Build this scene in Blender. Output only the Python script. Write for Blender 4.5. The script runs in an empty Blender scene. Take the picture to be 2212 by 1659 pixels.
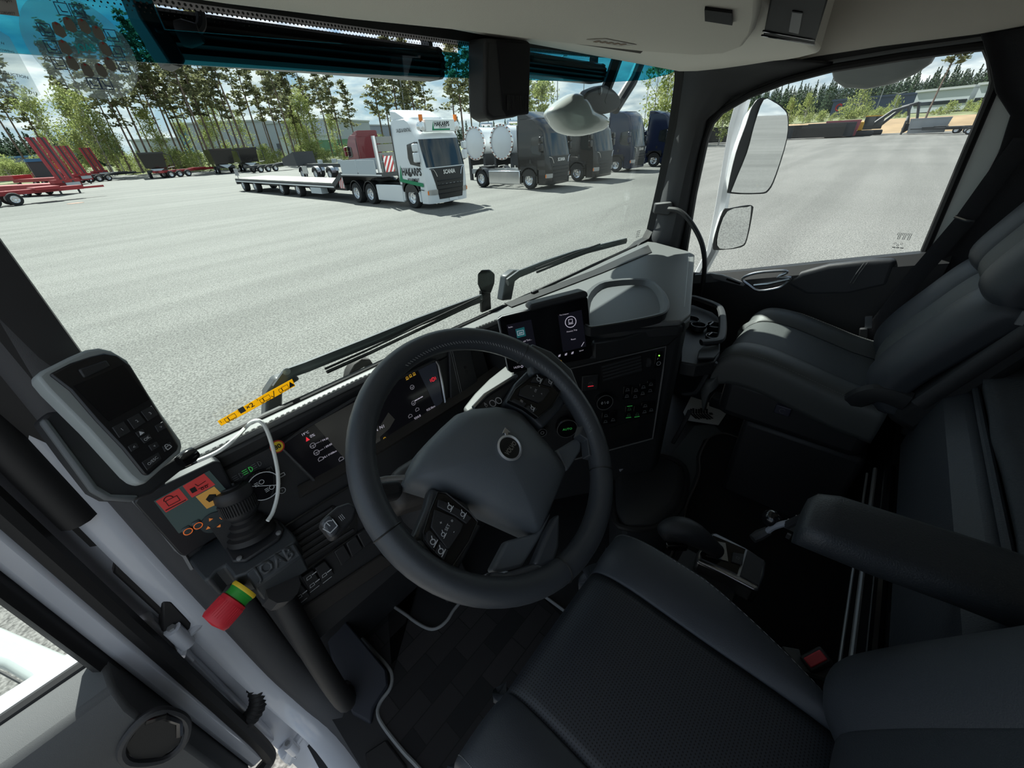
import bpy, math, random
from mathutils import Vector, Matrix
PI = math.pi
rad = math.radians
SC = bpy.context.scene
COL = SC.collection
random.seed(7)

# ------------------------------------------------------------------ camera
FOCAL, IW, IH = 840.0, 2212.0, 1659.0
_az, _pi, _ro = rad(47.5), rad(32.25), rad(3.15)
_h = Vector((math.sin(_az), math.cos(_az), 0)); _r = Vector((math.cos(_az), -math.sin(_az), 0)); _z = Vector((0, 0, 1))
CF = _h * math.cos(_pi) - _z * math.sin(_pi)
_u = _h * math.sin(_pi) + _z * math.cos(_pi)
CR = _r * math.cos(_ro) - _u * math.sin(_ro)
CU = _r * math.sin(_ro) + _u * math.cos(_ro)
EYE = Vector((-0.95, 0.0, 1.25))
GZ = -1.4                      # level of the yard; the cab floor is z = 0
cd = bpy.data.cameras.new('camera'); cam = bpy.data.objects.new('camera', cd); COL.objects.link(cam)
cd.sensor_width = 36.0; cd.lens = FOCAL / IW * 36.0; cd.clip_start = 0.02; cd.clip_end = 2000
cam.matrix_world = Matrix(((CR.x, CU.x, -CF.x, EYE.x), (CR.y, CU.y, -CF.y, EYE.y), (CR.z, CU.z, -CF.z, EYE.z), (0, 0, 0, 1)))
SC.camera = cam

def ray(px, py):
    return CF + CR * ((px - IW / 2) / FOCAL) - CU * ((py - IH / 2) / FOCAL)
def at(px, py, **k):            # survey: the sight line through a photo point met with a measured plane or distance
    d = ray(px, py); (a, v), = k.items()
    if a == 'd': return EYE + d.normalized() * v
    i = 'XYZ'.index(a)
    return EYE + d * ((v - EYE[i]) / d[i])

class Plane:
    def __init__(s, o, n, x=(1, 0, 0)):
        s.o = Vector(o); s.n = Vector(n).normalized(); x = Vector(x)
        s.x = (x - s.n * x.dot(s.n)).normalized(); s.y = s.n.cross(s.x)
    def px(s, a, b, h=0.0):
        d = ray(a, b); t = (s.o - EYE).dot(s.n) / d.dot(s.n)
        return EYE + d * t + s.n * h
    def uv(s, u, v, h=0.0): return s.o + s.x * u + s.y * v + s.n * h
    def loc(s, a, b):
        p = s.px(a, b) - s.o; return p.dot(s.x), p.dot(s.y)
    def at(s, a, b, rot=0.0):   # same plane, origin at a photo point, turned in plane
        q = Plane(s.px(a, b), s.n, s.x)
        c, t = math.cos(rot), math.sin(rot)
        q.x, q.y = s.x * c + s.y * t, s.y * c - s.x * t
        return q
    def up(s, h):
        q = Plane(s.o + s.n * h, s.n, s.x); q.x, q.y = s.x.copy(), s.y.copy(); return q
def yawel(o, yaw, el):
    a, b = rad(yaw), rad(el)
    n = Vector((math.sin(a) * math.cos(b), -math.cos(a) * math.cos(b), math.sin(b)))
    return Plane(o, n, (math.cos(a), math.sin(a), 0))

# ------------------------------------------------------------------ materials
MAT = {}
def mat(name, col, rough=0.5, metal=0.0, bump=0.0, bscale=200.0, var=0.0, vscale=8.0, coat=0.0, emit=None, estr=1.0, spec=0.5, alpha=None):
    if name in MAT: return MAT[name]
    m = bpy.data.materials.new(name); m.use_nodes = True; MAT[name] = m
    nt = m.node_tree; b = nt.nodes['Principled BSDF']; L = nt.links
    b.inputs['Base Color'].default_value = (*col, 1); b.inputs['Roughness'].default_value = rough
    b.inputs['Metallic'].default_value = metal; b.inputs['Coat Weight'].default_value = coat
    b.inputs['Specular IOR Level'].default_value = spec
    if emit: b.inputs['Emission Color'].default_value = (*emit, 1); b.inputs['Emission Strength'].default_value = estr
    if bump or var:
        tc = nt.nodes.new('ShaderNodeTexCoord')
    if bump:
        n = nt.nodes.new('ShaderNodeTexNoise'); n.inputs['Scale'].default_value = bscale; n.inputs['Detail'].default_value = 2
        L.new(tc.outputs['Object'], n.inputs['Vector'])
        bp = nt.nodes.new('ShaderNodeBump'); bp.inputs['Strength'].default_value = bump; bp.inputs['Distance'].default_value = 0.002
        L.new(n.outputs['Fac'], bp.inputs['Height']); L.new(bp.outputs['Normal'], b.inputs['Normal'])
    if var:
        n = nt.nodes.new('ShaderNodeTexNoise'); n.inputs['Scale'].default_value = vscale; n.inputs['Detail'].default_value = 5
        L.new(tc.outputs['Object'], n.inputs['Vector'])
        r = nt.nodes.new('ShaderNodeValToRGB')
        r.color_ramp.elements[0].color = (*[c * (1 - var) for c in col], 1); r.color_ramp.elements[1].color = (*[min(1, c * (1 + var)) for c in col], 1)
        r.color_ramp.elements[0].position = .3; r.color_ramp.elements[1].position = .7
        L.new(n.outputs['Fac'], r.inputs['Fac']); L.new(r.outputs['Color'], b.inputs['Base Color'])
    return m
def glass(name, tint, refl=0.3, ior=1.45, rough=0.0):
    if name in MAT: return MAT[name]
    m = bpy.data.materials.new(name); m.use_nodes = True; MAT[name] = m
    nt = m.node_tree; nt.nodes.clear(); L = nt.links
    o = nt.nodes.new('ShaderNodeOutputMaterial'); mx = nt.nodes.new('ShaderNodeMixShader')
    t = nt.nodes.new('ShaderNodeBsdfTransparent'); t.inputs['Color'].default_value = (*tint, 1)
    g = nt.nodes.new('ShaderNodeBsdfGlossy'); g.inputs['Roughness'].default_value = rough; g.inputs['Color'].default_value = (refl, refl, refl, 1)
    f = nt.nodes.new('ShaderNodeFresnel'); pw = nt.nodes.new('ShaderNodeMath'); pw.operation = 'POWER'; pw.inputs[0].default_value = ior
    ge = nt.nodes.new('ShaderNodeNewGeometry'); ma = nt.nodes.new('ShaderNodeMath'); ma.operation = 'MULTIPLY_ADD'; ma.inputs[1].default_value = -2; ma.inputs[2].default_value = 1
    L.new(ge.outputs['Backfacing'], ma.inputs[0]); L.new(ma.outputs[0], pw.inputs[1]); L.new(pw.outputs[0], f.inputs['IOR'])   # same reflection from both faces of the pane
    L.new(f.outputs[0], mx.inputs[0]); L.new(t.outputs[0], mx.inputs[1]); L.new(g.outputs[0], mx.inputs[2]); L.new(mx.outputs[0], o.inputs['Surface'])
    return m

# ------------------------------------------------------------------ mesh builder
_tc = {}
def text2d(s, bold=0.0):
    k = (s, bold)
    if k not in _tc:
        cu = bpy.data.curves.new('t', 'FONT'); cu.body = s; cu.size = 1; cu.align_x = 'CENTER'; cu.align_y = 'CENTER'; cu.resolution_u = 2; cu.offset = bold
        ob = bpy.data.objects.new('t', cu); me = bpy.data.meshes.new_from_object(ob)
        vs = [(v.co.x, v.co.y) for v in me.vertices]; fs = [tuple(p.vertices) for p in me.polygons]
        bpy.data.objects.remove(ob); bpy.data.curves.remove(cu); bpy.data.meshes.remove(me)
        xs = [v[0] for v in vs]; ys = [v[1] for v in vs]; cx = (max(xs) + min(xs)) / 2; cy = (max(ys) + min(ys)) / 2
        vs = [(x - cx, y - cy) for x, y in vs]
        _tc[k] = (vs, fs, max(xs) - min(xs), max(ys) - min(ys))
    return _tc[k]
def wm(o):
    return (wm(o.parent) @ o.matrix_basis) if o.parent else o.matrix_basis.copy()

class MB:
    def __init__(s): s.v = []; s.f = []; s.mi = []; s.m = 0
    def add(s, vs, fs):
        k = len(s.v); s.v += [Vector(v) for v in vs]
        for f in fs: s.f.append(tuple(i + k for i in f)); s.mi.append(s.m)
        return s
    def mat(s, i): s.m = i; return s
    def box(s, c, d, x=None, y=None, z=None):
        c = Vector(c); x = Vector(x or (1, 0, 0)); y = Vector(y or (0, 1, 0)); z = Vector(z or x.cross(y)); a, b, e = [q / 2 for q in d]
        vs = [c + x * (i * a) + y * (j * b) + z * (k * e) for k in (-1, 1) for j in (-1, 1) for i in (-1, 1)]
        return s.add(vs, [(0, 2, 3, 1), (4, 5, 7, 6), (0, 1, 5, 4), (2, 6, 7, 3), (0, 4, 6, 2), (1, 3, 7, 5)])
    def b2(s, p, q):
        p, q = Vector(p), Vector(q); return s.box((p + q) / 2, [abs(t) for t in (q - p)])
    def prism(s, pts, d):
        pts = [Vector(p) for p in pts]; d = Vector(d); n = len(pts)
        nn = Vector()
        for i in range(n): nn += pts[i].cross(pts[(i + 1) % n])
        if nn.dot(d) > 0: pts.reverse()
        vs = pts + [p + d for p in pts]
        return s.add(vs, [tuple(range(n)), tuple(range(2 * n - 1, n - 1, -1))] + [(i, n + i, n + (i + 1) % n, (i + 1) % n) for i in range(n)])
    def slab(s, pl, pts, d, h=0.0):          # polygon given by photo points on a plane, thickness d going inward
        return s.prism([pl.px(a, b, h) for a, b in pts], -pl.n * d)
    def slabuv(s, pl, pts, d, h=0.0):
        return s.prism([pl.uv(a, b, h) for a, b in pts], -pl.n * d)
    def tube(s, path, r, n=8, closed=False, flat=None, caps=True):
        P = [Vector(p) for p in path]; m = len(P); rs = r if isinstance(r, (list, tuple)) else [r] * m
        T = []
        for i in range(m):
            a = P[(i - 1) % m] if closed or i > 0 else P[0]; b = P[(i + 1) % m] if closed or i < m - 1 else P[-1]
            t = (b - a); T.append(t.normalized() if t.length > 1e-9 else Vector((0, 0, 1)))
        ref = Vector(flat) if flat else (Vector((0, 0, 1)) if abs(T[0].z) < .9 else Vector((1, 0, 0)))
        u = (ref - T[0] * ref.dot(T[0])).normalized(); vs = []
        for i in range(m):
            if flat: u = Vector(flat)
            u = (u - T[i] * u.dot(T[i])).normalized(); w = T[i].cross(u)
            ra = rs[i] if not isinstance(rs[i], tuple) else None
            for k in range(n):
                a = 2 * PI * k / n
                if ra is None: vs.append(P[i] + u * (math.cos(a) * rs[i][0]) + w * (math.sin(a) * rs[i][1]))
                else: vs.append(P[i] + (u * math.cos(a) + w * math.sin(a)) * ra)
        fs = []
        for i in range(m if closed else m - 1):
            for k in range(n):
                a, b = i * n, ((i + 1) % m) * n
                fs.append((a + k, a + (k + 1) % n, b + (k + 1) % n, b + k))
        if not closed and caps: fs += [tuple(range(n - 1, -1, -1)), tuple((m - 1) * n + k for k in range(n))]
        return s.add(vs, fs)
    def lathe(s, prof, o, ax, n=24, ref=None, closed=False):   # profile of (radius, height along axis)
        o = Vector(o); ax = Vector(ax).normalized(); ref = Vector(ref or ((1, 0, 0) if abs(ax.x) < .8 else (0, 1, 0)))
        u = (ref - ax * ref.dot(ax)).normalized(); w = ax.cross(u); m = len(prof); vs = []
        for r, h in prof:
            for k in range(n):
                a = 2 * PI * k / n; vs.append(o + ax * h + (u * math.cos(a) + w * math.sin(a)) * r)
        fs = []
        for i in range(m if closed else m - 1):
            for k in range(n):
                a, b = i * n, ((i + 1) % m) * n; fs.append((a + k, a + (k + 1) % n, b + (k + 1) % n, b + k))
        if not closed:
            if prof[0][0] > 1e-6: fs.append(tuple(range(n - 1, -1, -1)))
            if prof[-1][0] > 1e-6: fs.append(tuple((m - 1) * n + k for k in range(n)))
        return s.add(vs, fs)
    def cyl(s, a, b, r, n=16):
        a, b = Vector(a), Vector(b); return s.lathe([(r, 0), (r, (b - a).length)], a, b - a, n)
    def ball(s, c, r, n=12, sc=(1, 1, 1)):
        c = Vector(c); vs = []; fs = []; m = n // 2
        for i in range(m + 1):
            t = PI * i / m
            for k in range(n):
                a = 2 * PI * k / n; vs.append(c + Vector((math.sin(t) * math.cos(a) * sc[0], math.sin(t) * math.sin(a) * sc[1], math.cos(t) * sc[2])) * r)
        for i in range(m):
            for k in range(n): fs.append((i * n + k, (i + 1) * n + k, (i + 1) * n + (k + 1) % n, i * n + (k + 1) % n))
        return s.add(vs, fs)
    def grid(s, fn, nu, nv, wrapu=False):
        vs = [fn(i / nu if wrapu else i / (nu - 1), j / (nv - 1)) for j in range(nv) for i in range(nu)]; fs = []
        for j in range(nv - 1):
            for i in range(nu if wrapu else nu - 1):
                fs.append((j * nu + i, j * nu + (i + 1) % nu, (j + 1) * nu + (i + 1) % nu, (j + 1) * nu + i))
        return s.add(vs, fs)
    def loft(s, secs, caps=True):
        n = len(secs[0]); vs = [p for q in secs for p in q]; fs = []
        for i in range(len(secs) - 1):
            for k in range(n): fs.append((i * n + k, i * n + (k + 1) % n, (i + 1) * n + (k + 1) % n, (i + 1) * n + k))
        if caps: fs += [tuple(range(n - 1, -1, -1)), tuple((len(secs) - 1) * n + k for k in range(n))]
        return s.add(vs, fs)
    def ring(s, inner, outer, d):            # frame between two loops of equal length, extruded along d
        n = len(inner); d = Vector(d); vs = [Vector(p) for p in inner] + [Vector(p) for p in outer]; vs += [v + d for v in vs]; fs = []
        for i in range(n):
            j = (i + 1) % n
            fs += [(i, j, n + j, n + i), (2 * n + j, 2 * n + i, 3 * n + i, 3 * n + j), (i, 2 * n + i, 2 * n + j, j), (n + j, 3 * n + j, 3 * n + i, n + i)]
        return s.add(vs, fs)
    def text(s, t, pl, u=0, v=0, size=.01, width=None, bold=0.0, h=.0006, rot=0.0, sy=1.0):
        vs, fs, w, hh = text2d(t, bold); k = (width / w) if width else size / max(hh, .3) if width is not None else size
        c, q = math.cos(rot), math.sin(rot)
        return s.add([pl.uv(u + (x * c - y * sy * q) * k, v + (x * q + y * sy * c) * k, h) for x, y in vs], fs)
    def textpx(s, t, pl, p, q, bold=0.0, h=.0006, sy=1.0):     # text whose baseline middle runs p -> q in the photo
        a, b = pl.loc(*p), pl.loc(*q); w = math.hypot(b[0] - a[0], b[1] - a[1])
        return s.text(t, pl, (a[0] + b[0]) / 2, (a[1] + b[1]) / 2, width=w, bold=bold, h=h, rot=math.atan2(b[1] - a[1], b[0] - a[0]), sy=sy)
    def line(s, pl, pts, w, h=.0006, closed=False, d=.0003):   # flat stroke
        pts = [Vector((a, b)) for a, b in pts]; n = len(pts)
        for i in range(n if closed else n - 1):
            a, b = pts[i], pts[(i + 1) % n]; t = (b - a)
            if t.length < 1e-9: continue
            t.normalize(); q = Vector((-t.y, t.x)) * (w / 2); a = a - t * w * .3; b = b + t * w * .3
            s.slabuv(pl, [a - q, b - q, b + q, a + q], d, h)
        return s
    def circ(s, pl, u, v, r, w, h=.0006, n=20, a0=0, a1=2 * PI):
        full = abs(a1 - a0 - 2 * PI) < 1e-6; m = n if full else n + 1
        return s.line(pl, [(u + r * math.cos(a0 + (a1 - a0) * i / n), v + r * math.sin(a0 + (a1 - a0) * i / n)) for i in range(m)], w, h, full)
    def picto(s, pl, u, v, z, h):            # small round pictogram with a stroke
        s.circ(pl, u, v, z * .38, z * .12, h, 10); s.line(pl, [(u - z * .6, v - z * .5), (u + z * .55, v - z * .5)], z * .13, h); return s.line(pl, [(u + z * .2, v + z * .2), (u + z * .6, v + z * .6)], z * .13, h)
    def bars(s, pl, p, q, h, n=3):         # print too small to read, running p -> q in the photo
        a, b = Vector(pl.loc(*p)), Vector(pl.loc(*q)); L = (b - a)
        for i in range(n): s.line(pl, [a + L * (i / n), a + L * ((i + .72) / n)], L.length * .09, h)
        return s
    def poly(s, pl, pts, h=.0006, d=.0003): return s.slabuv(pl, pts, d, h)
    def build(s, name, m, parent=None, local=False, bevel=0.0, seg=2, sub=0, smooth=35, solid=0.0, soff=-1.0):
        me = bpy.data.meshes.new(name)
        iv = wm(parent).inverted() if parent is not None and not local else Matrix()
        me.from_pydata([iv @ v for v in s.v], [], s.f); me.validate()
        for q in (m if isinstance(m, (list, tuple)) else [m]): me.materials.append(q)
        if len(me.polygons) == len(s.mi): me.polygons.foreach_set('material_index', s.mi)
        o = bpy.data.objects.new(name, me); COL.objects.link(o)
        if parent is not None: o.parent = parent
        if smooth:
            me.shade_smooth()
            if not sub: me.set_sharp_from_angle(angle=rad(smooth))
        if solid:
            q = o.modifiers.new('thick', 'SOLIDIFY'); q.thickness = solid; q.offset = soff
        if bevel:
            q = o.modifiers.new('bevel', 'BEVEL'); q.width = bevel; q.segments = seg; q.limit_method = 'ANGLE'; q.angle_limit = rad(40); q.harden_normals = False
            me.shade_smooth()
        if sub:
            q = o.modifiers.new('sub', 'SUBSURF'); q.levels = sub; q.render_levels = sub
        return o

def tag(o, label, cat, group=None):
    o['label'] = label; o['category'] = cat
    if group: o['group'] = group
    return o
def thing(name, label, cat, loc=(0, 0, 0), rz=0.0, group=None):
    o = bpy.data.objects.new(name, None); COL.objects.link(o); o.empty_display_size = .05
    o.location = loc; o.rotation_euler = (0, 0, rz)
    return tag(o, label, cat, group)
def struct(o): o['kind'] = 'structure'; return o
def dup(root, loc, rz=0.0, sc=None, label=None):
    r = root.copy(); COL.objects.link(r); r.location = loc; r.rotation_euler = (0, 0, rz)
    if sc: r.scale = sc
    if label: r['label'] = label
    for ch in root.children:
        c = ch.copy(); COL.objects.link(c); c.parent = r
        for g in ch.children:
            d = g.copy(); COL.objects.link(d); d.parent = c
    return r
def smoothpath(pts, k=4, closed=False):     # Catmull-Rom
    P = [Vector(p) for p in pts]; n = len(P); out = []
    for i in range(n if closed else n - 1):
        a = P[(i - 1) % n] if closed or i > 0 else P[0]; b = P[i]; c = P[(i + 1) % n]; d = P[(i + 2) % n] if closed or i + 2 < n else P[-1]
        for j in range(k):
            t = j / k
            out.append(b * 1.0 + (c - a) * (.5 * t) + (a * 2 - b * 5 + c * 4 - d) * (.5 * t * t) + (b * 3 - a - c * 3 + d) * (.5 * t ** 3))
    if not closed: out.append(P[-1])
    return out

# palette
LEATHER = mat('black_leather', (.032, .035, .041), .48, bump=.25, bscale=900)
PLASTIC = mat('black_grained_plastic', (.020, .021, .0235), .5, bump=.15, bscale=1200)
PLAST2 = mat('charcoal_plastic', (.03, .031, .034), .55, bump=.15, bscale=900)
GLOSS = mat('gloss_black', (.006, .006, .007), .12)
RUBBER = mat('black_rubber', (.012, .012, .013), .6)
FABRIC = mat('dark_fabric', (.02, .02, .024), .9, bump=.5, bscale=500)
BEIGE = mat('beige_headliner', (.86, .82, .74), .9, bump=.2, bscale=700)
BEIGE2 = mat('darker_beige_trim', (.45, .42, .36), .8, bump=.2, bscale=700)
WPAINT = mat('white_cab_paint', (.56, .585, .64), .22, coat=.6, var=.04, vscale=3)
WPAINT2 = mat('white_truck_paint', (.72, .74, .76), .25, coat=.5)
CHROME = mat('chrome', (.75, .76, .78), .16, 1.0)
def vinyl(name, c, tr=.6):          # thin film that lets daylight through
    m = bpy.data.materials.new(name); m.use_nodes = True; MAT[name] = m; nt = m.node_tree; nt.nodes.clear(); L = nt.links
    o = nt.nodes.new('ShaderNodeOutputMaterial'); mx = nt.nodes.new('ShaderNodeMixShader'); mx.inputs[0].default_value = tr
    d = nt.nodes.new('ShaderNodeBsdfDiffuse'); t = nt.nodes.new('ShaderNodeBsdfTranslucent'); d.inputs['Color'].default_value = (*c, 1); t.inputs['Color'].default_value = (*c, 1)
    L.new(d.outputs[0], mx.inputs[1]); L.new(t.outputs[0], mx.inputs[2]); L.new(mx.outputs[0], o.inputs['Surface']); return m
SATIN = mat('satin_silver', (.45, .46, .48), .3, 1.0)
STEEL = mat('grey_steel', (.33, .34, .35), .45, .6)
GREYPIPE = mat('grey_piping', (.22, .23, .235), .7)
PRINT = mat('pale_print', (.62, .64, .66), .5)
PRINTDIM = mat('dim_print', (.16, .165, .17), .5)
TYRE = mat('tyre_rubber', (.022, .022, .023), .85)
RED = mat('red_paint', (.45, .03, .03), .4)
ORANGE = mat('orange_lens', (.9, .22, .02), .3)
DKGLASS = mat('dark_glass', (.012, .016, .018), .05, spec=.8)
CABLE = mat('white_cable', (.80, .83, .80), .4)
WHITE = mat('white_print', (.85, .85, .85), .5)
INK = mat('black_ink', (.01, .01, .01), .5)
# ================================================================== OUTSIDE
def leafmat(name, c1, c2):
    m = bpy.data.materials.new(name); m.use_nodes = True; nt = m.node_tree; nt.nodes.clear(); L = nt.links
    o = nt.nodes.new('ShaderNodeOutputMaterial'); mx = nt.nodes.new('ShaderNodeMixShader'); mx.inputs[0].default_value = .45
    d = nt.nodes.new('ShaderNodeBsdfDiffuse'); t = nt.nodes.new('ShaderNodeBsdfTranslucent')
    g = nt.nodes.new('ShaderNodeTexCoord'); n = nt.nodes.new('ShaderNodeTexNoise'); n.inputs['Scale'].default_value = .9; n.inputs['Detail'].default_value = 3
    r = nt.nodes.new('ShaderNodeValToRGB'); r.color_ramp.elements[0].color = (*c1, 1); r.color_ramp.elements[1].color = (*c2, 1)
    r.color_ramp.elements[0].position = .35; r.color_ramp.elements[1].position = .65
    L.new(g.outputs['Object'], n.inputs['Vector']); L.new(n.outputs['Fac'], r.inputs['Fac'])
    L.new(r.outputs['Color'], d.inputs['Color']); L.new(r.outputs['Color'], t.inputs['Color'])
    L.new(d.outputs[0], mx.inputs[1]); L.new(t.outputs[0], mx.inputs[2]); L.new(mx.outputs[0], o.inputs['Surface'])
    return m
PINE = leafmat('pine_needles', (.11, .12, .07), (.23, .23, .12))
SPRUCE = leafmat('spruce_needles', (.05, .08, .055), (.10, .135, .08))
BIRCH = leafmat('birch_leaves', (.22, .27, .09), (.40, .42, .17))
BARK = mat('pine_bark', (.16, .115, .09), .9, var=.4, vscale=2)
BARK2 = mat('birch_bark', (.38, .35, .32), .9, var=.5, vscale=3)
GRASSM = mat('rough_grass', (.14, .155, .07), .95, var=.5, vscale=.35)
SANDM = mat('orange_sand', (.30, .21, .12), .95, var=.25, vscale=.2)

def hdir(px):
    d = ray(px, 358.5 - .055 * px); return Vector((d.x, d.y, 0)).normalized()
def far(px, D, z=GZ):
    q = hdir(px) * D; return Vector((EYE.x + q.x, EYE.y + q.y, z))

# --- yard
def asphalt_mat():
    m = bpy.data.materials.new('grey_asphalt'); m.use_nodes = True; nt = m.node_tree; b = nt.nodes['Principled BSDF']; L = nt.links
    g = nt.nodes.new('ShaderNodeNewGeometry')
    def noise(s, det=4, dist=0):
        n = nt.nodes.new('ShaderNodeTexNoise'); n.inputs['Scale'].default_value = s; n.inputs['Detail'].default_value = det; n.inputs['Distortion'].default_value = dist
        L.new(g.outputs['Position'], n.inputs['Vector']); return n
    def ramp(src, p0, c0, p1, c1):
        r = nt.nodes.new('ShaderNodeValToRGB'); r.color_ramp.elements[0].position = p0; r.color_ramp.elements[1].position = p1
        r.color_ramp.elements[0].color = (*c0, 1); r.color_ramp.elements[1].color = (*c1, 1); L.new(src, r.inputs['Fac']); return r
    def mul(a, bb, f=1.0):
        x = nt.nodes.new('ShaderNodeMixRGB'); x.blend_type = 'MULTIPLY'; x.inputs[0].default_value = f; L.new(a, x.inputs[1]); L.new(bb, x.inputs[2]); return x
    base = ramp(noise(.12, 5, .6).outputs['Fac'], .3, (.134, .132, .123), .7, (.170, .167, .156))
    grit = ramp(noise(38, 3).outputs['Fac'], .36, (.5, .5, .5), .64, (1.42, 1.42, 1.42))
    mp = nt.nodes.new('ShaderNodeMapping'); mp.inputs['Rotation'].default_value = (0, 0, .6); mp.inputs['Scale'].default_value = (.05, .9, 1)
    L.new(g.outputs['Position'], mp.inputs['Vector'])
    st = nt.nodes.new('ShaderNodeTexNoise'); st.inputs['Scale'].default_value = .8; st.inputs['Detail'].default_value = 5; L.new(mp.outputs[0], st.inputs['Vector'])
    streak = ramp(st.outputs['Fac'], .40, (.88, .88, .88), .6, (1.06, 1.06, 1.06))
    c = mul(mul(base.outputs['Color'], grit.outputs['Color']).outputs[0], streak.outputs['Color'])
    L.new(c.outputs[0], b.inputs['Base Color']); b.inputs['Roughness'].default_value = .8; b.inputs['Specular IOR Level'].default_value = .35
    bp = nt.nodes.new('ShaderNodeBump'); bp.inputs['Strength'].default_value = .6; bp.inputs['Distance'].default_value = .01
    L.new(noise(60, 2).outputs['Fac'], bp.inputs['Height']); L.new(bp.outputs['Normal'], b.inputs['Normal'])
    return m
b = MB(); b.add([(-260, -160, GZ), (420, -160, GZ), (420, 620, GZ), (-260, 620, GZ)], [(0, 1, 2, 3)])
struct(b.build('asphalt_yard', asphalt_mat(), smooth=0))

# --- verge with rough grass, between yard and trees
edge = [(-40, 70), (30, 95), (120, 118), (220, 122), (330, 112), (440, 104), (540, 104), (640, 102), (740, 96), (860, 92), (1000, 90), (1150, 100), (1300, 110), (1440, 112), (1560, 112)]
b = MB(); vs = []; fs = []
for i, (x, D) in enumerate(edge):
    a = far(x, D, GZ + .02); c = far(x, D + 5, GZ + .5); e = far(x, D + 120, GZ + .7); vs += [a, c, e]
for i in range(len(edge) - 1):
    for k in (0, 1): fs.append((3 * i + k, 3 * i + 3 + k, 3 * i + 4 + k, 3 * i + 1 + k))
b.add(vs, fs); struct(b.build('grass_verge', GRASSM))

# --- rising ground on the right
hx = [1440, 1530, 1640, 1760, 1900, 2050, 2212, 2420]
prof = [(118, -1.38), (122, -1.1), (126, 0.0), (132, 1.0), (150, 1.4), (180, 2.0), (230, 3.0), (330, 7), (520, 14)]
def hill(i0, i1, name, m):
    b = MB(); b.grid(lambda u, v: far(hx[0] + (hx[-1] - hx[0]) * u, *prof[i0 + round(v * (i1 - i0))]), 24, i1 - i0 + 1); return struct(b.build(name, m))
hill(0, 3, 'sand_bank', SANDM); hill(3, 8, 'wooded_hill', GRASSM)

# --- trees
def leaf(b, c, s, rnd, flat=.5):
    d = Vector((rnd.gauss(0, 1), rnd.gauss(0, 1), rnd.gauss(0, flat))).normalized(); e = Vector((rnd.gauss(0, 1), rnd.gauss(0, 1), rnd.gauss(0, 1)))
    e = (e - d * e.dot(d)).normalized(); k = rnd.uniform(.6, 1.3) * s
    b.add([c - d * k - e * k * .45, c + d * k - e * k * .3, c + d * k * .8 + e * k * .5, c - d * k * .7 + e * k * .4], [(0, 1, 2, 3)])
def pine_mesh(seed, H=22, crown0=.45, spread=2.2, nb=26, ls=.32, lean=.3):
    rnd = random.Random(seed); t = MB(); c = MB()
    pth = [(lean * math.sin(z * 2.0 + seed) * z, lean * math.cos(z * 1.7 + seed) * z, H * z) for z in (0, .2, .4, .6, .8, 1)]
    def tp(z):
        i = min(4, int(z * 5)); f = z * 5 - i; return Vector(pth[i]).lerp(Vector(pth[i + 1]), f)
    t.tube(pth, [.20, .17, .145, .11, .07, .02], 6)
    for k in range(nb):
        z = crown0 + (1 - crown0) * ((k + rnd.random()) / nb); a = rnd.uniform(0, 2 * PI)
        w = spread * (1 - .75 * ((z - crown0) / (1 - crown0)) ** 1.6) * rnd.uniform(.55, 1.1)
        if z < crown0 + .12: w *= rnd.choice((.5, .9))
        p = tp(z); q = p + Vector((math.cos(a) * w, math.sin(a) * w, rnd.uniform(-.1, .5)))
        t.tube([p, (p + q) / 2 + Vector((0, 0, .1)), q], [.05, .035, .015], 4, caps=False)
        for j in range(3):
            cc = p.lerp(q, .45 + .28 * j); rr = .55 + .25 * rnd.random()
            for _ in range(8):
                leaf(c, cc + Vector((rnd.gauss(0, rr * .6), rnd.gauss(0, rr * .6), rnd.gauss(.1, rr * .28))), ls, rnd, .3)
    for _ in range(40): leaf(c, tp(.97) + Vector((rnd.gauss(0, .35), rnd.gauss(0, .35), rnd.gauss(0, .5))), ls * .8, rnd)
    return t, c
def spruce_mesh(seed, H=16, W=2.4):
    rnd = random.Random(seed); t = MB(); c = MB(); t.tube([(0, 0, 0), (0, 0, H)], [.2, .02], 6)
    n = 520
    for k in range(n):
        z = (k / n) ** 1.3; r = W * (1 - z) ** .85 * (.35 + .65 * abs(math.sin(z * 26 + seed))) * rnd.uniform(.3, 1); a = rnd.uniform(0, 2 * PI)
        leaf(c, Vector((math.cos(a) * r, math.sin(a) * r, H * (.07 + .93 * z) - r * .3)), .55 * (1 - .6 * z), rnd, .7)
    return t, c
def birch_mesh(seed, H=9, W=2.4, n=900, ls=.16, low=.12, stems=1):
    rnd = random.Random(seed); t = MB(); c = MB()
    for s in range(stems):
        a = rnd.uniform(0, 2 * PI); o = Vector((math.cos(a), math.sin(a), 0)) * (.25 * (stems > 1)) * W * .4
        t.tube([o * .3, o + Vector((0, 0, H * .5)), o * 1.6 + Vector((0, 0, H * .93))], [.02 * H ** .7, .012 * H ** .7, .01], 5)
    cl = []
    for k in range(26):
        z = low + (1 - low) * rnd.random() ** .8; a = rnd.uniform(0, 2 * PI); r = W * math.sin(PI * min(.97, .12 + z * .86)) ** .7 * rnd.uniform(.2, .95)
        cl.append(Vector((math.cos(a) * r, math.sin(a) * r, z * H)))
        t.tube([Vector((0, 0, z * H * .8)), cl[-1]], [.03, .01], 4, caps=False)
    for k in range(n):
        q = rnd.choice(cl); s = W * .2
        leaf(c, q + Vector((rnd.gauss(0, s), rnd.gauss(0, s), rnd.gauss(0, s * .9))), ls, rnd, 1)
    return t, c
def tree(name, label, group, meshes, crownmat, bark):
    r = thing(name, label, 'tree', (0, 0, GZ), 0, group); t, c = meshes
    t.build('trunk', bark, r, local=True); c.build('crown', crownmat, r, local=True, smooth=0); return r
used = set()
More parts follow.
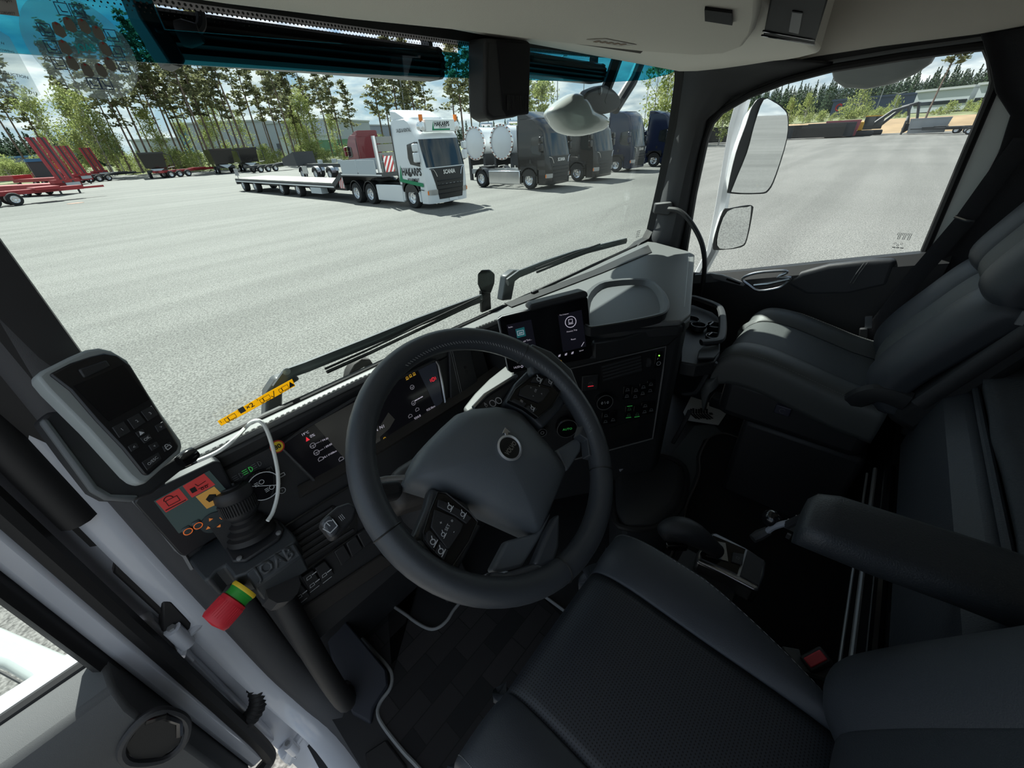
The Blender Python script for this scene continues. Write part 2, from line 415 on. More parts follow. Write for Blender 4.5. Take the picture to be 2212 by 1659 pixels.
def plant(root, pos, rz, sc):
    if root.name not in used:
        used.add(root.name); root.location = pos; root.rotation_euler = (0, 0, rz); root.scale = sc; return root
    return dup(root, pos, rz, sc)
rnd = random.Random(3)
LP = 'tall thin pine with bare trunk in the row behind the tipper trailers'
pines = [tree('pine_tree', LP, 'pines along the yard edge', pine_mesh(i, 22, cr, sp, nb, .34, ln), PINE, BARK) for i, (cr, sp, nb, ln) in enumerate([(.42, 2.3, 26, .5), (.5, 2.6, 24, -.5), (.36, 2.0, 28, .3), (.55, 2.5, 20, .6)])]
xs = [60, 84, 112, 228, 246, 268, 292, 306, 322, 338, 356, 371, 386, 398, 412, 426, 440, 452, 462, 478, 492, 508, 518, 534, 552, 566, 592, 606, 622, 634, 650, 668, 690, 716, 742]
for i, x in enumerate(xs):
    D = 100 + rnd.uniform(0, 22) if x > 250 else 118 + rnd.uniform(0, 10)
    s = rnd.uniform(.86, 1.08) * (1.0 if x < 600 else .9)
    plant(pines[i % 4], far(x + rnd.uniform(-4, 4), D, GZ + .4), rnd.uniform(0, 6), (s, s, s))
for i in range(12):
    x = rnd.uniform(150, 760); s = rnd.uniform(.75, .95)
    plant(pines[rnd.randrange(4)], far(x, rnd.uniform(122, 150), GZ + .5), rnd.uniform(0, 6), (s, s, s))
p2 = tree('pine_tree', 'dark pine in the clump above the white lorry cab', 'pines above the white lorry', pine_mesh(21, 19, .4, 2.6, 30, .36, .4), PINE, BARK)
for x, D, s in [(770, 120, .8), (830, 105, 1.0), (846, 112, .9), (868, 100, 1.08), (884, 108, .95), (906, 98, 1.0), (930, 110, .95), (985, 105, 1.0), (1002, 98, 1.1), (1022, 112, 1.0), (1120, 96, .9), (1165, 104, .8)]:
    plant(p2, far(x, D, GZ + .5), rnd.uniform(0, 6), (s, s, s))
p3 = tree('pine_tree', 'slim slanting pine standing alone before the grey-roofed building on the right', None, pine_mesh(33, 17, .58, 2.2, 20, .36, 1.2), PINE, BARK)
plant(p3, far(2003, 116, GZ), 1.0, (1, 1, 1)); p3.rotation_euler = (rad(-2), rad(8), 0)
LB = 'leafy birch at the windscreen edge beyond the black lorries'
bt = [tree('birch_tree', LB, 'birches beyond the black lorries', birch_mesh(i, 12, 2.4, 1300, .2, .15), BIRCH, BARK2) for i in (5, 6)]
for i, (x, D, s) in enumerate([(1140, 84, .95), (1180, 90, 1.0), (1172, 80, .85), (1408, 86, 1.12), (1432, 92, 1.2), (1452, 88, .9), (1470, 84, 1.0), (1500, 88, 1.0), (1530, 92, 1.1), (1560, 84, .9)]):
    plant(bt[i % 2], far(x, D, GZ), rnd.uniform(0, 6), (s, s, s))
b4 = tree('birch_tree', 'round pale green birch before the dark blue hall on the right', None, birch_mesh(9, 8.0, 3.4, 1700, .22, .1), BIRCH, BARK2)
plant(b4, far(1846, 150, 1.0), 0, (1, 1, 1))
LD = 'young deciduous tree with loose light green leaves among the pine trunks'
yt = [tree('young_birch', LD, 'young birches among the pines', birch_mesh(i, 10, 2.3, 1700, .135, .2), BIRCH, BARK2) for i in (11, 12)]
for i in range(24):
    x = rnd.choice((rnd.uniform(110, 260), rnd.uniform(330, 760), rnd.uniform(330, 760))); s = rnd.uniform(.5, 1.35)
    plant(yt[i % 2], far(x, rnd.uniform(104, 128), GZ + .3), rnd.uniform(0, 6), (s, s, s))
LS = 'low bright green bush on the verge below the pines'
bs = [tree('bush', LS, 'bushes on the verge', birch_mesh(i, 3.0, 2.0, 1000, .11, .0, 3), BIRCH, BARK2) for i in (14, 15)]
for i in range(72):
    x = rnd.uniform(-20, 830); D = 99 + rnd.uniform(1, 14) + (18 if x < 260 else 8 if x < 420 else 0); s = rnd.uniform(.55, 1.25)
    plant(bs[i % 2], far(x, D, GZ + .2), rnd.uniform(0, 6), (s, s, s * rnd.uniform(.7, 1.1)))
LH = 'small bush on the bank below the hall'
hb = tree('bush', LH, 'bushes on the sand bank', birch_mesh(17, 3, 2.0, 500, .18, .0, 3), BIRCH, BARK2)
for i in range(52):
    x = rnd.uniform(1680, 2140); D = rnd.uniform(134, 165); s = rnd.uniform(.3, .75)
    plant(hb, far(x, D, .9 + (D - 134) * .02), rnd.uniform(0, 6), (s, s, s))
LF = 'dark spruce in the forest on the hill to the right'
sp = [tree('spruce_tree', LF, 'spruces on the hill', spruce_mesh(i, 15, 2.6), SPRUCE, BARK) for i in (1, 2, 3)]
for i in range(230):
    x = 1480 + 700 * ((i * .61803) % 1); D = rnd.uniform(235, 330); s = rnd.uniform(.75, 1.0)
    z = 3 + (D - 230) * .04
    plant(sp[i % 3], far(x, D, z - .1), rnd.uniform(0, 6), (s, s, s * rnd.uniform(.7, 1.0)))
LG = 'hazy conifer in the distant wood at the left edge'
dl = tree('spruce_tree', LG, 'conifers of the distant wood on the left', spruce_mesh(8, 14, 3.0), SPRUCE, BARK)
for i in range(60):
    x = -60 + 330 * ((i * .61803) % 1); plant(dl, far(x, rnd.uniform(250, 300), GZ), rnd.uniform(0, 6), (1.2, 1.2, rnd.uniform(.8, 1.2)))
LM = 'conifer in the low distant wood behind the warehouses'
dm = tree('spruce_tree', LM, 'conifers behind the warehouses', spruce_mesh(10, 13, 3.0), SPRUCE, BARK)
for i in range(60):
    x = 700 + 520 * ((i * .61803) % 1); plant(dm, far(x, rnd.uniform(260, 320), GZ), rnd.uniform(0, 6), (1.2, 1.2, rnd.uniform(.7, 1.1)))
for i, (x, D, s) in enumerate([(1600, 130, .7), (1700, 134, .7), (1735, 138, .8), (1925, 170, .7), (1660, 140, .6)]): plant(hb, far(x, D, 1), 0, (1.3 * s, 1.3 * s, 2.2 * s))

# --- buildings
CLAD = mat('grey_cladding', (.36, .39, .43), .6, .2); CLAD2 = mat('dark_blue_cladding', (.035, .055, .105), .6); CLAD3 = mat('pale_cladding', (.42, .46, .48), .6)
ROOFM = mat('pale_roof', (.40, .42, .42), .7); BLUEP = mat('blue_panel', (.04, .16, .30), .5); MAROON = mat('maroon_box', (.20, .045, .04), .6)
def building(label, pa, pb, D0, D1, h, wallm, roofm, z=GZ, depth=30, windows=(), name='warehouse'):
    A, B = far(pa, D0, z), far(pb, D1, z); u = (B - A).normalized(); n = Vector((-u.y, u.x, 0))
    if n.dot(A - EYE) < 0: n = -n
    r = thing(name, label, 'building', A); L = (B - A).length
    m = MB(); m.prism([A, B, B + n * depth, A + n * depth], (0, 0, h)); m.build('wall', wallm, r)
    m = MB(); o = Vector((0, 0, h)); m.prism([A - u * .4 - n * .4 + o, B + u * .4 - n * .4 + o, B + u * .4 + n * depth + o, A - u * .4 + n * depth + o], (0, 0, .5)); m.build('roof', roofm, r)
    for (f0, f1, z0, z1, mm, nm) in windows:
        m = MB(); a = A + u * (L * f0); c = A + u * (L * f1); q = -n * .12
        m.prism([a + q + Vector((0, 0, z0)), c + q + Vector((0, 0, z0)), c + q + Vector((0, 0, z1)), a + q + Vector((0, 0, z1))], n * .1); m.build(nm, mm, r)
    return r, A, B, u, n, L
building('long grey warehouse behind the pines left of the white lorry', 590, 712, 190, 175, 11, CLAD, ROOFM, windows=[(.1, .16, 1, 5, DKGLASS, 'door'), (.45, .52, 1, 5, DKGLASS, 'door')])
building('low pale annex before the grey warehouse', 612, 706, 168, 160, 6.2, CLAD3, ROOFM, depth=8, windows=[(.2, .26, .5, 4, DKGLASS, 'door'), (.6, .66, .5, 4, DKGLASS, 'door'), (.84, .9, 3, 4.4, DKGLASS, 'window')])
building('wide blue-grey hall with a blue panel, seen between the pine trunks', 400, 585, 200, 190, 12, CLAD, ROOFM, windows=[(.02, .12, 3, 12, BLUEP, 'panel'), (.3, .34, .5, 4, DKGLASS, 'door')])
building('white-fronted hall at the left of the pine row', 300, 398, 210, 205, 8, CLAD3, ROOFM, windows=[(.1, .3, 1, 3, DKGLASS, 'window'), (.5, .7, 1, 3, DKGLASS, 'window')])
building('tall slate-grey hall to the right of the grey warehouse', 716, 770, 236, 226, 11, mat('slate_cladding', (.24, .27, .31), .6), ROOFM)
building('small blue-roofed shed far left between the trees', 92, 170, 190, 195, 4.5, mat('shed_wall', (.20, .22, .24), .7), BLUEP)
r, A, B, u, n, L = building('dark blue windowless hall on the hill to the right', 1788, 1966, 185, 176, 5.6, CLAD2, CLAD2, z=.8)
pl = Plane(A + u * (L * .1) + Vector((0, 0, 3.9)) - n * .1, -n, u)
m = MB(); m.circ(pl, 0, 0, .8, .42, .06, 20, .7, 2 * PI - .7); m.poly(pl, [(.2, -.15), (.85, -.15), (.85, .15), (.2, .15)], .06); m.build('emblem', mat('red_sign', (.6, .03, .04), .5), r)['label'] = 'red ring emblem'
building('pale grey office hall with a dark window band, far right', 1962, 2078, 172, 165, 4.6, CLAD3, ROOFM, z=2.0, windows=[(.02, .98, 1.5, 2.3, DKGLASS, 'window')])
building('second pale grey hall with a window band at the window edge', 2090, 2200, 163, 158, 4.8, CLAD3, ROOFM, z=2.0, windows=[(.02, .98, 1.5, 2.3, DKGLASS, 'window')])

# --- lamp posts
def post(px, D, h, label, z=GZ, heads=2, group=None):
    p = far(px, D, z); r = thing('lamp_post', label, 'lamp post', p, 0, group)
    m = MB(); m.tube([p, p + Vector((0, 0, h))], [.12, .06], 8); m.build('pole', STEEL, r)
    for k in range(heads):
        d = hdir(px); s = Vector((d.y, -d.x, 0)) * (1 if k == 0 else -1); m = MB(); q = p + Vector((0, 0, h))
        m.tube([q, q + s * 1.1 + Vector((0, 0, .3))], .06, 6); m.box(q + s * 1.3 + Vector((0, 0, .33)), (.7, .35, .12)); m.build('lamp_head', STEEL, r)
post(1203, 88, 14, 'tall lamp post between the camera housing and the round mirror', heads=1)
post(1075 + 182, 96, 14, 'lamp post seen just left of the hanging mirror arm', heads=1)
post(1886, 150, 7.5, 'double-headed lamp post before the dark blue hall', z=1.0)
post(1923, 150, 5.0, 'shorter lamp post right of the double-headed one', z=1.0)
post(1390, 130, 13, 'floodlight mast beside the birches at the windscreen edge')
post(886, 96, 16, 'lamp post above the roof of the white lorry', heads=1)
post(727, 150, 9, 'small street lamp before the slate-grey hall')

# --- wheels
def wheel(parent, x, y, r=.5, w=.32, side=-1, double=False, hub=CHROME, name='wheel', local=True):
    z0 = 0 if local else GZ; m = MB(); o = (x, y, r + z0); a = (side, 0, 0)
    m.lathe([(r * .56, -w * .5), (r * .9, -w * .5), (r, -w * .35), (r, w * .35), (r * .92, w * .5), (r * .58, w * .5)], o, a, 24, closed=True)
    t = m.build(name, TYRE, parent, local=local)
    m = MB(); m.lathe([(0, w * .16), (r * .2, w * .2), (r * .22, w * .34), (r * .30, w * .34), (r * .34, w * .1), (r * .52, w * .2), (r * .56, w * .46), (r * .6, w * .5), (r * .6, -w * .3), (r * .1, -w * .3)], o, a, 20)
    for k in range(8):
        q = 2 * PI * k / 8; m.box((x + side * w * .16, y + math.cos(q) * r * .42, r + z0 + math.sin(q) * r * .42), (.03, .05, .05))
    m.build('rim', hub, t, local=local); return t

# --- lorries (front towards -y, origin on the ground under the front axle)
BLK = mat('black_truck_paint', (.010, .009, .009), .2, coat=.3); NAVY = mat('navy_truck_paint', (.008, .014, .04), .18, coat=.3); DRED = mat('maroon_truck_paint', (.20, .02, .025), .25, coat=.6); DGREY = mat('dark_brown_paint', (.022, .019, .017), .2, coat=.3)
GRILLE = mat('grille_black', (.012, .012, .013), .4)
def lorry(label, loc, paint, rz=0, H=3.75, defl=.3, axles=(3.66, 5.06), skirt=True, rear=6.0, trim=SATIN, text=True, group=None, rear_y=.9, steel=True):
    r = thing('lorry', label, 'truck', loc, rz, group); HW = 1.24
    def yf(z):
        P = [(.2, -1.40), (1.0, -1.46), (1.7, -1.42), (2.85, -1.12), (H - .35, -.86), (H - .1, -.62), (H, -.25)]
        for (a, ya), (c, yc) in zip(P, P[1:]):
            if z <= c: return ya + (yc - ya) * max(0, (z - a)) / (c - a)
        return P[-1][1]
    def hw(z): return HW - (0 if z < 2.7 else .10 * (z - 2.7)) - (0 if z > 1.2 else .02)
    def fy(z, x): t = abs(x) / hw(z); return yf(z) + .10 * t * t + .16 * t ** 10
    def sec(z, y1):
        w = hw(z); S = [Vector((w * math.sin(PI / 2 * s), fy(z, w * math.sin(PI / 2 * s)), z)) for s in [i / 8 for i in range(-8, 9)]]
        return S + [Vector((w, y1 - .1, z)), Vector((w - .08, y1, z)), Vector((-w + .08, y1, z)), Vector((-w, y1 - .1, z))]
    m = MB(); zs = [1.02, 1.3, 1.7, 2.2, 2.85, H - .35, H - .18, H - .06]
    m.loft([sec(z, rear_y) for z in zs] + [[Vector((p.x * .86, -.3 + (p.y + .3) * .86, H)) for p in sec(H - .06, rear_y)]]); m.build('cab', paint, r, local=True)
    if defl:
        m = MB(); q = []
        for x in (-1.06, -.9, .9, 1.06): q.append([Vector((x, -.3 if abs(x) < 1 else -.1, H - .04)), Vector((x, .5, H + defl * (.86 if abs(x) < 1 else .7))), Vector((x, rear_y + .02, H + defl * (1 if abs(x) < 1 else .9))), Vector((x, rear_y + .02, H - .2))])
        m.loft(q); m.build('roof_deflector', paint, r, local=True, bevel=.03)
    m = MB(); lo = [sec(z, -.62) for z in (.24, .5, .8, 1.06)]; m.loft(lo); m.build('bumper', paint, r, local=True)
    m = MB(); m.grid(lambda u, v: Vector((hw(1.72 + 1.1 * v) * .93 * (2 * u - 1), fy(1.72 + 1.1 * v, hw(1.72) * .93 * (2 * u - 1)) - .015, 1.72 + 1.08 * v)), 17, 4); w = m.build('windscreen', DKGLASS, r, local=True)
    m = MB(); m.grid(lambda u, v: Vector(((.72 + .28 * v) * (2 * u - 1), fy(.4 + 1.28 * v, (.72 + .28 * v) * (2 * u - 1)) - .012, .4 + 1.28 * v)), 13, 4); g = m.build('grille', GRILLE, r, local=True)
    m = MB()
    for z in (.62, .8, .98, 1.16): m.tube([(x, fy(z, x) - .02, z) for x in [-.74 + .148 * i for i in range(11)]], .022, 5)
    m.build('grille_bar', GRILLE, g, local=True)
    pl = Plane((0, fy(1.5, 0) - .02, 1.5), (0, -1, .02))
    if text:
        m = MB(); m.text('SCANIA', pl, 0, 0, width=.72, bold=.03, h=.01, sy=1.15); m.build('lettering', CHROME, g, local=True)
    for s in (-1, 1):
        m = MB(); m.tube([(s * x, fy(z, x) - .025, z) for x, z in ((1.06, 1.66), (.86, 1.62), (.78, 1.5), (.72, 1.34))], .02, 5); m.build('grille_trim', CHROME, g, local=True)
        m = MB(); m.grid(lambda u, v: Vector((s * (.78 + .42 * u), fy(.6 + .22 * v, .78 + .42 * u) - .015, .6 + .22 * v)), 5, 3); h = m.build('headlight', SATIN, r, local=True)
        m = MB(); m.box((s * 1.2, fy(.7, 1.2) - .02, .7), (.05, .04, .16)); m.build('indicator', ORANGE, h, local=True)
        X = s * (HW + .006)
        m = MB(); m.prism([(X, -.98, 1.76), (X, -.28, 1.86), (X, -.18, 2.1), (X, -.24, 2.62), (X, -.86, 2.72)], (s * .012, 0, 0)); m.build('side_window', DKGLASS, r, local=True)
        m = MB(); m.prism([(X, .78, 1.1), (X, .83, 1.1), (X, .83, H - .3), (X, .78, H - .3)], (s * .01, 0, 0)); m.build('side_fairing_edge', GRILLE, r, local=True)
        m = MB(); m.prism([(X, -.2, 1.36), (X, -.06, 1.36), (X, -.06, 1.54), (X, -.2, 1.56)], (s * .015, 0, 0)); m.build('door_handle', GRILLE, r, local=True)
        m = MB(); X2 = s * (HW + .2)
        m.box((X2, -1.05, 2.50), (.24, .20, .30)); m.box((X2, -1.05, 2.13), (.24, .22, .38)); mr = m.build('mirror', paint, r, local=True, bevel=.05)
        m = MB(); m.tube([(s * HW * .98, -.95, 2.68), (X2, -1.05, 2.68), (X2, -1.05, 1.92), (s * HW * .98, -.95, 1.9)], .035, 6); m.build('mirror_arm', GRILLE, mr, local=True)
        m = MB(); A = [Vector((s * (HW + .01), .66 * math.cos(t), .5 + .66 * math.sin(t))) for t in [PI * i / 10 for i in range(11)]]; A = [Vector((A[0].x, .66, .3))] + A + [Vector((A[0].x, -.66, .3))]
        I = [Vector((p.x, p.y * .86, .5 + (p.z - .5) * .86)) for p in A]
        m.loft([[a, i, i - Vector((s * .3, 0, 0)), a - Vector((s * .3, 0, 0))] for a, i in zip(A, I)]); m.build('wheel_arch', paint, r, local=True)
        m = MB(); m.box((s * (HW - .14), 0, .95), (.3, 1.2, .5)); m.build('arch_lining', GRILLE, r, local=True)
        wheel(r, s * 1.08, 0, .5, .32, s)
        for a in axles:
            wheel(r, s * 1.03, a, .5, .42, s)
            m = MB(); A = [Vector((s * 1.24, a + .62 * math.cos(t), .5 + .62 * math.sin(t))) for t in [PI * (.04 + .92 * i / 10) for i in range(11)]]
            m.loft([[p, Vector((p.x, a + (p.y - a) * .94, .5 + (p.z - .5) * .94)), Vector((s * .82, a + (p.y - a) * .94, .5 + (p.z - .5) * .94)), Vector((s * .82, p.y, p.z))] for p in A]); m.build('mudguard', GRILLE, r, local=True)
        m = MB(); y0, y1 = .72, axles[0] - .68
        m.box((s * (HW - .1), (y0 + y1) / 2, .6), (.2, y1 - y0, .74)); m.build('side_skirt' if skirt else 'fuel_tank', paint if skirt else CHROME, r, local=True, bevel=.04)
    m = MB()
    for s in (-1, 1): m.box((s * .42, (rear - .6) / 2, .86), (.1, rear + .6, .28))
    for y in (1.2, 2.2, 3.2, 4.4, rear - .1): m.box((0, y, .86), (.84, .12, .2))
    for y in axles + (0,): m.box((0, y, .5), (1.7, .16, .16))
    m.build('chassis', STEEL if not skirt else GRILLE, r, local=True)
    m = MB(); m.box((0, axles[0] + .5, 1.08), (.8, .9, .12)); m.lathe([(.45, 0), (.45, .06)], (0, axles[0] + .5, 1.1), (0, 0, 1), 16); m.build('coupling_plate', GRILLE, r, local=True)
    return r, fy, HW
DGREEN = mat('green_print', (.0, .22, .09), .5)
wl, fy, HW = lorry('white tractor lorry with green and black lettering, front and centre outside', (12.62, 17.09, GZ), WPAINT2, H=3.62, defl=.36)
wl['group'] = 'lorries'; del wl['group']
# lettering on its side, sign box and beacons on its roof
pl = Plane((12.62 - HW - .012, 16.82, GZ + 1.62), (-1, 0, 0), (0, -1, 0))
m = MB(); m.text('HAKARPS', pl, .0, -.06, width=1.45, bold=.03, h=.004, sy=1.25, rot=0)
m.text('EQUIPMENT', pl, .06, -.40, width=.85, bold=.02, h=.004, sy=1.1)
m.text('SALES & RENTAL', pl, -.1, 1.55, width=1.05, bold=.02, h=.004, sy=1.3); m.slabuv(pl, [(.3, -.79), (.74, -.83), (.74, -.80), (.3, -.76)], .004, .004)
m.build('lettering', INK, wl)
m = MB(); m.slabuv(pl, [(-1.02, -.42), (-.78, .2), (-.78, -.36), (.74, -.52), (.74, -.68), (-1.02, -.48)], .004, .006); m.build('stripe', DGREEN, wl)['label'] = 'green tick-shaped stripe'
sg = Vector((12.62, 17.09 - 1.14, GZ + 3.28)); m = MB(); m.box(sg, (1.66, .22, .46)); sb = m.build('sign_box', mat('sign_white', (.85, .87, .85), .5), wl, bevel=.03); sb['label'] = 'white roof sign box'
ps = Plane(sg + Vector((0, -.115, 0)), (0, -1, 0)); m = MB(); m.text('HAKARPS', ps, .06, .06, width=.86, bold=.03, h=.004, sy=1.2); m.text('EQUIPMENT', ps, .1, -.07, width=.42, h=.004); m.build('lettering', INK, sb)
m = MB(); m.slabuv(ps, [(-.52, -.15), (-.42, .16), (-.42, -.12), (.5, -.12), (.5, -.18), (-.52, -.18)], .004, .005); m.build('stripe', DGREEN, sb)
for s in (-1, 1):
    c = sg + Vector((s * .98, 0, -.02)); m = MB(); m.lathe([(.19, .12), (.2, 0), (.17, -.05), (0, -.06)], c, (0, 1, 0), 16); m.build('spotlight', CHROME, wl)
    m = MB(); m.cyl(c + Vector((0, 0, .2)), c + Vector((0, 0, .42)), .085, 12); m.build('beacon', ORANGE, wl)['label'] = 'orange beacon'
m = MB(); m.box((12.62 + .1, 17.09 - 1.44, GZ + .34), (.52, .03, .12)); m.build('number_plate', WHITE, wl)
lorry('black tractor lorry with long bare chassis, beside the white lorry', (20.65, 16.38, GZ), BLK, H=3.55, defl=.38, axles=(4.0,), skirt=False, rear=5.6)
lorry('brown-black lorry seen through the round front mirror, second from the white lorry', (25.25, 16.0, GZ), DGREY, H=3.45, defl=.2, axles=(3.8,), skirt=True, text=False)
lorry('navy lorry with high cab, third from the white lorry', (32.2, 16.9, GZ), NAVY, H=3.95, defl=.1, axles=(3.7,))
lorry('navy lorry at the far right end of the row', (37.2, 16.0, GZ), NAVY, H=3.85, defl=.2, axles=(3.7,))
lorry('maroon lorry facing away behind the white lorry and its trailer', (22.6, 38.9, GZ), DRED, rz=PI, H=3.6, defl=.3, axles=(3.6,), skirt=False, text=False)

# --- low loader behind the white lorry
r = thing('low_loader_trailer', 'long grey low loader trailer with pale timber deck behind the white lorry', 'trailer', (12.62, 30, GZ))
DECK = mat('pale_timber_deck', (.40, .38, .33), .8, var=.2, vscale=3); FRM = mat('dark_trailer_frame', (.05, .052, .055), .6); LGREY = mat('light_grey_panel', (.45, .49, .52), .5)
g = GZ; X0, X1 = 11.36, 13.88
m = MB(); m.b2((X0 + .03, 24.4, g + .86), (X1 - .03, 40.8, g + .93)); m.build('deck', DECK, r)
m = MB(); m.b2((X0, 24.4, g + .66), (X0 + .12, 40.9, g + .88)); m.b2((X1 - .12, 24.4, g + .66), (X1, 40.9, g + .88)); m.b2((X0 + .5, 24, g + .5), (X1 - .5, 40.6, g + .8)); m.b2((X0, 40.7, g + .5), (X1, 40.9, g + .9))
m.prism([(X0, 24.5, g + .66), (X0, 23.3, g + 1.3), (X0, 19.3, g + 1.3), (X0, 19.3, g + 1.5), (X0, 23.4, g + 1.5), (X0, 24.6, g + .93)], (X1 - X0, 0, 0)); m.build('frame', FRM, r)
m = MB(); m.b2((X0 - .012, 24.5, g + .70), (X0, 40.8, g + .76)); m.b2((X0 - .012, 19.3, g + 1.36), (X0, 23.3, g + 1.42)); m.build('side_rail', WHITE, r)
for y0, y1 in ((19.75, 21.4), (21.5, 23.1)):
    m = MB(); m.b2((X0 - .03, y0, g + 1.42), (X0 + .02, y1, g + 2.06)); m.build('dropside', LGREY, r)
m = MB(); m.b2((X1 - .02, 19.7, g + 1.42), (X1 + .03, 23.1, g + 2.06)); m.build('dropside', LGREY, r)
m = MB(); m.b2((X0, 23.1, g + 1.42), (X1, 23.15, g + 2.06)); m.build('dropside', LGREY, r)
m = MB(); 
for z0, z1 in ((1.5, 1.95), (1.99, 2.35), (2.39, 2.7), (2.74, 3.02)): m.b2((X0 + .2, 19.46, g + z0), (X1 - .2, 19.52, g + z1))
m.build('headboard', mat('headboard_grey', (.16, .165, .16), .5), r)
for xx in (X0, X1 - .12): m = MB(); m.b2((xx, 19.42, g + 1.5), (xx + .12, 19.56, g + 3.06)); m.build('post', SATIN, r)
def board(c, w, h, parent, n=(0, -1, 0), x=(1, 0, 0)):
    q = Plane(c, n, x); m = MB(); m.slabuv(q, [(-w / 2, -h / 2), (w / 2, -h / 2), (w / 2, h / 2), (-w / 2, h / 2)], .02); o = m.build('warning_board', WHITE, parent)
    m = MB(); k = w * .26
    for i in range(-3, 5):
        a = -w / 2 + i * k * 1.6
        P = [(a, -h / 2), (a + k * .8, -h / 2), (a + k * .8 + h * .6, h / 2), (a + h * .6, h / 2)]
        P = [(min(w / 2, max(-w / 2, u)), v if -w / 2 <= u <= w / 2 else -h / 2 + (min(w / 2, max(-w / 2, u)) - (a + (0 if j in (0, 3) else k * .8))) / .6) for j, (u, v) in enumerate(P)]
        if max(p[0] for p in P) - min(p[0] for p in P) > .02: m.slabuv(q, P, .003, .004)
    m.build('stripe', RED, o); return o
board((X0 + .6, 19.38, g + 1.85), .55, .7, r); board((X0 + .05, 23.62, g + .98), .5, .6, r, (-1, 0, 0), (0, -1, 0))
for y in (39.6, 37.1, 32.2, 29.6):
    for s, x in ((-1, X0 + .22), (1, X1 - .22)): t = wheel(r, x, y, .42, .38, s, local=False)
for (y, x) in ((40.3, X0 + .1), (33.5, X1 + .1)):
    m = MB(); m.tube([(x, y, g + .9), (x, y, g + 1.15)], .03, 5); m.b2((x - .02, y - .4, g + 1.12), (x + .02, y + .4, g + 1.62)); m.build('marker_plate', STEEL, r)
m = MB(); m.b2((X0 - .01, 26.2, g + .3), (X0 + .4, 27.6, g + .64)); m.build('tool_box', LGREY, r)

# --- bare three-axle chassis trailer behind
r = thing('chassis_trailer', 'black bare chassis trailer with three chromed axles behind the low loader', 'trailer', (21.2, 45, GZ))
m = MB(); m.b2((20.9, 36, g + 1.05), (21.1, 50.5, g + 1.35)); m.b2((21.5, 36, g + 1.05), (21.7, 50.5, g + 1.35))
for y in (37, 40, 43, 46, 49): m.b2((21.1, y, g + 1.1), (21.5, y + .2, g + 1.3))
m.prism([(20.2, 49, g + 1.2), (20.2, 52.5, g + 1.2), (20.2, 52.5, g + 1.9), (20.2, 49.2, g + 2.5)], (2.2, 0, 0)); m.build('frame', FRM, r)
for y in (48, 45, 42):
    for s, x in ((-1, 20.25), (1, 22.2)):
        wheel(r, x, y, .5, .36, s, local=False)
        m = MB(); A = [Vector((x + s * .2, y + .68 * math.cos(t), g + .5 + .68 * math.sin(t))) for t in [PI * (.08 + .84 * i / 10) for i in range(11)]]
        m.loft([[p, p * 1.0 - Vector((0, 0, .05)), p - Vector((s * .4, 0, .05)), p - Vector((s * .4, 0, 0))] for p in A]); m.build('mudguard', SATIN, r)
for y in (40, 44):
    for x in (20.4, 21.9):
        m = MB(); m.box((x, y, g + 1.55), (.3, .5, .35)); m.build('twist_lock', LGREY, r)

# --- vacuum tanks on stands
TANKW = mat('white_tank', (.72, .74, .76), .3, coat=.3)
for i, (y, lab) in enumerate(((24.4, 'white tank end with bolted rim, left one behind the white cab'), (21.7, 'white tank end with bolted rim, right one beside the black lorry'))):
    r = thing('vacuum_tank', lab, 'tank', (24.2, y, GZ)); c = Vector((23.0, y, GZ + 2.45))
    m = MB(); m.lathe([(0, -.16), (.5, -.13), (.9, 0), (1.0, .05), (1.0, 2.6), (.9, 2.75), (0, 2.85)], c, (1, 0, 0), 28); m.build('tank', TANKW, r)
    m = MB(); m.lathe([(.98, -.03), (1.09, -.03), (1.09, .06), (.98, .06)], c, (1, 0, 0), 28, closed=True)
    m.build('rim', CHROME, r)
    m = MB()
    for k in range(20): a = 2 * PI * k / 20; m.box(c + Vector((-.05, math.cos(a) * 1.03, math.sin(a) * 1.03)), (.05, .08, .08))
    m.build('bolt', mat('rust_bolt', (.35, .16, .12), .6), r)
    m = MB(); m.b2((23.1, y - .9, GZ + 1.0), (25.7, y - .7, GZ + 1.75)); m.b2((23.1, y + .7, GZ + 1.0), (25.7, y + .9, GZ + 1.75)); m.b2((23.1, y - .9, GZ), (23.3, y - .7, GZ + 1)); m.b2((23.1, y + .7, GZ), (23.3, y + .9, GZ + 1)); m.b2((25.5, y - .9, GZ), (25.7, y - .7, GZ + 1)); m.b2((25.5, y + .7, GZ), (25.7, y + .9, GZ + 1)); m.build('stand', FRM, r)
    m = MB(); m.tube([c + Vector((.8, 0, .95)), c + Vector((.8, 0, 1.2)), c + Vector((2, 0, 1.2)), c + Vector((2, 0, .95))], .09, 6); m.build('pipe', CHROME, r)

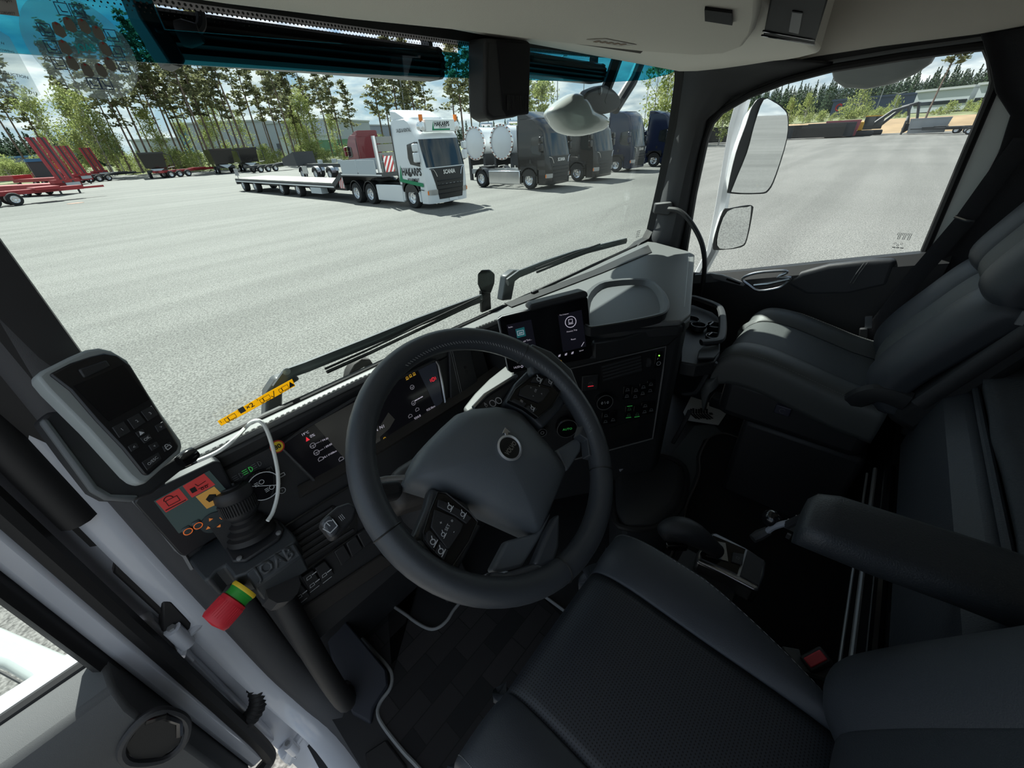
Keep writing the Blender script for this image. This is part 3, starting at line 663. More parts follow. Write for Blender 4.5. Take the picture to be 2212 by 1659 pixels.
# --- black tipper trailers by the verge
def tipper(label, px, D, w=3.0):
    p = far(px, D); r = thing('tipper_trailer', label, 'trailer', p, rad(-8))
    m = MB(); h = w / 2
    m.loft([[Vector((-h * .86, -2.2, 1.35)), Vector((h * .86, -2.2, 1.35)), Vector((h, -2.4, 3.35)), Vector((-h, -2.4, 3.35))], [Vector((-h * .86, 4, 1.35)), Vector((h * .86, 4, 1.35)), Vector((h, 4, 3.35)), Vector((-h, 4, 3.35))]])
    m.b2((-h - .06, -2.5, 3.2), (h + .06, -2.3, 3.4)); m.build('body', BLK, r, local=True)
    m = MB(); m.b2((-.5, -2, .9), (.5, 4, 1.3)); m.b2((-1.2, -2.3, .8), (1.2, -2.1, 1.1)); m.build('frame', FRM, r, local=True)
    m = MB(); m.prism([(-.9, -2.5, 1.25), (.9, -2.5, 1.25), (0, -2.8, .75)], (0, .1, 0)); m.build('drawbar', LGREY, r, local=True)
    for y in (-1, 1.6):
        for s in (-1, 1): wheel(r, s * 1.05, y, .5, .36, s)
    m = MB(); m.tube([(h * .95, -2, 1.3), (h * .95 + .9, -2, 1.4), (h * .95 + .9, -2, 2.9), (h * .95, -2, 3.2)], .07, 5); m.build('stay', FRM, r, local=True)
tipper('black tipper trailer nearest the left, a red chassis at its side', 326, 88); tipper('black tipper trailer, left one of the middle pair', 473, 86); tipper('black tipper trailer, right one of the middle pair', 527, 88)

# --- red trailers at the left
REDT = mat('red_trailer_paint', (.36, .030, .035), .4, var=.15, vscale=2)
def redtrailer(label, px, D, rz, ramp=3.0, tower=False, Lh=6.0):
    p = far(px, D); r = thing('plant_trailer', label, 'trailer', p, rz)
    m = MB(); m.b2((-1.25, -Lh, .62), (1.25, Lh * .6, 1.02)); m.b2((-1.2, Lh * .55, .9), (1.2, Lh, 1.5)); m.b2((-1.25, -Lh, .5), (1.25, -Lh + .5, 1.3)); m.build('deck', REDT, r, local=True)
    for x in (-.8, .15, ):
        m = MB(); m.prism([(x, -Lh, 1.0), (x + .75, -Lh, 1.0), (x + .75, -Lh + .7, 1.0 + ramp), (x, -Lh + .7, 1.0 + ramp)], (0, .12, 0)); q = m.build('ramp', REDT, r, local=True)
        m = MB(); m.prism([(x + .28, -Lh - .03, 1.0), (x + .47, -Lh - .03, 1.0), (x + .47, -Lh + .67, 1.0 + ramp), (x + .28, -Lh + .67, 1.0 + ramp)], (0, .02, 0)); m.build('ramp_strip', FRM, q, local=True)
    for y in (-2.2, -.9, .4):
        for s in (-1, 1): wheel(r, s * 1.02, y, .4, .3, s)
    m = MB(); m.box((.4, -Lh - .02, .82), (1.4, .03, .36)); m.build('plate', LGREY, r, local=True)
    m = MB(); 
    for s in (-1, 1): m.b2((s * .9 - .08, Lh * .5, 0), (s * .9 + .08, Lh * .5 + .15, .8)); m.b2((s * .9 - .06, -Lh + .3, 0), (s * .9 + .06, -Lh + .42, .6))
    m.build('leg', FRM, r, local=True)
    if tower:
        m = MB()
        for x in (-.9, .9):
            for y in (1, 2.2): m.b2((x - .05, y - .05, 1), (x + .05, y + .05, 3.2))
        for z in (1.8, 2.5, 3.15): m.b2((-.95, .95, z), (.95, 1.05, z + .08)); m.b2((-.95, 2.15, z), (.95, 2.25, z + .08))
        m.build('rack', REDT, r, local=True)
        for x in (-.45, .35):
            m = MB(); m.cyl((x, 1.6, 1.5), (x, 1.6, 2.4), .3, 12); m.build('drum', mat('yellow_drum', (.75, .45, .02), .5), r, local=True)
    return r
redtrailer('red plant trailer nearest at the left edge, broad ramps raised', 0, 66, rad(38), 3.8)
redtrailer('red plant trailer second from the left edge, with raised ramps', 78, 90, rad(36), 3.6)
redtrailer('red plant trailer with yellow drums on its rack', 138, 106, rad(34), 3.6, True)
r = thing('spare_wheel', 'upright spare tyre leaning beside the red trailers', 'tyre', far(113, 84)); wheel(r, 0, 0, 1.0, .6, -1)
def lowchassis(label, px, D, paint, rz):
    p = far(px, D); r = thing('trailer_chassis', label, 'trailer', p, rz)
    m = MB(); m.b2((-.5, -4, .7), (.5, 4, 1.0)); m.b2((-1.2, -4, .7), (1.2, -3.7, 1.0)); m.b2((-1.1, 1, .9), (1.1, 2.5, 1.1)); m.b2((-.12, 4, .7), (.12, 5.5, .85)); m.build('frame', paint, r, local=True)
    for y in (-2.8, -1.6, -.4):
        for s in (-1, 1): wheel(r, s * 1.0, y, .45, .34, s)
lowchassis('low red trailer chassis beside the first tipper', 388, 86, REDT, rad(-75)); lowchassis('low black trailer chassis right of the red trailers', 212, 92, FRM, rad(-70)); lowchassis('dark low chassis in front of the right tipper', 580, 80, FRM, rad(-80))
lowchassis('red tow bar frame at the very left, near the tyre marks', -6, 52, REDT, rad(-80))
MAN = mat('manhole_rust', (.28, .14, .09), .7); p = at(163, 439, Z=GZ); r = MB(); r.lathe([(.5, 0), (.5, .015)], p, (0, 0, 1), 20)
tag(r.build('manhole_cover', MAN), 'rusty round cover in the yard before the red trailers', 'manhole cover')
r = thing('bin', 'blue-topped bin behind the red trailers', 'container', far(84, 98)); m = MB(); m.box((0, 0, 1.8), (2.4, 2, 2.6)); m.build('body', FRM, r, local=True); m = MB(); m.box((0, 0, 3.2), (2.6, 2.2, .4)); m.build('lid', BLUEP, r, local=True)
# --- small far vehicles and boxes
def van(label, px, D, c, L=5, h=2.2, z=GZ):
    p = far(px, D, z); d = hdir(px); rz = math.atan2(d.y, d.x) + PI / 2
    r = thing('van', label, 'van', p, rz)
    m = MB(); m.prism([(-L / 2, -1, .4), (L / 2, -1, .4), (L / 2, -1, 1.1), (L / 2 - .7, -1, 1.3), (L / 2 - 1.3, -1, h), (-L / 2, -1, h)], (0, 2, 0)); m.build('body', c, r, local=True, bevel=.06)
    m = MB(); m.prism([(L / 2 - 1.2, -1.02, 1.25), (L / 2 - .8, -1.02, 1.3), (L / 2 - 1.35, -1.02, h - .15), (L / 2 - 2.2, -1.02, h - .15), (L / 2 - 2.2, -1.02, 1.25)], (0, .05, 0)); m.build('window', DKGLASS, r, local=True)
    for x in (-L / 2 + .9, L / 2 - .9):
        m = MB(); m.cyl((x, -1.03, .35), (x, -.8, .35), .35, 12); m.build('wheel', TYRE, r, local=True)
van('white van parked behind the pines, leftmost', 436, 150, WPAINT2, 6, 2.6, GZ + .7); van('white car right of the leftmost van behind the pines', 462, 152, WPAINT2, 4.4, 1.5, GZ + .7); van('silver car behind the pines, right of the white car', 484, 152, SATIN, 4.4, 1.5, GZ + .7); van('dark van parked below the blue-grey hall', 556, 158, FRM, 5, 2, GZ + .7)
def box(name, label, px, D, w, d, h, m1, z=GZ, rz=None, cat='container', ribs=6, sk=0):
    p = far(px, D, z); q = hdir(px); r = thing(name, label, cat, p, (math.atan2(q.y, q.x) - PI / 2) if rz is None else rz)
    m = MB(); m.prism([(-w / 2, -d / 2, .15), (w / 2, -d / 2, .15), (w / 2 + sk, -d / 2, h), (-w / 2 - sk, -d / 2, h)], (0, d, 0)); m.build('body', m1, r, local=True)
    m = MB()
    for i in range(ribs + 1): x = -w / 2 + w * i / ribs; m.b2((x - .06, -d / 2 - .08, .15), (x + .06, -d / 2, h))
    m.b2((-w / 2 - sk, -d / 2 - .1, h - .15), (w / 2 + sk, -d / 2, h)); m.build('rib', m1, r, local=True); return r
box('container', 'maroon box container among the pine trunks', 352, 118, 6, 2.4, 2.4, MAROON, GZ + .4)
box('container', 'green covered container behind the pines, right of the annex', 724, 148, 9, 2.6, 4.4, mat('green_tarp', (.16, .32, .22), .7), GZ + .4); box('container', 'pale container left of the green one', 688, 150, 7, 2.6, 4.2, CLAD3, GZ + .4)
box('skip', 'long black open container, first from the door mirror', 1728, 102, 14, 2.4, 2.2, BLK, ribs=12); box('skip', 'long black open container, second from the door mirror', 1800, 103, 7, 2.4, 2.3, FRM, ribs=8)
box('skip', 'faded red container beside the excavators', 1824, 106, 4.6, 3, 2.6, mat('faded_red', (.42, .12, .14), .6), ribs=7, sk=.3)
box('skip', 'grey steel bin left of the far trailer', 2015, 107, 4.6, 2, 2.3, STEEL, ribs=3, sk=.3); box('skip', 'small dark container half hidden by the door mirror', 1690, 101, 4, 2.2, 2.2, FRM, ribs=3)
box('container', 'black container at the far left of the side window', 1552, 96, 5, 2.4, 2.6, BLK, ribs=4)
YEL = mat('excavator_yellow', (.65, .36, .03), .4)
def excavator(label, px, D, a):
    p = far(px, D); q = hdir(px); r = thing('excavator', label, 'excavator', p, math.atan2(q.y, q.x) - PI / 2)
    m = MB()
    for s in (-1, 1): m.b2((-2, s * 1.0 - .3, 0), (2, s * 1.0 + .3, .8))
    m.build('track', FRM, r, local=True, bevel=.2)
    m = MB(); m.b2((-2.1, -1.3, .9), (.2, 1.3, 2.2)); m.build('body', YEL, r, local=True, bevel=.1)
    m = MB(); m.b2((.1, -1.2, .95), (1.6, .2, 3.0)); m.build('cabin', DKGLASS, r, local=True, bevel=.06)
    m = MB(); m.b2((.05, -1.25, 2.95), (1.65, .25, 3.1)); m.build('cabin_roof', YEL, r, local=True)
    m = MB(); m.tube([(1.2, .6, 1.4), (3.6, .6, 3.6 + a), (5.6, .6, 4.2 + a)], [.3, .28, .2], 6); m.build('boom', FRM, r, local=True)
    m = MB(); m.tube([(5.6, .6, 4.2 + a), (6.4, .6, 1.6)], [.22, .18], 6); m.build('stick', FRM, r, local=True)
    m = MB(); m.prism([(6.0, .1, 1.6), (6.8, .1, 1.6), (6.9, .1, .7), (6.2, .1, .2), (5.8, .1, .8)], (0, 1, 0)); m.build('bucket', FRM, r, local=True)
excavator('yellow excavator with folded black boom, left one', 1868, 108, .0); excavator('yellow excavator with black boom, right one', 1888, 112, .5)
r = thing('breaker_frame', 'black frame tool standing on the yard edge', 'tool', far(1962, 107)); m = MB(); m.tube([(-.9, 0, 0), (-.7, 0, 2), (.5, 0, 2.6), (1, 0, 1.8), (.8, 0, .1), (-.9, 0, .1)], .16, 6); m.build('frame', FRM, r, local=True)
lowchassis('black trailer chassis at the right end of the yard', 2078, 104, FRM, rad(-10))
lowchassis('dark chassis lying at the far edge by the window pillar', 2112, 96, FRM, rad(-20))
# ================================================================== CAB SHELL
PLG = Plane((0, .795, .80), (0, -.65, -.05))            # windscreen, seen from inside
gx = lambda X, Z: Vector((X, .795 - (Z - .80) * .0769, Z))
BLACKTRIM = mat('black_body_seal', (.01, .01, .011), .6)
PILLAR = mat('dark_grey_pillar_trim', (.05, .051, .055), .7, bump=.2, bscale=900)
TOPPX = [(330, -8), (447, 11), (573, 29), (700, 47), (826, 65), (921, 78), (1010, 90), (1110, 100), (1290, 118), (1420, 127)]
RIGHTPX = [(1452, 128), (1468, 134), (1476, 148), (1476, 170), (1462, 270), (1436, 395), (1412, 496), (1402, 515), (1385, 524)]
inner = [gx(-1.0, .79), gx(-1.0, 1.0), gx(-1.0, 1.25), gx(-1.0, 1.40), gx(-.97, 1.425)] + [PLG.px(*p) for p in TOPPX + RIGHTPX] + [gx(x, .793) for x in (.8, .5, .2, -.2, -.6, -.9)]
def radial(P, lo, hi, c, i, j):
    out = []
    for p in P:
        a, b = p[i] - c[0], p[j] - c[1]
        k = min(((hi[0] if a > 0 else lo[0]) - c[0]) / a if abs(a) > 1e-6 else 1e9, ((hi[1] if b > 0 else lo[1]) - c[1]) / b if abs(b) > 1e-6 else 1e9)
        q = Vector(p); q[i] = c[0] + a * k; q[j] = c[1] + b * k; out.append(q)
    return out
outer = radial(inner, (-1.12, .60), (1.10, 1.80), (0, 1.12), 0, 2)
for q in outer: q.y = .80 - (q.z - .8) * .077
m = MB(); m.ring(inner, outer, (0, .035, 0)); m.b2((-1.0, .82, -.6), (1.10, .86, .66)); wf = struct(m.build('wall_front', BLACKTRIM))
# windscreen with tinted band and printed dots
GL = glass('windscreen_glass', (.93, .985, .965)); TINT = glass('teal_tinted_glass', (.18, .54, .62))
band = [gx(-1.03, 1.352)] + [PLG.px(*p) for p in [(0, 108), (120, 117), (240, 126), (500, 142), (800, 158), (1000, 166), (1200, 173), (1330, 176), (1400, 172), (1450, 160), (1476, 148)]]
q = [gx(-1.02, .77)] + [gx(1.0, .77)] + [gx(1.0, 1.445)] + list(reversed(band))
m = MB(); q = [p + Vector((0, .012, 0)) for p in q]; m.prism(q, (0, .005, 0)); wg = struct(m.build('window_1', GL, smooth=0))
q = [p + Vector((0, .012, 0)) for p in band]; m = MB(); m.prism(q + [p + Vector((0, .012, 0)) for p in [gx(1.0, 1.50), gx(-.02, 1.50), gx(-.215, 1.50), gx(-.225, 1.404), gx(-.735, 1.388), gx(-.745, 1.50), gx(-1.03, 1.50)]], (0, .005, 0)); m.build('tint_band', TINT, wg, smooth=0)['label'] = 'teal sun band across the top of the windscreen'
m = MB(); tp = [PLG.loc(*p) for p in [(60, -48)] + TOPPX[:-1]]
for (a, b) in zip(tp, tp[1:]):
    n = max(1, int(math.hypot(b[0] - a[0], b[1] - a[1]) / .0058))
    for i in range(n):
        u = a[0] + (b[0] - a[0]) * i / n; v = a[1] + (b[1] - a[1]) * i / n
        for k in range(4):
            s = .0018 * (1 - k * .2); uu = u + (.0029 if k % 2 else 0); vv = v - .0030 - k * .0042
            m.add([PLG.uv(uu + s * math.cos(t), vv + s * math.sin(t), .0005) for t in [PI * w / 3 for w in range(6)]], [(0, 1, 2, 3, 4, 5)])
m.build('printed_dots', INK, wg, smooth=0)
m = MB(); pc = PLG.at(1378, 505, rad(-4)); 
for i in range(4):
    for k in range(4): m.line(pc, [(-.016 + .009 * k, .012 - .008 * i), (-.010 + .009 * k - .001 * ((i + k) % 3), .012 - .008 * i)], .003, .001)
m.build('maker_mark', mat('grey_print', (.25, .26, .26), .6), wg)

# right door window and wall
WX = 1.03
WINPX = [(1478, 572), (1484, 530), (1502, 420), (1528, 300), (1540, 268), (1562, 243), (1622, 208), (1700, 178), (1800, 152), (1950, 127), (2080, 109), (2124, 105), (2136, 130), (2143, 175), (2138, 196), (1995, 538), (1986, 548), (1850, 562), (1700, 578), (1510, 592), (1490, 590)]
WIN = [at(*p, X=WX) for p in WINPX]
out = radial(WIN, (-1.25, -.05), (.80, 1.80), (.22, 1.05), 1, 2)
m = MB(); m.ring(WIN, out, (.025, 0, 0)); struct(m.build('wall_right', BLACKTRIM))
m = MB(); m.prism([p + Vector((.02, 0, 0)) for p in WIN], (.004, 0, 0)); w2 = struct(m.build('window_2', glass('side_glass', (.95, .985, .975)), smooth=0))
pw = Plane(at(1946, 520, X=WX + .018), (-1, 0, 0), (0, -1, 0)); m = MB()
for i in range(9): m.line(pw, [(-.016 + .0045 * i, .026), (-.016 + .0045 * i, .026 - (.022 if i % 3 else .008))], .0016, .001)
for i in range(3): m.circ(pw, -.012 + .009 * i, -.010 - .006 * (i % 2), .003, .001, .001, 8); m.line(pw, [(-.014 + .011 * i, -.024), (-.007 + .011 * i, -.024)], .003, .001)
m.build('maker_mark', MAT['grey_print'], w2)
m = MB(); c = sum(WIN, Vector()) / len(WIN); m.tube([p + (c - p).normalized() * -.006 + Vector((-.004, 0, 0)) for p in WIN], .012, 8, closed=True); struct(m.build('trim_1', RUBBER))
L2 = [(1440, 590), (1462, 545), (1480, 430), (1508, 300), (1522, 258), (1548, 228), (1612, 190), (1695, 160), (1800, 133), (1950, 108), (2080, 90), (2130, 82)]
m = MB(); m.tube([at(*p, X=WX - .006) for p in L2], .006, 6); struct(m.build('trim_2', mat('grey_seal_lip', (.16, .165, .17), .5)))
# right windscreen pillar: from the glass edge to the door window
A = [PLG.px(*p, .004) for p in [(1400, 560), (1403, 520), (1412, 496), (1436, 395), (1462, 270), (1476, 170), (1478, 145), (1470, 130), (1450, 122)]]
B = [at(*p, X=WX - .012) for p in [(1450, 600), (1466, 540), (1482, 460), (1506, 330), (1526, 258), (1580, 208), (1660, 172), (1740, 148), (1800, 133)]]
m = MB(); n = len(A); vs = []
for a, b in zip(A, B):
    md = (a + b) / 2 + Vector((-.02, -.03, 0)); vs += [a, a.lerp(md, .6) + Vector((-.003, -.006, 0)), md, b.lerp(md, .5) + Vector((-.004, -.004, 0)), b]
fs = [(5 * i + k, 5 * i + 5 + k, 5 * i + 6 + k, 5 * i + 1 + k) for i in range(n - 1) for k in range(4)]
m.add(vs, fs); struct(m.build('trim_3', PILLAR, solid=.008))
# wall above the right window, ceiling, back and left walls
m = MB(); m.prism([at(*p, X=1.018) for p in [(1700, 134), (1760, 122), (1900, 100), (2115, 73), (2230, 52), (2400, 20)]] + [Vector((1.018, -1.2, 1.5)), Vector((1.018, -1.2, 1.78)), Vector((1.018, .8, 1.78)), Vector((1.018, .78, 1.5))], (.01, 0, 0)); struct(m.build('trim_4', BEIGE))
m = MB(); m.b2((-1.12, -1.25, 1.76), (1.10, .86, 1.80)); struct(m.build('ceiling', BEIGE))
m = MB(); m.b2((-1.12, -1.25, -.05), (1.10, -1.2, 1.8)); struct(m.build('wall_back', FABRIC))
m = MB(); m.b2((-1.12, -1.25, -.6), (-1.06, -.42, 1.8)); m.b2((-1.12, -.42, 1.46), (-1.06, .80, 1.8)); struct(m.build('wall_left', BEIGE2))
m = MB(); m.b2((-1.0, -1.2, -.04), (1.03, .84, 0)); struct(m.build('floor', PLASTIC))
m = MB(); m.b2((-.985, .76, -.02), (1.03, .82, .62)); struct(m.build('trim_5', PLASTIC))
# rear door frame, white
m = MB(); m.prism([at(*p, X=WX - .004) for p in [(2148, 186), (2190, 245), (2172, 300), (2050, 535), (2010, 552), (1996, 545)]], (.012, 0, 0)); struct(m.build('trim_6', mat('pale_painted_frame', (.66, .70, .68), .4)))
# curtain at the rear pillar
cw = at(2120, 75, X=.985); m = MB()
CP = [(2118, 74), (2140, 150), (2150, 200), (2182, 250), (2160, 320), (2050, 530), (1985, 640), (1960, 740)]
top = [at(*p, X=.985) for p in CP]
m.grid(lambda u, v: Vector((.985 + .012 * math.sin(u * 40), 0, 0)) + (lambda a: Vector((0, a.y - u * .9, a.z)))(top[min(7, int(v * 7))].lerp(top[min(7, int(v * 7) + 1)], v * 7 - int(v * 7))), 60, 22)
tag(m.build('curtain', FABRIC, solid=.004), 'dark bunk curtain hanging behind the right door window', 'curtain')

# left pillar and door opening edge (white paint)
fl = smoothpath([(-1.078, .80, 1.6), (-1.080, .80, 1.1), (-1.082, .80, .7), (-1.078, .80, .4), (-1.072, .79, .15), (-1.056, .75, .02), (-1.03, .64, -.03), (-1.018, .45, -.03), (-1.01, .1, -.03), (-1.01, -.42, -.03)], 4)
m = MB(); m.tube(fl, [(.030, .012)] * len(fl), 8, flat=(1, 0, .02)); struct(m.build('trim_7', WPAINT))
tr = [p + Vector((.052, -.014, .004)) for p in fl]
m = MB(); m.tube(tr, [(.036, .024)] * len(tr), 12, flat=(1, 0, .02)); struct(m.build('trim_8', PILLAR))
m = MB(); m.b2((-1.15, .835, -.8), (-1.03, .86, 1.75)); m.b2((-1.06, .80, -.8), (-1.045, .85, .05)); m.b2((-1.15, -.42, -.75), (-1.0, .84, -.72)); m.b2((-1.02, -.42, -.72), (-1.0, .76, -.06)); struct(m.build('trim_9', WPAINT))
m = MB(); m.b2((-1.10, -.42, -.40), (-.985, .84, -.36)); struct(m.build('trim_10', PLASTIC))
# left windscreen pillar inside
m = MB(); m.prism([(-1.04, .80, .70), (-.985, .805, .70), (-.985, .78, 1.7), (-1.04, .78, 1.7)], (0, -.03, 0)); m.tube([(-1.105, .80, .775), (-1.105, .80, 1.7)], .024, 12); m.tube([(-1.075, .83, .8), (-1.075, .83, 1.7)], .016, 8); struct(m.build('trim_11', BLACKTRIM))
# door hinge, check strap and wiring loom in the door gap
def hinge(z, label):
    r = bpy.data.objects.new('door_hinge', None); COL.objects.link(r); r.parent = dr; m = MB()
    m.tube([(-1.06, .81, z - .01), (-1.085, .80, z - .015), (-1.11, .79, z - .01), (-1.14, .80, z - .06)], [.011, .012, .012, .013], 8); m.cyl((-1.116, .785, z - .03), (-1.116, .785, z + .03), .014, 12); m.build('arm', WPAINT, r)
    m = MB(); m.box((-1.066, .818, z - .005), (.035, .02, .05)); m.box((-1.14, .815, z - .07), (.025, .03, .07)); m.build('bracket', WPAINT, r, bevel=.004)
    m = MB(); m.cyl((-1.116, .785, z + .03), (-1.116, .785, z + .036), .007, 6); m.build('bolt', STEEL, r)
m = MB(); m.prism([at(*p, Y=.80) for p in [(250, 1215), (385, 1322), (400, 1355), (360, 1345), (245, 1240)]], (0, .02, 0)); m.prism([at(*p, Y=.79) for p in [(350, 1300), (372, 1298), (415, 1345), (408, 1372), (372, 1380), (350, 1365)]], (0, .03, 0)); tag(m.build('door_stop', BLACKTRIM, bevel=.004), 'black check strap in the gap above the upper door hinge', 'door stop')
lp = smoothpath([(-1.075, .83, .17), (-1.085, .80, .13), (-1.10, .785, .085), (-1.13, .785, .055), (-1.16, .80, .05)], 8)
m = MB(); m.tube(lp, [.021 if i % 2 else .0165 for i in range(len(lp))], 10); tag(m.build('wiring_loom', RUBBER), 'black corrugated wiring hose bridging the door gap', 'cable')
m = MB(); m.tube(smoothpath([(-1.07, .81, .30), (-1.075, .815, .25), (-1.078, .825, .20)], 6), .012, 8); m.box((-1.07, .815, .33), (.02, .02, .05)); tag(m.build('cable_plug', STEEL), 'grey cable plug above the corrugated hose', 'plug')

# ------------------------------------------------------------------ open driver door, lower left
dr = struct(thing('door_1', 'x', 'door', (-1.13, .84, 0))); del dr['label']; del dr['category']
m = MB(); m.b2((-1.196, .775, -.12), (-1.160, .86, 1.6)); m.b2((-2.05, .80, -.14), (-1.13, .86, .50)); m.b2((-2.05, .80, .50), (-2.0, .86, 1.6)); m.build('frame', WPAINT, dr, bevel=.01)
sp_ = smoothpath([(-1.150, .785, 1.6), (-1.150, .785, .9), (-1.150, .785, .5), (-1.150, .782, .1), (-1.152, .775, -.1), (-1.17, .77, -.14), (-1.25, .77, -.145)], 4)
m = MB(); m.tube(sp_, .016, 8); m.tube([p + Vector((-.004, .03, 0)) for p in sp_[:-6]], .012, 8); m.build('seal', RUBBER, dr)
m = MB(); m.tube([(-1.206, .785, 1.6), (-1.206, .785, .9), (-1.207, .785, .47)], [(.012, .03)] * 3, 8, flat=(1, 0, 0)); m.tube([(-1.18, .80, .505), (-2.0, .80, .475)], .012, 8); m.build('window_seal', RUBBER, dr)
m = MB(); m.b2((-2.0, .815, .46), (-1.18, .82, 1.6)); m.build('glass', MAT['side_glass'], dr, smooth=0)
prof = [(.80, .505), (.77, .515), (.715, .505), (.69, .47), (.685, .40), (.70, .33), (.695, .1), (.705, -.10), (.80, -.12)]
m = MB(); m.loft([[Vector((x, y, z - (abs(x) - 1.18) * .03)) for y, z in prof] for x in (-1.197, -1.3, -1.6, -2.0)]); m.build('door_panel', mat('dark_door_panel', (.075, .078, .08), .6, bump=.25, bscale=1400), dr, bevel=.008)
hc = at(335, 1598, Y=.685); m = MB(); hp = [at(*p, Y=.682) for p in [(262, 1615), (300, 1560), (345, 1535), (390, 1545), (405, 1570), (392, 1610), (350, 1642), (280, 1648)]]
m.tube(smoothpath(hp, 4, True), .007, 8, closed=True); m.build('handle_bezel', PLAST2, dr)
m = MB(); m.prism([p + (sum(hp, Vector()) / 8 - p) * .12 for p in hp], (0, .004, 0)); hb_ = m.build('handle_recess', INK, dr)
m = MB(); m.tube([hp[1] + Vector((.006, .0, -.008)), hp[2] + Vector((0, -.004, -.012)), hp[3] + Vector((-.006, 0, -.01)), hp[4] + Vector((-.014, .002, -.004))], .007, 8); m.build('handle', GLOSS, dr)
# white mirror arm on its outside, seen through the glass
m = MB(); ap = [at(*p, Z=.42) for p in [(-60, 1330), (0, 1352), (60, 1378), (130, 1408), (195, 1436), (226, 1455), (205, 1490), (150, 1530), (118, 1540), (80, 1520), (50, 1470), (0, 1440), (-60, 1420)]]
m.prism(ap, (0, -.0, -.035)); m.build('mirror_arm', mat('white_plastic', (.36, .40, .385), .35, coat=.3), dr, bevel=.015, seg=4)
m = MB(); m.tube([at(*p, Z=.4205) for p in [(-20, 1440), (50, 1478), (80, 1512), (105, 1522), (185, 1480)]], .0025, 6); m.build('panel_gap', INK, dr)

hinge(.44, ''); hinge(-.20, '')
# ------------------------------------------------------------------ passenger door
d2 = struct(thing('door_2', 'x', 'door', (1.05, .5, .0))); del d2['label']; del d2['category']
sill = [at(*p, X=1.0) for p in [(1500, 596), (1600, 588), (1700, 578), (1860, 562), (1990, 550), (2060, 545)]]
m = MB(); m.loft([[p + Vector((.035, 0, .006)), p + Vector((.0, 0, .004)), p + Vector((-.028, 0, -.03)), p + Vector((-.03, 0, -.12)), Vector((.992, p.y, .30)), Vector((.985, p.y, .0)), Vector((1.035, p.y, .0))] for p in sill]); m.build('door_panel', PLASTIC, d2)
A0 = [at(*p, X=.968) for p in [(1690, 612), (1730, 588), (1790, 572), (1880, 562), (1940, 560), (1920, 620), (1830, 640), (1740, 640)]]
m = MB(); m.prism(A0, (.05, 0, 0)); m.build('armrest_pad', LEATHER, d2, bevel=.018, seg=4)
for o in (0, 7): m = MB(); m.tube([at(1868 + o, 566, X=.965), at(1850 + o, 590, X=.962), at(1836 + o, 612, X=.962)], .0012, 4); m.build('stitching', PRINTDIM, d2)
m = MB(); m.tube(smoothpath([at(*p, X=.955) for p in [(1604, 602), (1632, 590), (1690, 585), (1700, 589), (1680, 598), (1708, 600), (1700, 610), (1682, 622), (1640, 628), (1618, 616)]], 3, True), .0055, 8, closed=True); m.build('handle_bezel', SATIN, d2)
m = MB(); m.tube([at(*p, X=.95) for p in [(1628, 616), (1660, 613), (1706, 603)]], [.004, .007, .005], 8); m.build('handle', CHROME, d2)
m = MB(); m.prism([at(*p, X=.962) for p in [(1532, 590), (1560, 594), (1612, 612), (1606, 619), (1575, 612), (1540, 602)]], (.012, 0, 0)); sw = m.build('switch_panel', STEEL, d2, bevel=.003)
m = MB(); m.prism([at(*p, X=.959) for p in [(1570, 601), (1600, 612), (1598, 615), (1568, 605)]], (.004, 0, 0)); m.build('window_switch', GLOSS, sw)
# grab handle on the right pillar
r = thing('grab_handle', 'curved black grab handle on the right windscreen pillar', 'handle', at(1435, 460, X=.955)); m = MB(); c = at(1437, 455, X=.955)
m.prism([at(*p, X=.955) for p in [(1416, 440), (1452, 436), (1456, 452), (1444, 466), (1412, 462)]], (.03, 0.02, 0)); m.build('mount', PLAST2, r, bevel=.006)
m = MB(); m.tube(smoothpath([at(1444, 452, X=.945), at(1468, 456, X=.935), at(1492, 480, X=.93), at(1514, 520, X=.93), at(1522, 560, X=.935), at(1520, 600, X=.94), at(1514, 640, X=.95)], 5), .0105, 10); m.build('grip', PLASTIC, r)

# ------------------------------------------------------------------ overhead console
HZ = 1.430
r = thing('overhead_console', 'beige overhead console above the windscreen with dark vent panel', 'console', (0, .5, HZ))
OUT = [(-1.04, .745), (.88, .745), (.95, .70), (.985, .60), (.985, .44), (.96, .36), (.9, .30), (-1.04, .22)]
m = MB(); m.loft([[Vector((x * .97, y * .985, HZ)) for x, y in OUT], [Vector((x, y, HZ + .03)) for x, y in OUT], [Vector((x, y, 1.755)) for x, y in OUT]]); m.build('shell', BEIGE, r, bevel=.014, seg=4)
HP = Plane((0, .5, HZ), (0, 0, -1), (1, 0, 0))
BP = [(300, -70), (470, -40), (740, 0), (1000, 32), (1200, 62), (1385, 86), (1500, 96), (1570, 92), (1612, 74), (1636, 40), (1648, 0), (1656, -60), (1400, -330), (300, -330)]
m = MB(); m.prism([HP.px(*p, .0) for p in BP], (0, 0, -.022)); m.build('storage_lid', mat('warm_grey_lid', (.74, .70, .62), .85, bump=.2, bscale=700), r, bevel=.012, seg=4)
m = MB(); m.tube([HP.px(*p, .004) for p in [(420, -25), (740, 14), (1000, 46), (1150, 68)]], .005, 6); m.tube([HP.px(*p, .006) for p in [(1180, 66), (1290, 84), (1385, 100)]], .008, 6); m.build('groove_shade', mat('brown_shadow_gap', (.10, .09, .08), .8), r)  # dark tubes drawn for the shade in the gap around the lid
m = MB(); m.prism([HP.px(*p, .0225) for p in [(1268, 52), (1310, 50), (1378, 66), (1340, 70)]], (0, 0, -.0008)); lb = m.build('warning_sticker', mat('grey_sticker', (.5, .47, .42), .6), r)
ls = Plane(HP.px(1325, 60, .0235), (0, 0, -1), (1, 0, 0)); m = MB()
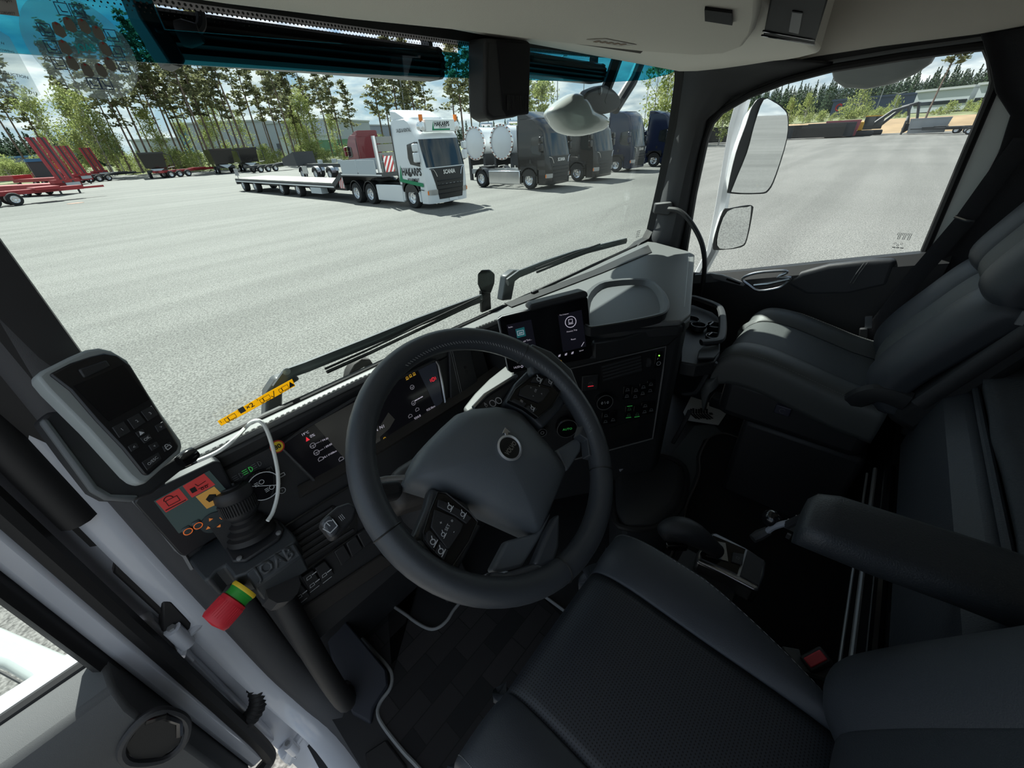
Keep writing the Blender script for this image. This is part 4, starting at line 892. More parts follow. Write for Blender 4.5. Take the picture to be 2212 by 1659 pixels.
for i in range(5): m.box(HP.px(1292 + i * 14, 56 + i * 2, .0237), (.012, .012, .0006))
m.build('pictogram', mat('brown_print', (.2, .12, .06), .6), lb)
m = MB(); m.prism([HP.px(*p, .001) for p in [(1650, 72), (1668, -20), (1800, -40), (1760, 92)]], (0, 0, -.006)); vp = m.build('vent_panel', mat('dark_vent', (.016, .016, .018), .7, spec=.2), r, bevel=.003)
m = MB()
for i in range(2): m.tube([HP.px(1648 + 3 * i, 66 - 10 * i, .008), HP.px(1762, 88 - 11 * i, .008)], .002, 5)
m.build('slat', GLOSS, vp)
m = MB(); m.prism([HP.px(*p, .007) for p in [(1706, 56), (1714, 10), (1738, 14), (1728, 62)]], (0, 0, -.003)); m.build('latch', PLASTIC, vp, bevel=.002)
m = MB(); m.prism([HP.px(*p, .0225) for p in [(1530, 0), (1590, 12), (1590, -20), (1530, -30)]], (0, 0, -.004)); m.build('speaker_grille', MAT['dark_vent'], r)
# sensor housing on the glass
r = thing('camera_housing', 'black camera housing hanging at the top of the windscreen', 'camera housing', PLG.px(1062, 100))
S = PLG; m = MB(); hp = [(1008, 86), (1113, 92), (1114, 236), (1106, 250), (1080, 258), (1030, 265), (1014, 256), (1010, 240)]
m.loft([[S.px(*p, .0) for p in hp], [S.px(1060 + (x - 1060) * .93, y if y < 100 else y - 6, .05) for x, y in hp]]); m.build('body', PLASTIC, r, bevel=.008, seg=3)
m = MB(); m.prism([S.px(*p, .052) for p in [(1034, 90), (1108, 96), (1108, 246), (1060, 252), (1050, 236)]], S.n * -.008); cv = m.build('cover', MAT['dark_vent'], r, bevel=.004)
m = MB()
for i in range(16): a = 1058 + i * 3.2; m.tube([S.px(a, 206 + i * .1, .054), S.px(a + 1, 238 - i * .1, .054)], .0008, 4)
m.build('vent_slot', INK, cv)

# ------------------------------------------------------------------ things outside the glass
def lightbar(label, x0, x1, z0, z1, Y, tilt=0):
    r = thing('light_bar', label, 'light bar', ((x0 + x1) / 2, Y, z0)); h = z1 - z0; n = 22; prof = []
    for i in range(11): prof.append((Y - .030 - (.006 if i % 2 else 0) - .014 * math.sin(PI * i / 10), z0 + h * i / 10))
    P = [Vector((0, y, z)) for y, z in prof] + [Vector((0, Y + .03, z1)), Vector((0, Y + .04, z0 + h * .3)), Vector((0, Y + .02, z0))]
    m = MB(); m.loft([[p + Vector((x, 0, tilt * x)) for p in P] for x in (x0, x1)]); m.build('housing', mat('black_anodised', (.008, .008, .009), .3), r, smooth=20)
    for x, s in ((x0, -1), (x1, 1)):
        m = MB(); m.prism([Vector((x, p.y - .004 if p.y < Y else p.y, p.z)) for p in P], (s * .012, 0, 0)); m.build('end_cap', PLASTIC, r, bevel=.003)
    m = MB(); m.b2((x0 + .01, Y + .045, z0 + .01), (x1 - .01, Y + .046, z1 - .01)); m.build('lens', DKGLASS, r)
    return r
lbr = lightbar('long black finned light bar outside, left of the camera housing', -.69, -.125, 1.385, 1.448, .98)
c = Vector((-.71, .935, 1.44)); m = MB(); m.prism([(-.715, .93, 1.70), (-.70, .93, 1.70), (-.70, .93, 1.50), (-.675, .93, 1.382), (-.685, .93, 1.372), (-.70, .93, 1.376), (-.715, .93, 1.43)], (0, .06, 0)); m.build('bracket', PLASTIC, lbr, bevel=.003)
m = MB(); m.tube(smoothpath([(-.640, .915, 1.50), (-.636, .912, 1.44), (-.650, .912, 1.418), (-.672, .92, 1.414)], 5), .007, 8); m.lathe([(.016, 0), (.018, .01), (.012, .03)], (-.672, .925, 1.414), (.8, -.5, 0), 12); m.build('plug_lead', RUBBER, lbr)
lb2 = lightbar('shorter black finned light bar outside, right of the camera housing', .10, .67, 1.412, 1.468, .98)
for o, x in ((lbr, -.12), (lb2, .095), (lb2, .675)): m = MB(); m.b2((x - .006, .97, 1.42), (x + .006, 1.0, 1.70)); m.build('bracket', PLASTIC, o)
m = MB(); m.grid(lambda u, v: Vector((-1.0 + 1.93 * u, .94 + .30 * v - .02 * math.cos(PI * (u - .5)), 1.70 - .035 * v)), 14, 4)
for x in (-.95, .0, .74): m.tube([(x, .86, 1.70), (x, 1.0, 1.695)], .012, 6)
tag(m.build('shade_visor', mat('smoked_visor', (.01, .01, .012), .3), solid=.012), 'dark exterior sun visor added out of view to shade the cab', 'sun visor')  # added out of view; edges set so wheel and dash fall in shade
m = MB(); m.prism([(-1.12, .80, 1.74), (-1.12, .93, 1.62), (-1.12, .95, 1.80), (-1.12, .7, 2.1), (-1.12, -1.25, 2.15), (-1.12, -1.25, 1.80)], (2.22, 0, 0)); struct(m.build('trim_12', WPAINT))
# front mirror on two arms
r = thing('front_mirror', 'white round-backed mirror hanging on two black arms outside the windscreen', 'mirror', at(1310, 220, Y=1.0)); Y = 1.0
for a in ([(1345, 92), (1318, 170), (1298, 222)], [(1396, 100), (1366, 175), (1328, 236)]):
    m = MB(); m.tube([at(*p, Y=Y) for p in a], [.024, .023, .022], 10); m.build('arm', PLASTIC, r)
m = MB(); m.prism([at(*p, Y=Y - .02) for p in [(w.x, w.y) for w in smoothpath([(1286, 190, 0), (1312, 184, 0), (1338, 206, 0), (1340, 232, 0), (1310, 246, 0), (1272, 240, 0), (1260, 218, 0), (1270, 200, 0)], 3, True)]], (0, .05, 0)); jn = m.build('joint', PLASTIC, r, bevel=.008)
m = MB(); a = at(1298, 196, Y=Y - .024); m.lathe([(.012, 0), (.014, .006), (.006, .008)], a + Vector((0, .008, 0)), (0, -1, 0), 14); m.build('screw', GLOSS, jn)
hp = [(w.x, w.y) for w in smoothpath([(a, b, 0) for a, b in [(1191, 243), (1210, 220), (1238, 202), (1252, 208), (1270, 236), (1298, 250), (1309, 262), (1304, 278), (1280, 288), (1250, 294), (1222, 288), (1203, 268)]], 4, True)]
m = MB(); B0 = [at(*p, Y=Y + .02) for p in hp]; cc = sum(B0, Vector()) / len(B0)
m.loft([[cc + (p - cc) * k + Vector((0, d, 0)) for p in B0] for k, d in ((.90, .05), (1, .02), (1.0, -.004), (.96, -.018), (.84, -.034), (.6, -.046), (.3, -.051), (.05, -.052))]); m.build('housing', mat('white_mirror_back', (.50, .52, .50), .2, coat=.6), r, smooth=70)
# windscreen wipers
def wiper(label, arm, blade, base):
    r = thing('wiper', label, 'wiper', at(*arm[0], Y=.86)); m = MB(); m.tube([at(*p, Y=.86) for p in arm], [(.007, .014)] * len(arm), 6, flat=(0, 1, 0)); m.build('arm', mat('wiper_grey', (.10, .105, .11), .3, .3), r)
    m = MB(); m.tube([at(*p, Y=.84) for p in blade], .0045, 6); m.tube([at(p[0] - 4, p[1] - 7, Y=.845) for p in blade], .003, 6); m.build('blade', BLACKTRIM, r)
    m = MB(); m.prism([at(*p, Y=.87) for p in base], (0, .03, 0)); m.build('mount', mat('wiper_grey', 0), r, bevel=.005)
    return r
wp = wiper('long wiper lying across the windscreen base, left one', [(600, 838), (622, 806), (660, 793), (780, 745), (900, 696), (1040, 644)], [(706, 804), (800, 762), (930, 700), (1040, 648)], [(573, 915), (576, 850), (596, 820), (636, 806), (650, 820), (612, 845), (610, 912)])
m = MB(); a = at(618, 802, Y=.845); m.lathe([(.007, 0), (.008, .003), (.003, .006)], a, (0, -1, 0), 12); m.build('pivot', STEEL, wp)
wiper('wiper at the right half of the windscreen base', [(1096, 610), (1120, 592), (1170, 572), (1240, 548), (1352, 520)], [(1160, 588), (1240, 556), (1300, 534)], [(1086, 650), (1094, 598), (1112, 584), (1132, 584), (1114, 606), (1106, 648)])
r = thing('paddle_marker', 'black paddle on a short stem at the windscreen base', 'marker', at(1050, 668, Y=.87)); m = MB()
m.loft([[at(x, y, Y=.88 - d) for x, y in [(1032, 592), (1040, 583), (1058, 582), (1069, 592), (1068, 612), (1060, 634), (1040, 632), (1032, 614)]] for d in (0, .012)]); m.build('head', GLOSS, r, bevel=.004)
m = MB(); m.prism([at(*p, Y=.87) for p in [(1040, 628), (1060, 630), (1062, 668), (1042, 676)]], (0, .012, 0)); m.build('stem', GLOSS, r, bevel=.003)
m = MB(); P = [(752, 826), (756, 806), (766, 788), (782, 776), (800, 776), (816, 800), (806, 806), (790, 792), (776, 800), (768, 822)]; m.prism([at(*p, Y=.88) for p in P], (0, .03, 0)); m.build('cap', mat('brown_black_cap', (.03, .025, .022), .6), wp, bevel=.003)
# passenger side mirrors
MIR = mat('mirror_glass', (.9, .92, .93), .02, 1.0)
r = thing('side_mirror', 'tall white-framed side mirror with a small square one below, outside the right window', 'mirror', at(1560, 500, X=1.25)); X = 1.25
m = MB(); m.tube([at(*p, X=X + .05) for p in [(1606, 215), (1590, 270), (1560, 440), (1540, 540), (1508, 600)]], [(.035, .03)] * 5, 8, flat=(1, 0, 0)); m.build('arm', WPAINT2, r)
def mirr(outl, gl, n, nm, o, th):
    q = Plane(at(*o, X=X), n, (1, -.3, 0)); m = MB(); outl = [(w.x, w.y) for w in smoothpath([(a, b, 0) for a, b in outl], 3, True)]; gl = [(w.x, w.y) for w in smoothpath([(a, b, 0) for a, b in gl], 3, True)]; m.loft([[q.px(*p, 0) for p in outl], [q.px(*p, 0) - q.n * th + (q.px(*o) - q.px(*p)) * .25 for p in outl]]); h = m.build(nm, WPAINT2, r, bevel=.006)
    m = MB(); m.prism([q.px(*p, .002) for p in outl], -q.n * .004); m.build('rim', PLASTIC, h)
    m = MB(); m.prism([q.px(*p, .0045) for p in gl], -q.n * .002); m.build('mirror_glass', MIR, h, smooth=0)
mn = Vector((-.55, -.80, -.02))
mirr([(1641, 212), (1668, 216), (1690, 230), (1702, 250), (1700, 300), (1676, 380), (1660, 412), (1640, 419), (1578, 418), (1573, 405), (1590, 330), (1612, 268), (1625, 230)], [(1648, 216), (1670, 221), (1688, 234), (1699, 252), (1697, 300), (1673, 378), (1657, 409), (1638, 416), (1584, 415), (1582, 404), (1612, 330), (1628, 270)], mn, 'housing', (1640, 320), .06)
mirr([(1562, 455), (1575, 450), (1615, 443), (1625, 445), (1626, 455), (1614, 515), (1600, 534), (1550, 540), (1540, 535), (1545, 505)], [(1570, 456), (1612, 447), (1621, 450), (1611, 513), (1597, 531), (1553, 536), (1550, 505)], Vector((-.5, -.84, -.1)), 'lower_housing', (1585, 490), .04)
kp = [(1795, 152), (1800, 175), (1822, 190), (1870, 194), (1930, 182), (1980, 160), (2012, 138), (2022, 122), (1990, 100), (1800, 120)]
r = thing('kerb_mirror', 'grey bowl-shaped kerb mirror above the right door window', 'mirror', at(1900, 150, X=1.22)); B0 = [at(*p, X=1.2) for p in kp]; cc = sum(B0, Vector()) / len(B0)
m = MB(); m.loft([[cc + (p - cc) * k + Vector((d, 0, d * .4)) for p in B0] for k, d in ((.8, -.01), (1, 0), (1, .05), (.85, .10))]); m.build('housing', mat('grey_mirror_shell', (.42, .42, .41), .5), r, bevel=.01)
m = MB(); m.tube([cc + Vector((.05, 0, .04)), cc + Vector((-.1, .05, .20)), cc + Vector((-.12, .05, .30))], .02, 6); m.build('arm', PLASTIC, r)
# ================================================================== DASHBOARD
DASHTOP = mat('grey_dash_pad', (.135, .14, .14), .45, bump=.12, bscale=800, spec=.5)
DASH = mat('black_dash_plastic', (.021, .022, .024), .5, bump=.15, bscale=900)
DASHB = mat('brown_black_trim', (.03, .027, .025), .5, bump=.15, bscale=900)
SCREEN = mat('screen_black', (.006, .006, .007), .12, emit=(.003, .003, .004), estr=.5)
SCR2 = mat('screen_grey', (.03, .03, .03), .2, emit=(.02, .02, .018), estr=.6)
LIT = mat('lit_print', (.6, .62, .68), .5, emit=(.55, .5, .6), estr=.55)
LITDIM = mat('lit_print_dim', (.2, .2, .22), .5, emit=(.25, .24, .28), estr=.4)
LRED = mat('lit_red', (.6, .03, .03), .5, emit=(.8, .03, .05), estr=.8)
LGRN = mat('lit_green', (.03, .4, .06), .5, emit=(.04, .40, .08), estr=.4)
LAMB = mat('lit_amber', (.5, .3, .03), .5, emit=(.55, .32, .03), estr=.5)
dash = thing('dashboard', 'black truck dashboard with grey padded top along the windscreen', 'dashboard', (0, .7, 0))
PF = Plane((-.65, .765, .775), (0, -math.cos(rad(15)), math.sin(rad(15))))
PS = yawel((.115, .315, .62), -40, 4)          # centre stack face, turned to the driver
PR = yawel((.48, .44, .6), 19, 0)              # passenger side face
# top pad
TOP = [(-.95, .795), (.93, .795), (.93, .75), (.845, .57), (.80, .525), (.17, .315), (.10, .315), (-.05, .47), (-.075, .56), (-.05, .70), (-.175, .742), (-.31, .757), (-.62, .772), (-.95, .766)]
m = MB(); m.prism([(x, y, .803) for x, y in TOP], (0, 0, -.016)); m.build('top_pad', DASHTOP, dash, bevel=.007, seg=4)
m = MB(); m.prism([(x * .997, y - .002 if y < .5 else y, .788) for x, y in TOP], (0, 0, -.035)); m.build('pad_side', DASH, dash, bevel=.008)  # darker than the top pad: shade on the sides put into the colour
m = MB()
sp = [Vector((x, y - .001, .8035)) for x, y in [(-.94, .7725), (-.62, .778), (-.31, .763), (-.175, .748), (-.07, .72)]]
for a, b in zip(sp, sp[1:]):
    n = int((b - a).length / .011)
    for i in range(n): q = a.lerp(b, (i + .2) / n); e = a.lerp(b, (i + .75) / n); m.tube([q, e], .0006, 4)
for i in range(50):
    q = Vector((.83, .56, .8035)).lerp(Vector((.20, .345, .8035)), i / 50); m.tube([q, q + Vector((-.007, -.0025, 0))], .0008, 4)
m.build('stitching', PRINT, dash)
m = MB(); m.tube([(-.95, .802, .800), (-.5, .803, .801), (0, .803, .801), (.93, .803, .801)], .004, 6); m.build('glass_seal', RUBBER, dash)
m = MB(); a = at(1155, 632, Z=.806); m.box(a + Vector((0, 0, .004)), (.03, .012, .008)); m.build('clip', PLASTIC, dash, bevel=.002)
m = MB(); m.prism([at(*p, Z=.8045) for p in [(1105, 664), (1300, 590), (1408, 545), (1400, 530), (1280, 585), (1090, 656)]], (0, 0, .002)); m.build('defroster_slot', INK, dash)
# carcass under the pad
m = MB(); m.prism([PF.uv(-.33, -.02, 0), PF.uv(.40, -.02, 0), PF.uv(.40, -.47, 0), PF.uv(-.33, -.47, 0)], (0, .10, 0)); m.build('front_panel', DASH, dash)
m = MB(); m.prism([(-.22, .59, .765), (-.03, .445, .765), (.115, .315, .765), (.17, .318, .765), (.80, .53, .765), (.845, .58, .765), (.845, .79, .765), (-.22, .79, .765)], (0, 0, -.62)); m.build('centre_body', DASH, dash, bevel=.012, seg=3)
m = MB(); m.prism([PS.px(*p, .012) for p in [(1278, 735), (1340, 726), (1430, 694), (1452, 688), (1480, 694), (1474, 714), (1440, 745), (1210, 798), (1200, 770), (1278, 765)]], -PS.n * .05); m.build('pad_edge', mat('black_pad', (.02, .021, .022), .45, bump=.2, bscale=900), dash, bevel=.008)
# instrument panel
CL = [(601, 962), (652, 926), (760, 862), (850, 822), (934, 779), (942, 780), (951, 830), (958, 868), (955, 878), (940, 888), (800, 980), (692, 1044), (684, 1044)]
m = MB(); m.slab(PF, CL, .012, .006); ins = m.build('instrument_panel', SCREEN, dash)
m = MB(); m.tube([PF.px(*p, .007) for p in CL], .0035, 6, closed=True); m.build('bezel', PLAST2, ins)
m = MB(); m.tube([PF.px(*p, .009) for p in [(601, 962), (684, 1044)]], .003, 6); m.build('trim_edge', SATIN, ins); m = MB(); m.tube([PF.px(*p, .009) for p in [(938, 779), (944, 790), (958, 866), (954, 879)]], .003, 6); m.build('trim_edge', SATIN, ins)
H = .0068
m = MB(); m.slab(PF, [(676, 915), (800, 848), (820, 955), (742, 990)], .0004, H); m.slab(PF, [(800, 950), (836, 890), (850, 905), (838, 925), (792, 965)], .0004, H); m.build('screen', SCR2, ins)
m = MB(); m.slab(PF, [(898, 795), (938, 782), (953, 866), (940, 884)], .0004, H); m.build('warning_field', mat('screen_blue_grey', (.03, .035, .045), .2, emit=(.012, .014, .02), estr=.4), ins)
m = MB(); H2 = .0075
for t, p, q in (('19°C', (650, 938), (664, 931)), ('0%', (667, 942), (677, 937)), ('--:-- / 04:30', (679, 956), (706, 945)), ('--:-- / 09:00', (687, 972), (714, 957)), ('10.1 l/100km', (696, 987), (724, 972)), ('00:03', (706, 1023), (723, 1014)), ('N', (806, 930), (812, 926)), ('N1', (817, 923), (826, 919)), ('934.8', (892, 904), (905, 896)), ('925.0km', (918, 886), (936, 876))): m.textpx(t, PF, p, q, h=H2)
m.bars(PF, (893, 865), (911, 855), H2); m.build('readout', LIT, ins)
m = MB()
for c, k in (((673, 961), 0), ((681, 976), 0), ((887, 836), 0), ((890, 870), 0)): u, v = PF.loc(*c); m.circ(PF, u, v, .0055, .0012, H2, 16); m.line(PF, [(u - .005, v), (u + .005, v)], .001, H2); m.line(PF, [(u, v), (u, v - .005)], .001, H2)
for c in ((690, 990), (700, 1027), (883, 898), (898, 884), (734, 990)): u, v = PF.loc(*c); m.line(PF, [(u - .005, v - .003), (u + .005, v - .003), (u + .005, v + .002), (u, v + .005), (u - .005, v + .002)], .0011, H2, True)
m.build('pictogram', LITDIM, ins)
m = MB(); u, v = PF.loc(661, 947); m.poly(PF, [(u - .004, v - .004), (u + .004, v - .004), (u, v + .005)], H2); u, v = PF.loc(932, 819); m.circ(PF, u, v, .0048, .0014, H2, 16); m.text('P', PF, u, v, .006, h=H2); m.line(PF, [(u - .008, v - .004), (u - .009, v), (u - .008, v + .004)], .0012, H2); m.line(PF, [(u + .008, v - .004), (u + .009, v), (u + .008, v + .004)], .0012, H2)
m.build('red_lamp', LRED, ins)
m = MB()
for c in ((876, 816), (883, 811), (891, 807), (828, 946)): u, v = PF.loc(*c); m.circ(PF, u, v, .003, .0014, H2, 8); m.line(PF, [(u - .004, v - .004), (u + .004, v - .004)], .0012, H2)
m.build('amber_lamp', LAMB, ins)
m = MB(); m.slab(PF, [(966, 756), (1010, 745), (1030, 830), (990, 865), (970, 872)], .01, .010); mp = m.build('centre_pad', PLASTIC, dash, bevel=.004)
m = MB()
for c in ((1000, 793), (1003, 802)): u, v = PF.loc(*c); m.circ(PF, u, v, .004, .0012, .011, 12)
m.build('sensor_hole', INK, mp)
m = MB()
for o in (0, 4): m.tube([PF.px(968 + o, 757, .0105), PF.px(992 + o, 862, .0105)], .0007, 4)
m.build('stitching', PRINTDIM, mp)
m = MB(); m.loft([[PF.px(x, y, h) for h, (x, y) in zip((.004, .03, .004), ((x0, y0), (x0 + 3, y0 + 12), (x0 + 6, y0 + 26)))] for x0, y0 in ((640, 1050), (760, 985), (900, 900), (1000, 838), (1090, 775))]); m.build('lower_ledge', DASHB, dash)
m = MB(); m.prism([at(*p, Z=.70) for p in [(1000, 880), (1024, 850), (1056, 818), (1094, 788), (1110, 800), (1110, 830), (1060, 862), (1010, 890)]], (0, 0, -.03)); m.build('steering_cowl', DASHTOP, dash, bevel=.006)
# lamp switch on the left
u, v = PF.loc(565, 1045); c = PF.uv(u, v); m = MB(); m.lathe([(.030, 0), (.030, .012), (.027, .016), (0, .017)], c, PF.n, 32); kn = m.build('light_knob', GLOSS, dash)
m = MB(); m.circ(PF, u, v, .0275, .0016, .0165, 32); m.build('ring', PRINT, kn)
m = MB(); m.line(PF, [(u - .020, v + .014), (u + .020, v - .012)], .0012, .0175)
for du, dv in ((-.004, .010), (.006, -.010)): m.circ(PF, u + du + .004, v + dv, .0042, .0011, .0175, 12); [m.line(PF, [(u + du - .008, v + dv + k), (u + du - .002, v + dv + k)], .001, .0175) for k in (-.003, 0, .003)]
m.build('pictogram', PRINT, kn)
def lampicon(c, mt, nm):
    u, v = PF.loc(*c); m = MB(); m.circ(PF, u + .003, v, .0048, .0012, .002, 14, -PI / 2, PI / 2); m.line(PF, [(u + .003, v - .005), (u + .003, v + .005)], .0012, .002)
    for k in (-.004, 0, .004): m.line(PF, [(u - .009, v + k), (u - .001, v + k)], .001, .002)
    m.build(nm, mt, dash)
lampicon((514, 1029), PRINTDIM, 'lamp_symbol'); lampicon((535, 1016), LGRN, 'lamp_symbol'); lampicon((554, 1004), PRINTDIM, 'lamp_symbol')
m = MB(); u, v = PF.loc(587, 1030); m.slabuv(PF, [(u - .006, v - .02), (u + .006, v - .02), (u + .006, v + .02), (u - .006, v + .02)], .006, .006); th_ = m.build('thumb_wheel', GLOSS, dash, bevel=.002)
m = MB(); m.line(PF, [(u - .007, v - .021), (u + .007, v - .021), (u + .007, v + .021), (u - .007, v + .021)], .0012, .004, True); m.build('frame', PRINTDIM, th_)
m = MB(); u, v = PF.loc(609, 1059); m.circ(PF, u, v, .006, .0011, .002, 16); m.text('i', PF, u, v, .006, h=.002); u, v = PF.loc(609, 1024); m.line(PF, [(u - .005, v - .004), (u + .004, v - .004), (u + .004, v + .002), (u - .005, v + .002)], .0014, .002, True); m.build('symbol', PRINT, dash)
# speed sticker
u, v = PF.loc(595, 962); c = PF.uv(u, v, .012); m = MB(); m.lathe([(.013, 0), (.013, .0006)], c, PF.n, 24); st = m.build('speed_sticker', RED, dash)
m = MB(); m.lathe([(.0105, 0), (.0105, .0004)], c + PF.n * .0007, PF.n, 24); m.build('yellow_disc', mat('sticker_yellow', (.80, .55, .03), .5), st)
m = MB(); m.text('80', PF, u, v, width=.013, bold=.03, h=.0135); m.build('number', INK, st)
# left vent, switch row and lower trim
VQ = [(598, 1168), (716, 1092), (770, 1108), (770, 1150), (650, 1220)]
m = MB(); m.slab(PF, VQ, .004, .003); vt = m.build('air_vent', INK, dash)
m = MB()
for i in range(6):
    f = i / 5; a = Vector((602 + 46 * f, 1170 + 46 * f)); b_ = Vector((716 + 46 * f, 1098 + 46 * f)); p, q = PF.px(*a, .004), PF.px(*b_, .004); m.tube([p, q], [(.0045, .002)] * 2, 6, flat=(0, 0, 1))
m.build('slat', PLAST2, vt)
SW = [[(620, 1270), (646, 1254), (668, 1283), (640, 1299)], [(649, 1243), (673, 1227), (691, 1254), (667, 1274)], [(677, 1224), (699, 1208), (720, 1236), (692, 1253)], [(718, 1189), (739, 1173), (755, 1201), (734, 1219)], [(744, 1171), (765, 1154), (781, 1182), (757, 1200)], [(768, 1152), (788, 1138), (802, 1165), (783, 1180)]]
for i, s in enumerate(SW):
    m = MB(); m.slab(PF, s, .02, .010); sw = m.build('rocker_switch', PLASTIC, dash, bevel=.002)
    if i < 3:
        c = sum((Vector(p) for p in s), Vector((0, 0))) / 4; m = MB()
        for dx, dy in ([(2, 6)] if i != 1 else [(-4, -8), (3, 8)]):
            u, v = PF.loc(c.x + dx, c.y + dy); m.line(PF, [(u - .008, v - .003), (u + .002, v - .003), (u + .002, v + .003), (u - .006, v + .003)], .001, .0108, True); m.line(PF, [(u + .005, v + .001), (u + .014, v + .001)], .0022, .0108)
        u, v = PF.loc(c.x + 6, c.y + 18); m.line(PF, [(u - .01, v), (u + .01, v)], .001, .0108); m.build('symbol', PRINT, sw)
m = MB(); m.slab(PF, [(604, 1284), (636, 1310), (640, 1318), (822, 1196), (850, 1214), (660, 1345), (640, 1340), (596, 1288)], .02, .006); m.build('lower_trim', DASHB, dash, bevel=.003)
m = MB(); m.tube([PF.px(*p, .006) for p in [(560, 1170), (700, 1080), (800, 1020)]], .003, 6); m.tube([PF.px(*p, .006) for p in [(600, 1270), (700, 1200), (815, 1120)]], .002, 6); m.build('panel_gap', INK, dash)
# centre screen
SC_ = yawel((-.202, .553, .808), -38.1, 10.4); _x = SC_.x * math.cos(rad(4.5)) + SC_.y * math.sin(rad(4.5)); SC_.y = SC_.n.cross(_x); SC_.x = _x
SQ = [(1076, 690), (1084, 684), (1262, 641), (1270, 643), (1280, 768), (1274, 775), (1104, 806), (1096, 800)]
m = MB(); m.slab(SC_, SQ, .018, 0); scr = m.build('centre_screen', GLOSS, dash, bevel=.003)
m = MB(); m.tube([SC_.px(*p, -.002) for p in [(1098, 800), (1076, 690), (1084, 684), (1262, 641)]], .0022, 6); m.build('frame_edge', STEEL, scr)
m = MB(); m.slab(SC_, [(1138, 664), (1143, 655), (1258, 626), (1265, 630), (1266, 640), (1144, 670)], .05, .018); m.build('hood', PLASTIC, scr, bevel=.005)
for tl in ([(1094, 702), (1147, 690), (1158, 748), (1106, 758)], [(1205, 681), (1256, 669), (1266, 748), (1216, 760)]): m = MB(); m.slab(SC_, tl, .0004, .0012); m.build('screen_tile', mat('screen_tile', (.012, .012, .02), .2, emit=(.007, .007, .011), estr=.4), scr)
m = MB(); m.slab(SC_, [(1113, 711), (1132, 706), (1136, 725), (1117, 730)], .0004, .002); m.build('radio_tile', mat('teal_tile', (.02, .10, .11), .4, emit=(.01, .09, .10), estr=.6), scr)
m = MB(); h = .0028
for t, p, q in (('Radio', (1098, 707), (1107, 705)), ('FM', (1121, 720), (1128, 718)), ('ed Tmi...', (1130, 737), (1148, 732)), ('Trip Computer', (1208, 681), (1228, 677)), ('Primary Trip', (1224, 717), (1246, 712)), ('Reset', (1233, 733), (1243, 731)), ('14:33', (1110, 794), (1122, 791)), ('Driver', (1251, 758), (1260, 755))): m.textpx(t, SC_, p, q, h=h)
for c in ((1195, 772), (1208, 768), (1222, 765), (1236, 762)): u, v = SC_.loc(*c); m.line(SC_, [(u - .003, v - .002), (u + .003, v + .003)], .0016, h); m.circ(SC_, u, v, .0024, .0008, h, 8)
u, v = SC_.loc(1258, 743); m.line(SC_, [(u - .004, v - .005), (u + .004, v + .005)], .0014, h); u, v = SC_.loc(1127, 791); m.circ(SC_, u, v, .003, .001, h, 10)
u, v = SC_.loc(1124, 718); m.line(SC_, [(u - .008, v - .006), (u + .008, v - .006), (u + .008, v + .005), (u - .008, v + .005)], .0009, h, True)
u, v = SC_.loc(1232, 695); m.circ(SC_, u, v, .0145, .0016, h, 28); m.line(SC_, [(u - .005, v - .002), (u + .005, v - .002), (u + .005, v + .007), (u - .005, v + .007)], .0011, h, True); m.line(SC_, [(u - .006, v - .005), (u + .006, v - .005)], .0016, h); m.build('readout', LIT, scr)
m = MB(); u, v = SC_.loc(1210, 780); m.circ(SC_, u, v, .003, .0016, h, 6); m.build('yellow_mark', LAMB, scr)
# centre stack: frame, vent, switches, knobs
TR_, BR_, BL_, TL_ = (1436, 746), (1408, 945), (1240, 990), (1218, 797)
m = MB(); m.slab(PS, [TL_, TR_, BR_, BL_], .004, .004); stk = m.build('switch_panel', mat('dark_switch_panel', (.011, .0115, .013), .4), dash)
m = MB(); m.tube([PS.px(*p, .006) for p in [TL_, TR_, (1430, 800), BR_, BL_]], .0028, 6); m.build('frame', mat('grey_frame', (.12, .12, .12), .5), stk)
m = MB(); m.slab(PS, [(1296, 786), (1382, 763), (1384, 800), (1300, 824)], .003, .0065); sv = m.build('centre_vent', INK, dash)
m = MB()
for i in range(5): f = i / 4; m.tube([PS.px(1298 + 3 * f, 792 + 28 * f, .0075), PS.px(1382 + 2 * f, 769 + 27 * f, .0075)], [(.005, .002)] * 2, 6, flat=(0, 0, 1))
m.build('slat', PLASTIC, sv)
def sq(c, w, h_): 
    u, v = PS.loc(*c); return [(u - w / 2, v - h_ / 2), (u + w / 2, v - h_ / 2), (u + w / 2, v + h_ / 2), (u - w / 2, v + h_ / 2)], u, v
def stackswitch(c, w=.026, h_=.045, icons=((0, .011), (0, -.011)), mt=PRINTDIM, bars=()):
    q, u, v = sq(c, w, h_); m = MB(); m.slabuv(PS, q, .004, .010); s = m.build('stack_switch', GLOSS, dash, bevel=.0015)
    m = MB()
    for k, (a, b_) in enumerate(icons): 
        m.line(PS, [(u + a - .005, v + b_ - .003), (u + a + .005, v + b_ - .003), (u + a + .003, v + b_ + .003), (u + a - .003, v + b_ + .004)], .0011, .0106, True); m.line(PS, [(u + a - .007, v + b_ - .005), (u + a + .007, v + b_ - .005)], .001, .0106)
    m.build('symbol', mt, s)
    if bars:
        m = MB(); [m.line(PS, [(u - .008, v + b_), (u + .008, v + b_)], .0016, .0106) for b_ in bars]; m.build('green_bar', LGRN, s)
for c in ((1352, 845), (1370, 846), (1386, 839), (1402, 833)): stackswitch(c)
stackswitch((1356, 886), bars=(.021, -.021), mt=mat('faint_green', (.08, .2, .1), .5)); stackswitch((1374, 886), icons=((0, -.008),), mt=MAT['faint_green'], bars=(-.018,)); stackswitch((1390, 879)); stackswitch((1404, 878), icons=((0, -.006),)); stackswitch((1306, 900)); stackswitch((1322, 898), icons=((0, -.008),))
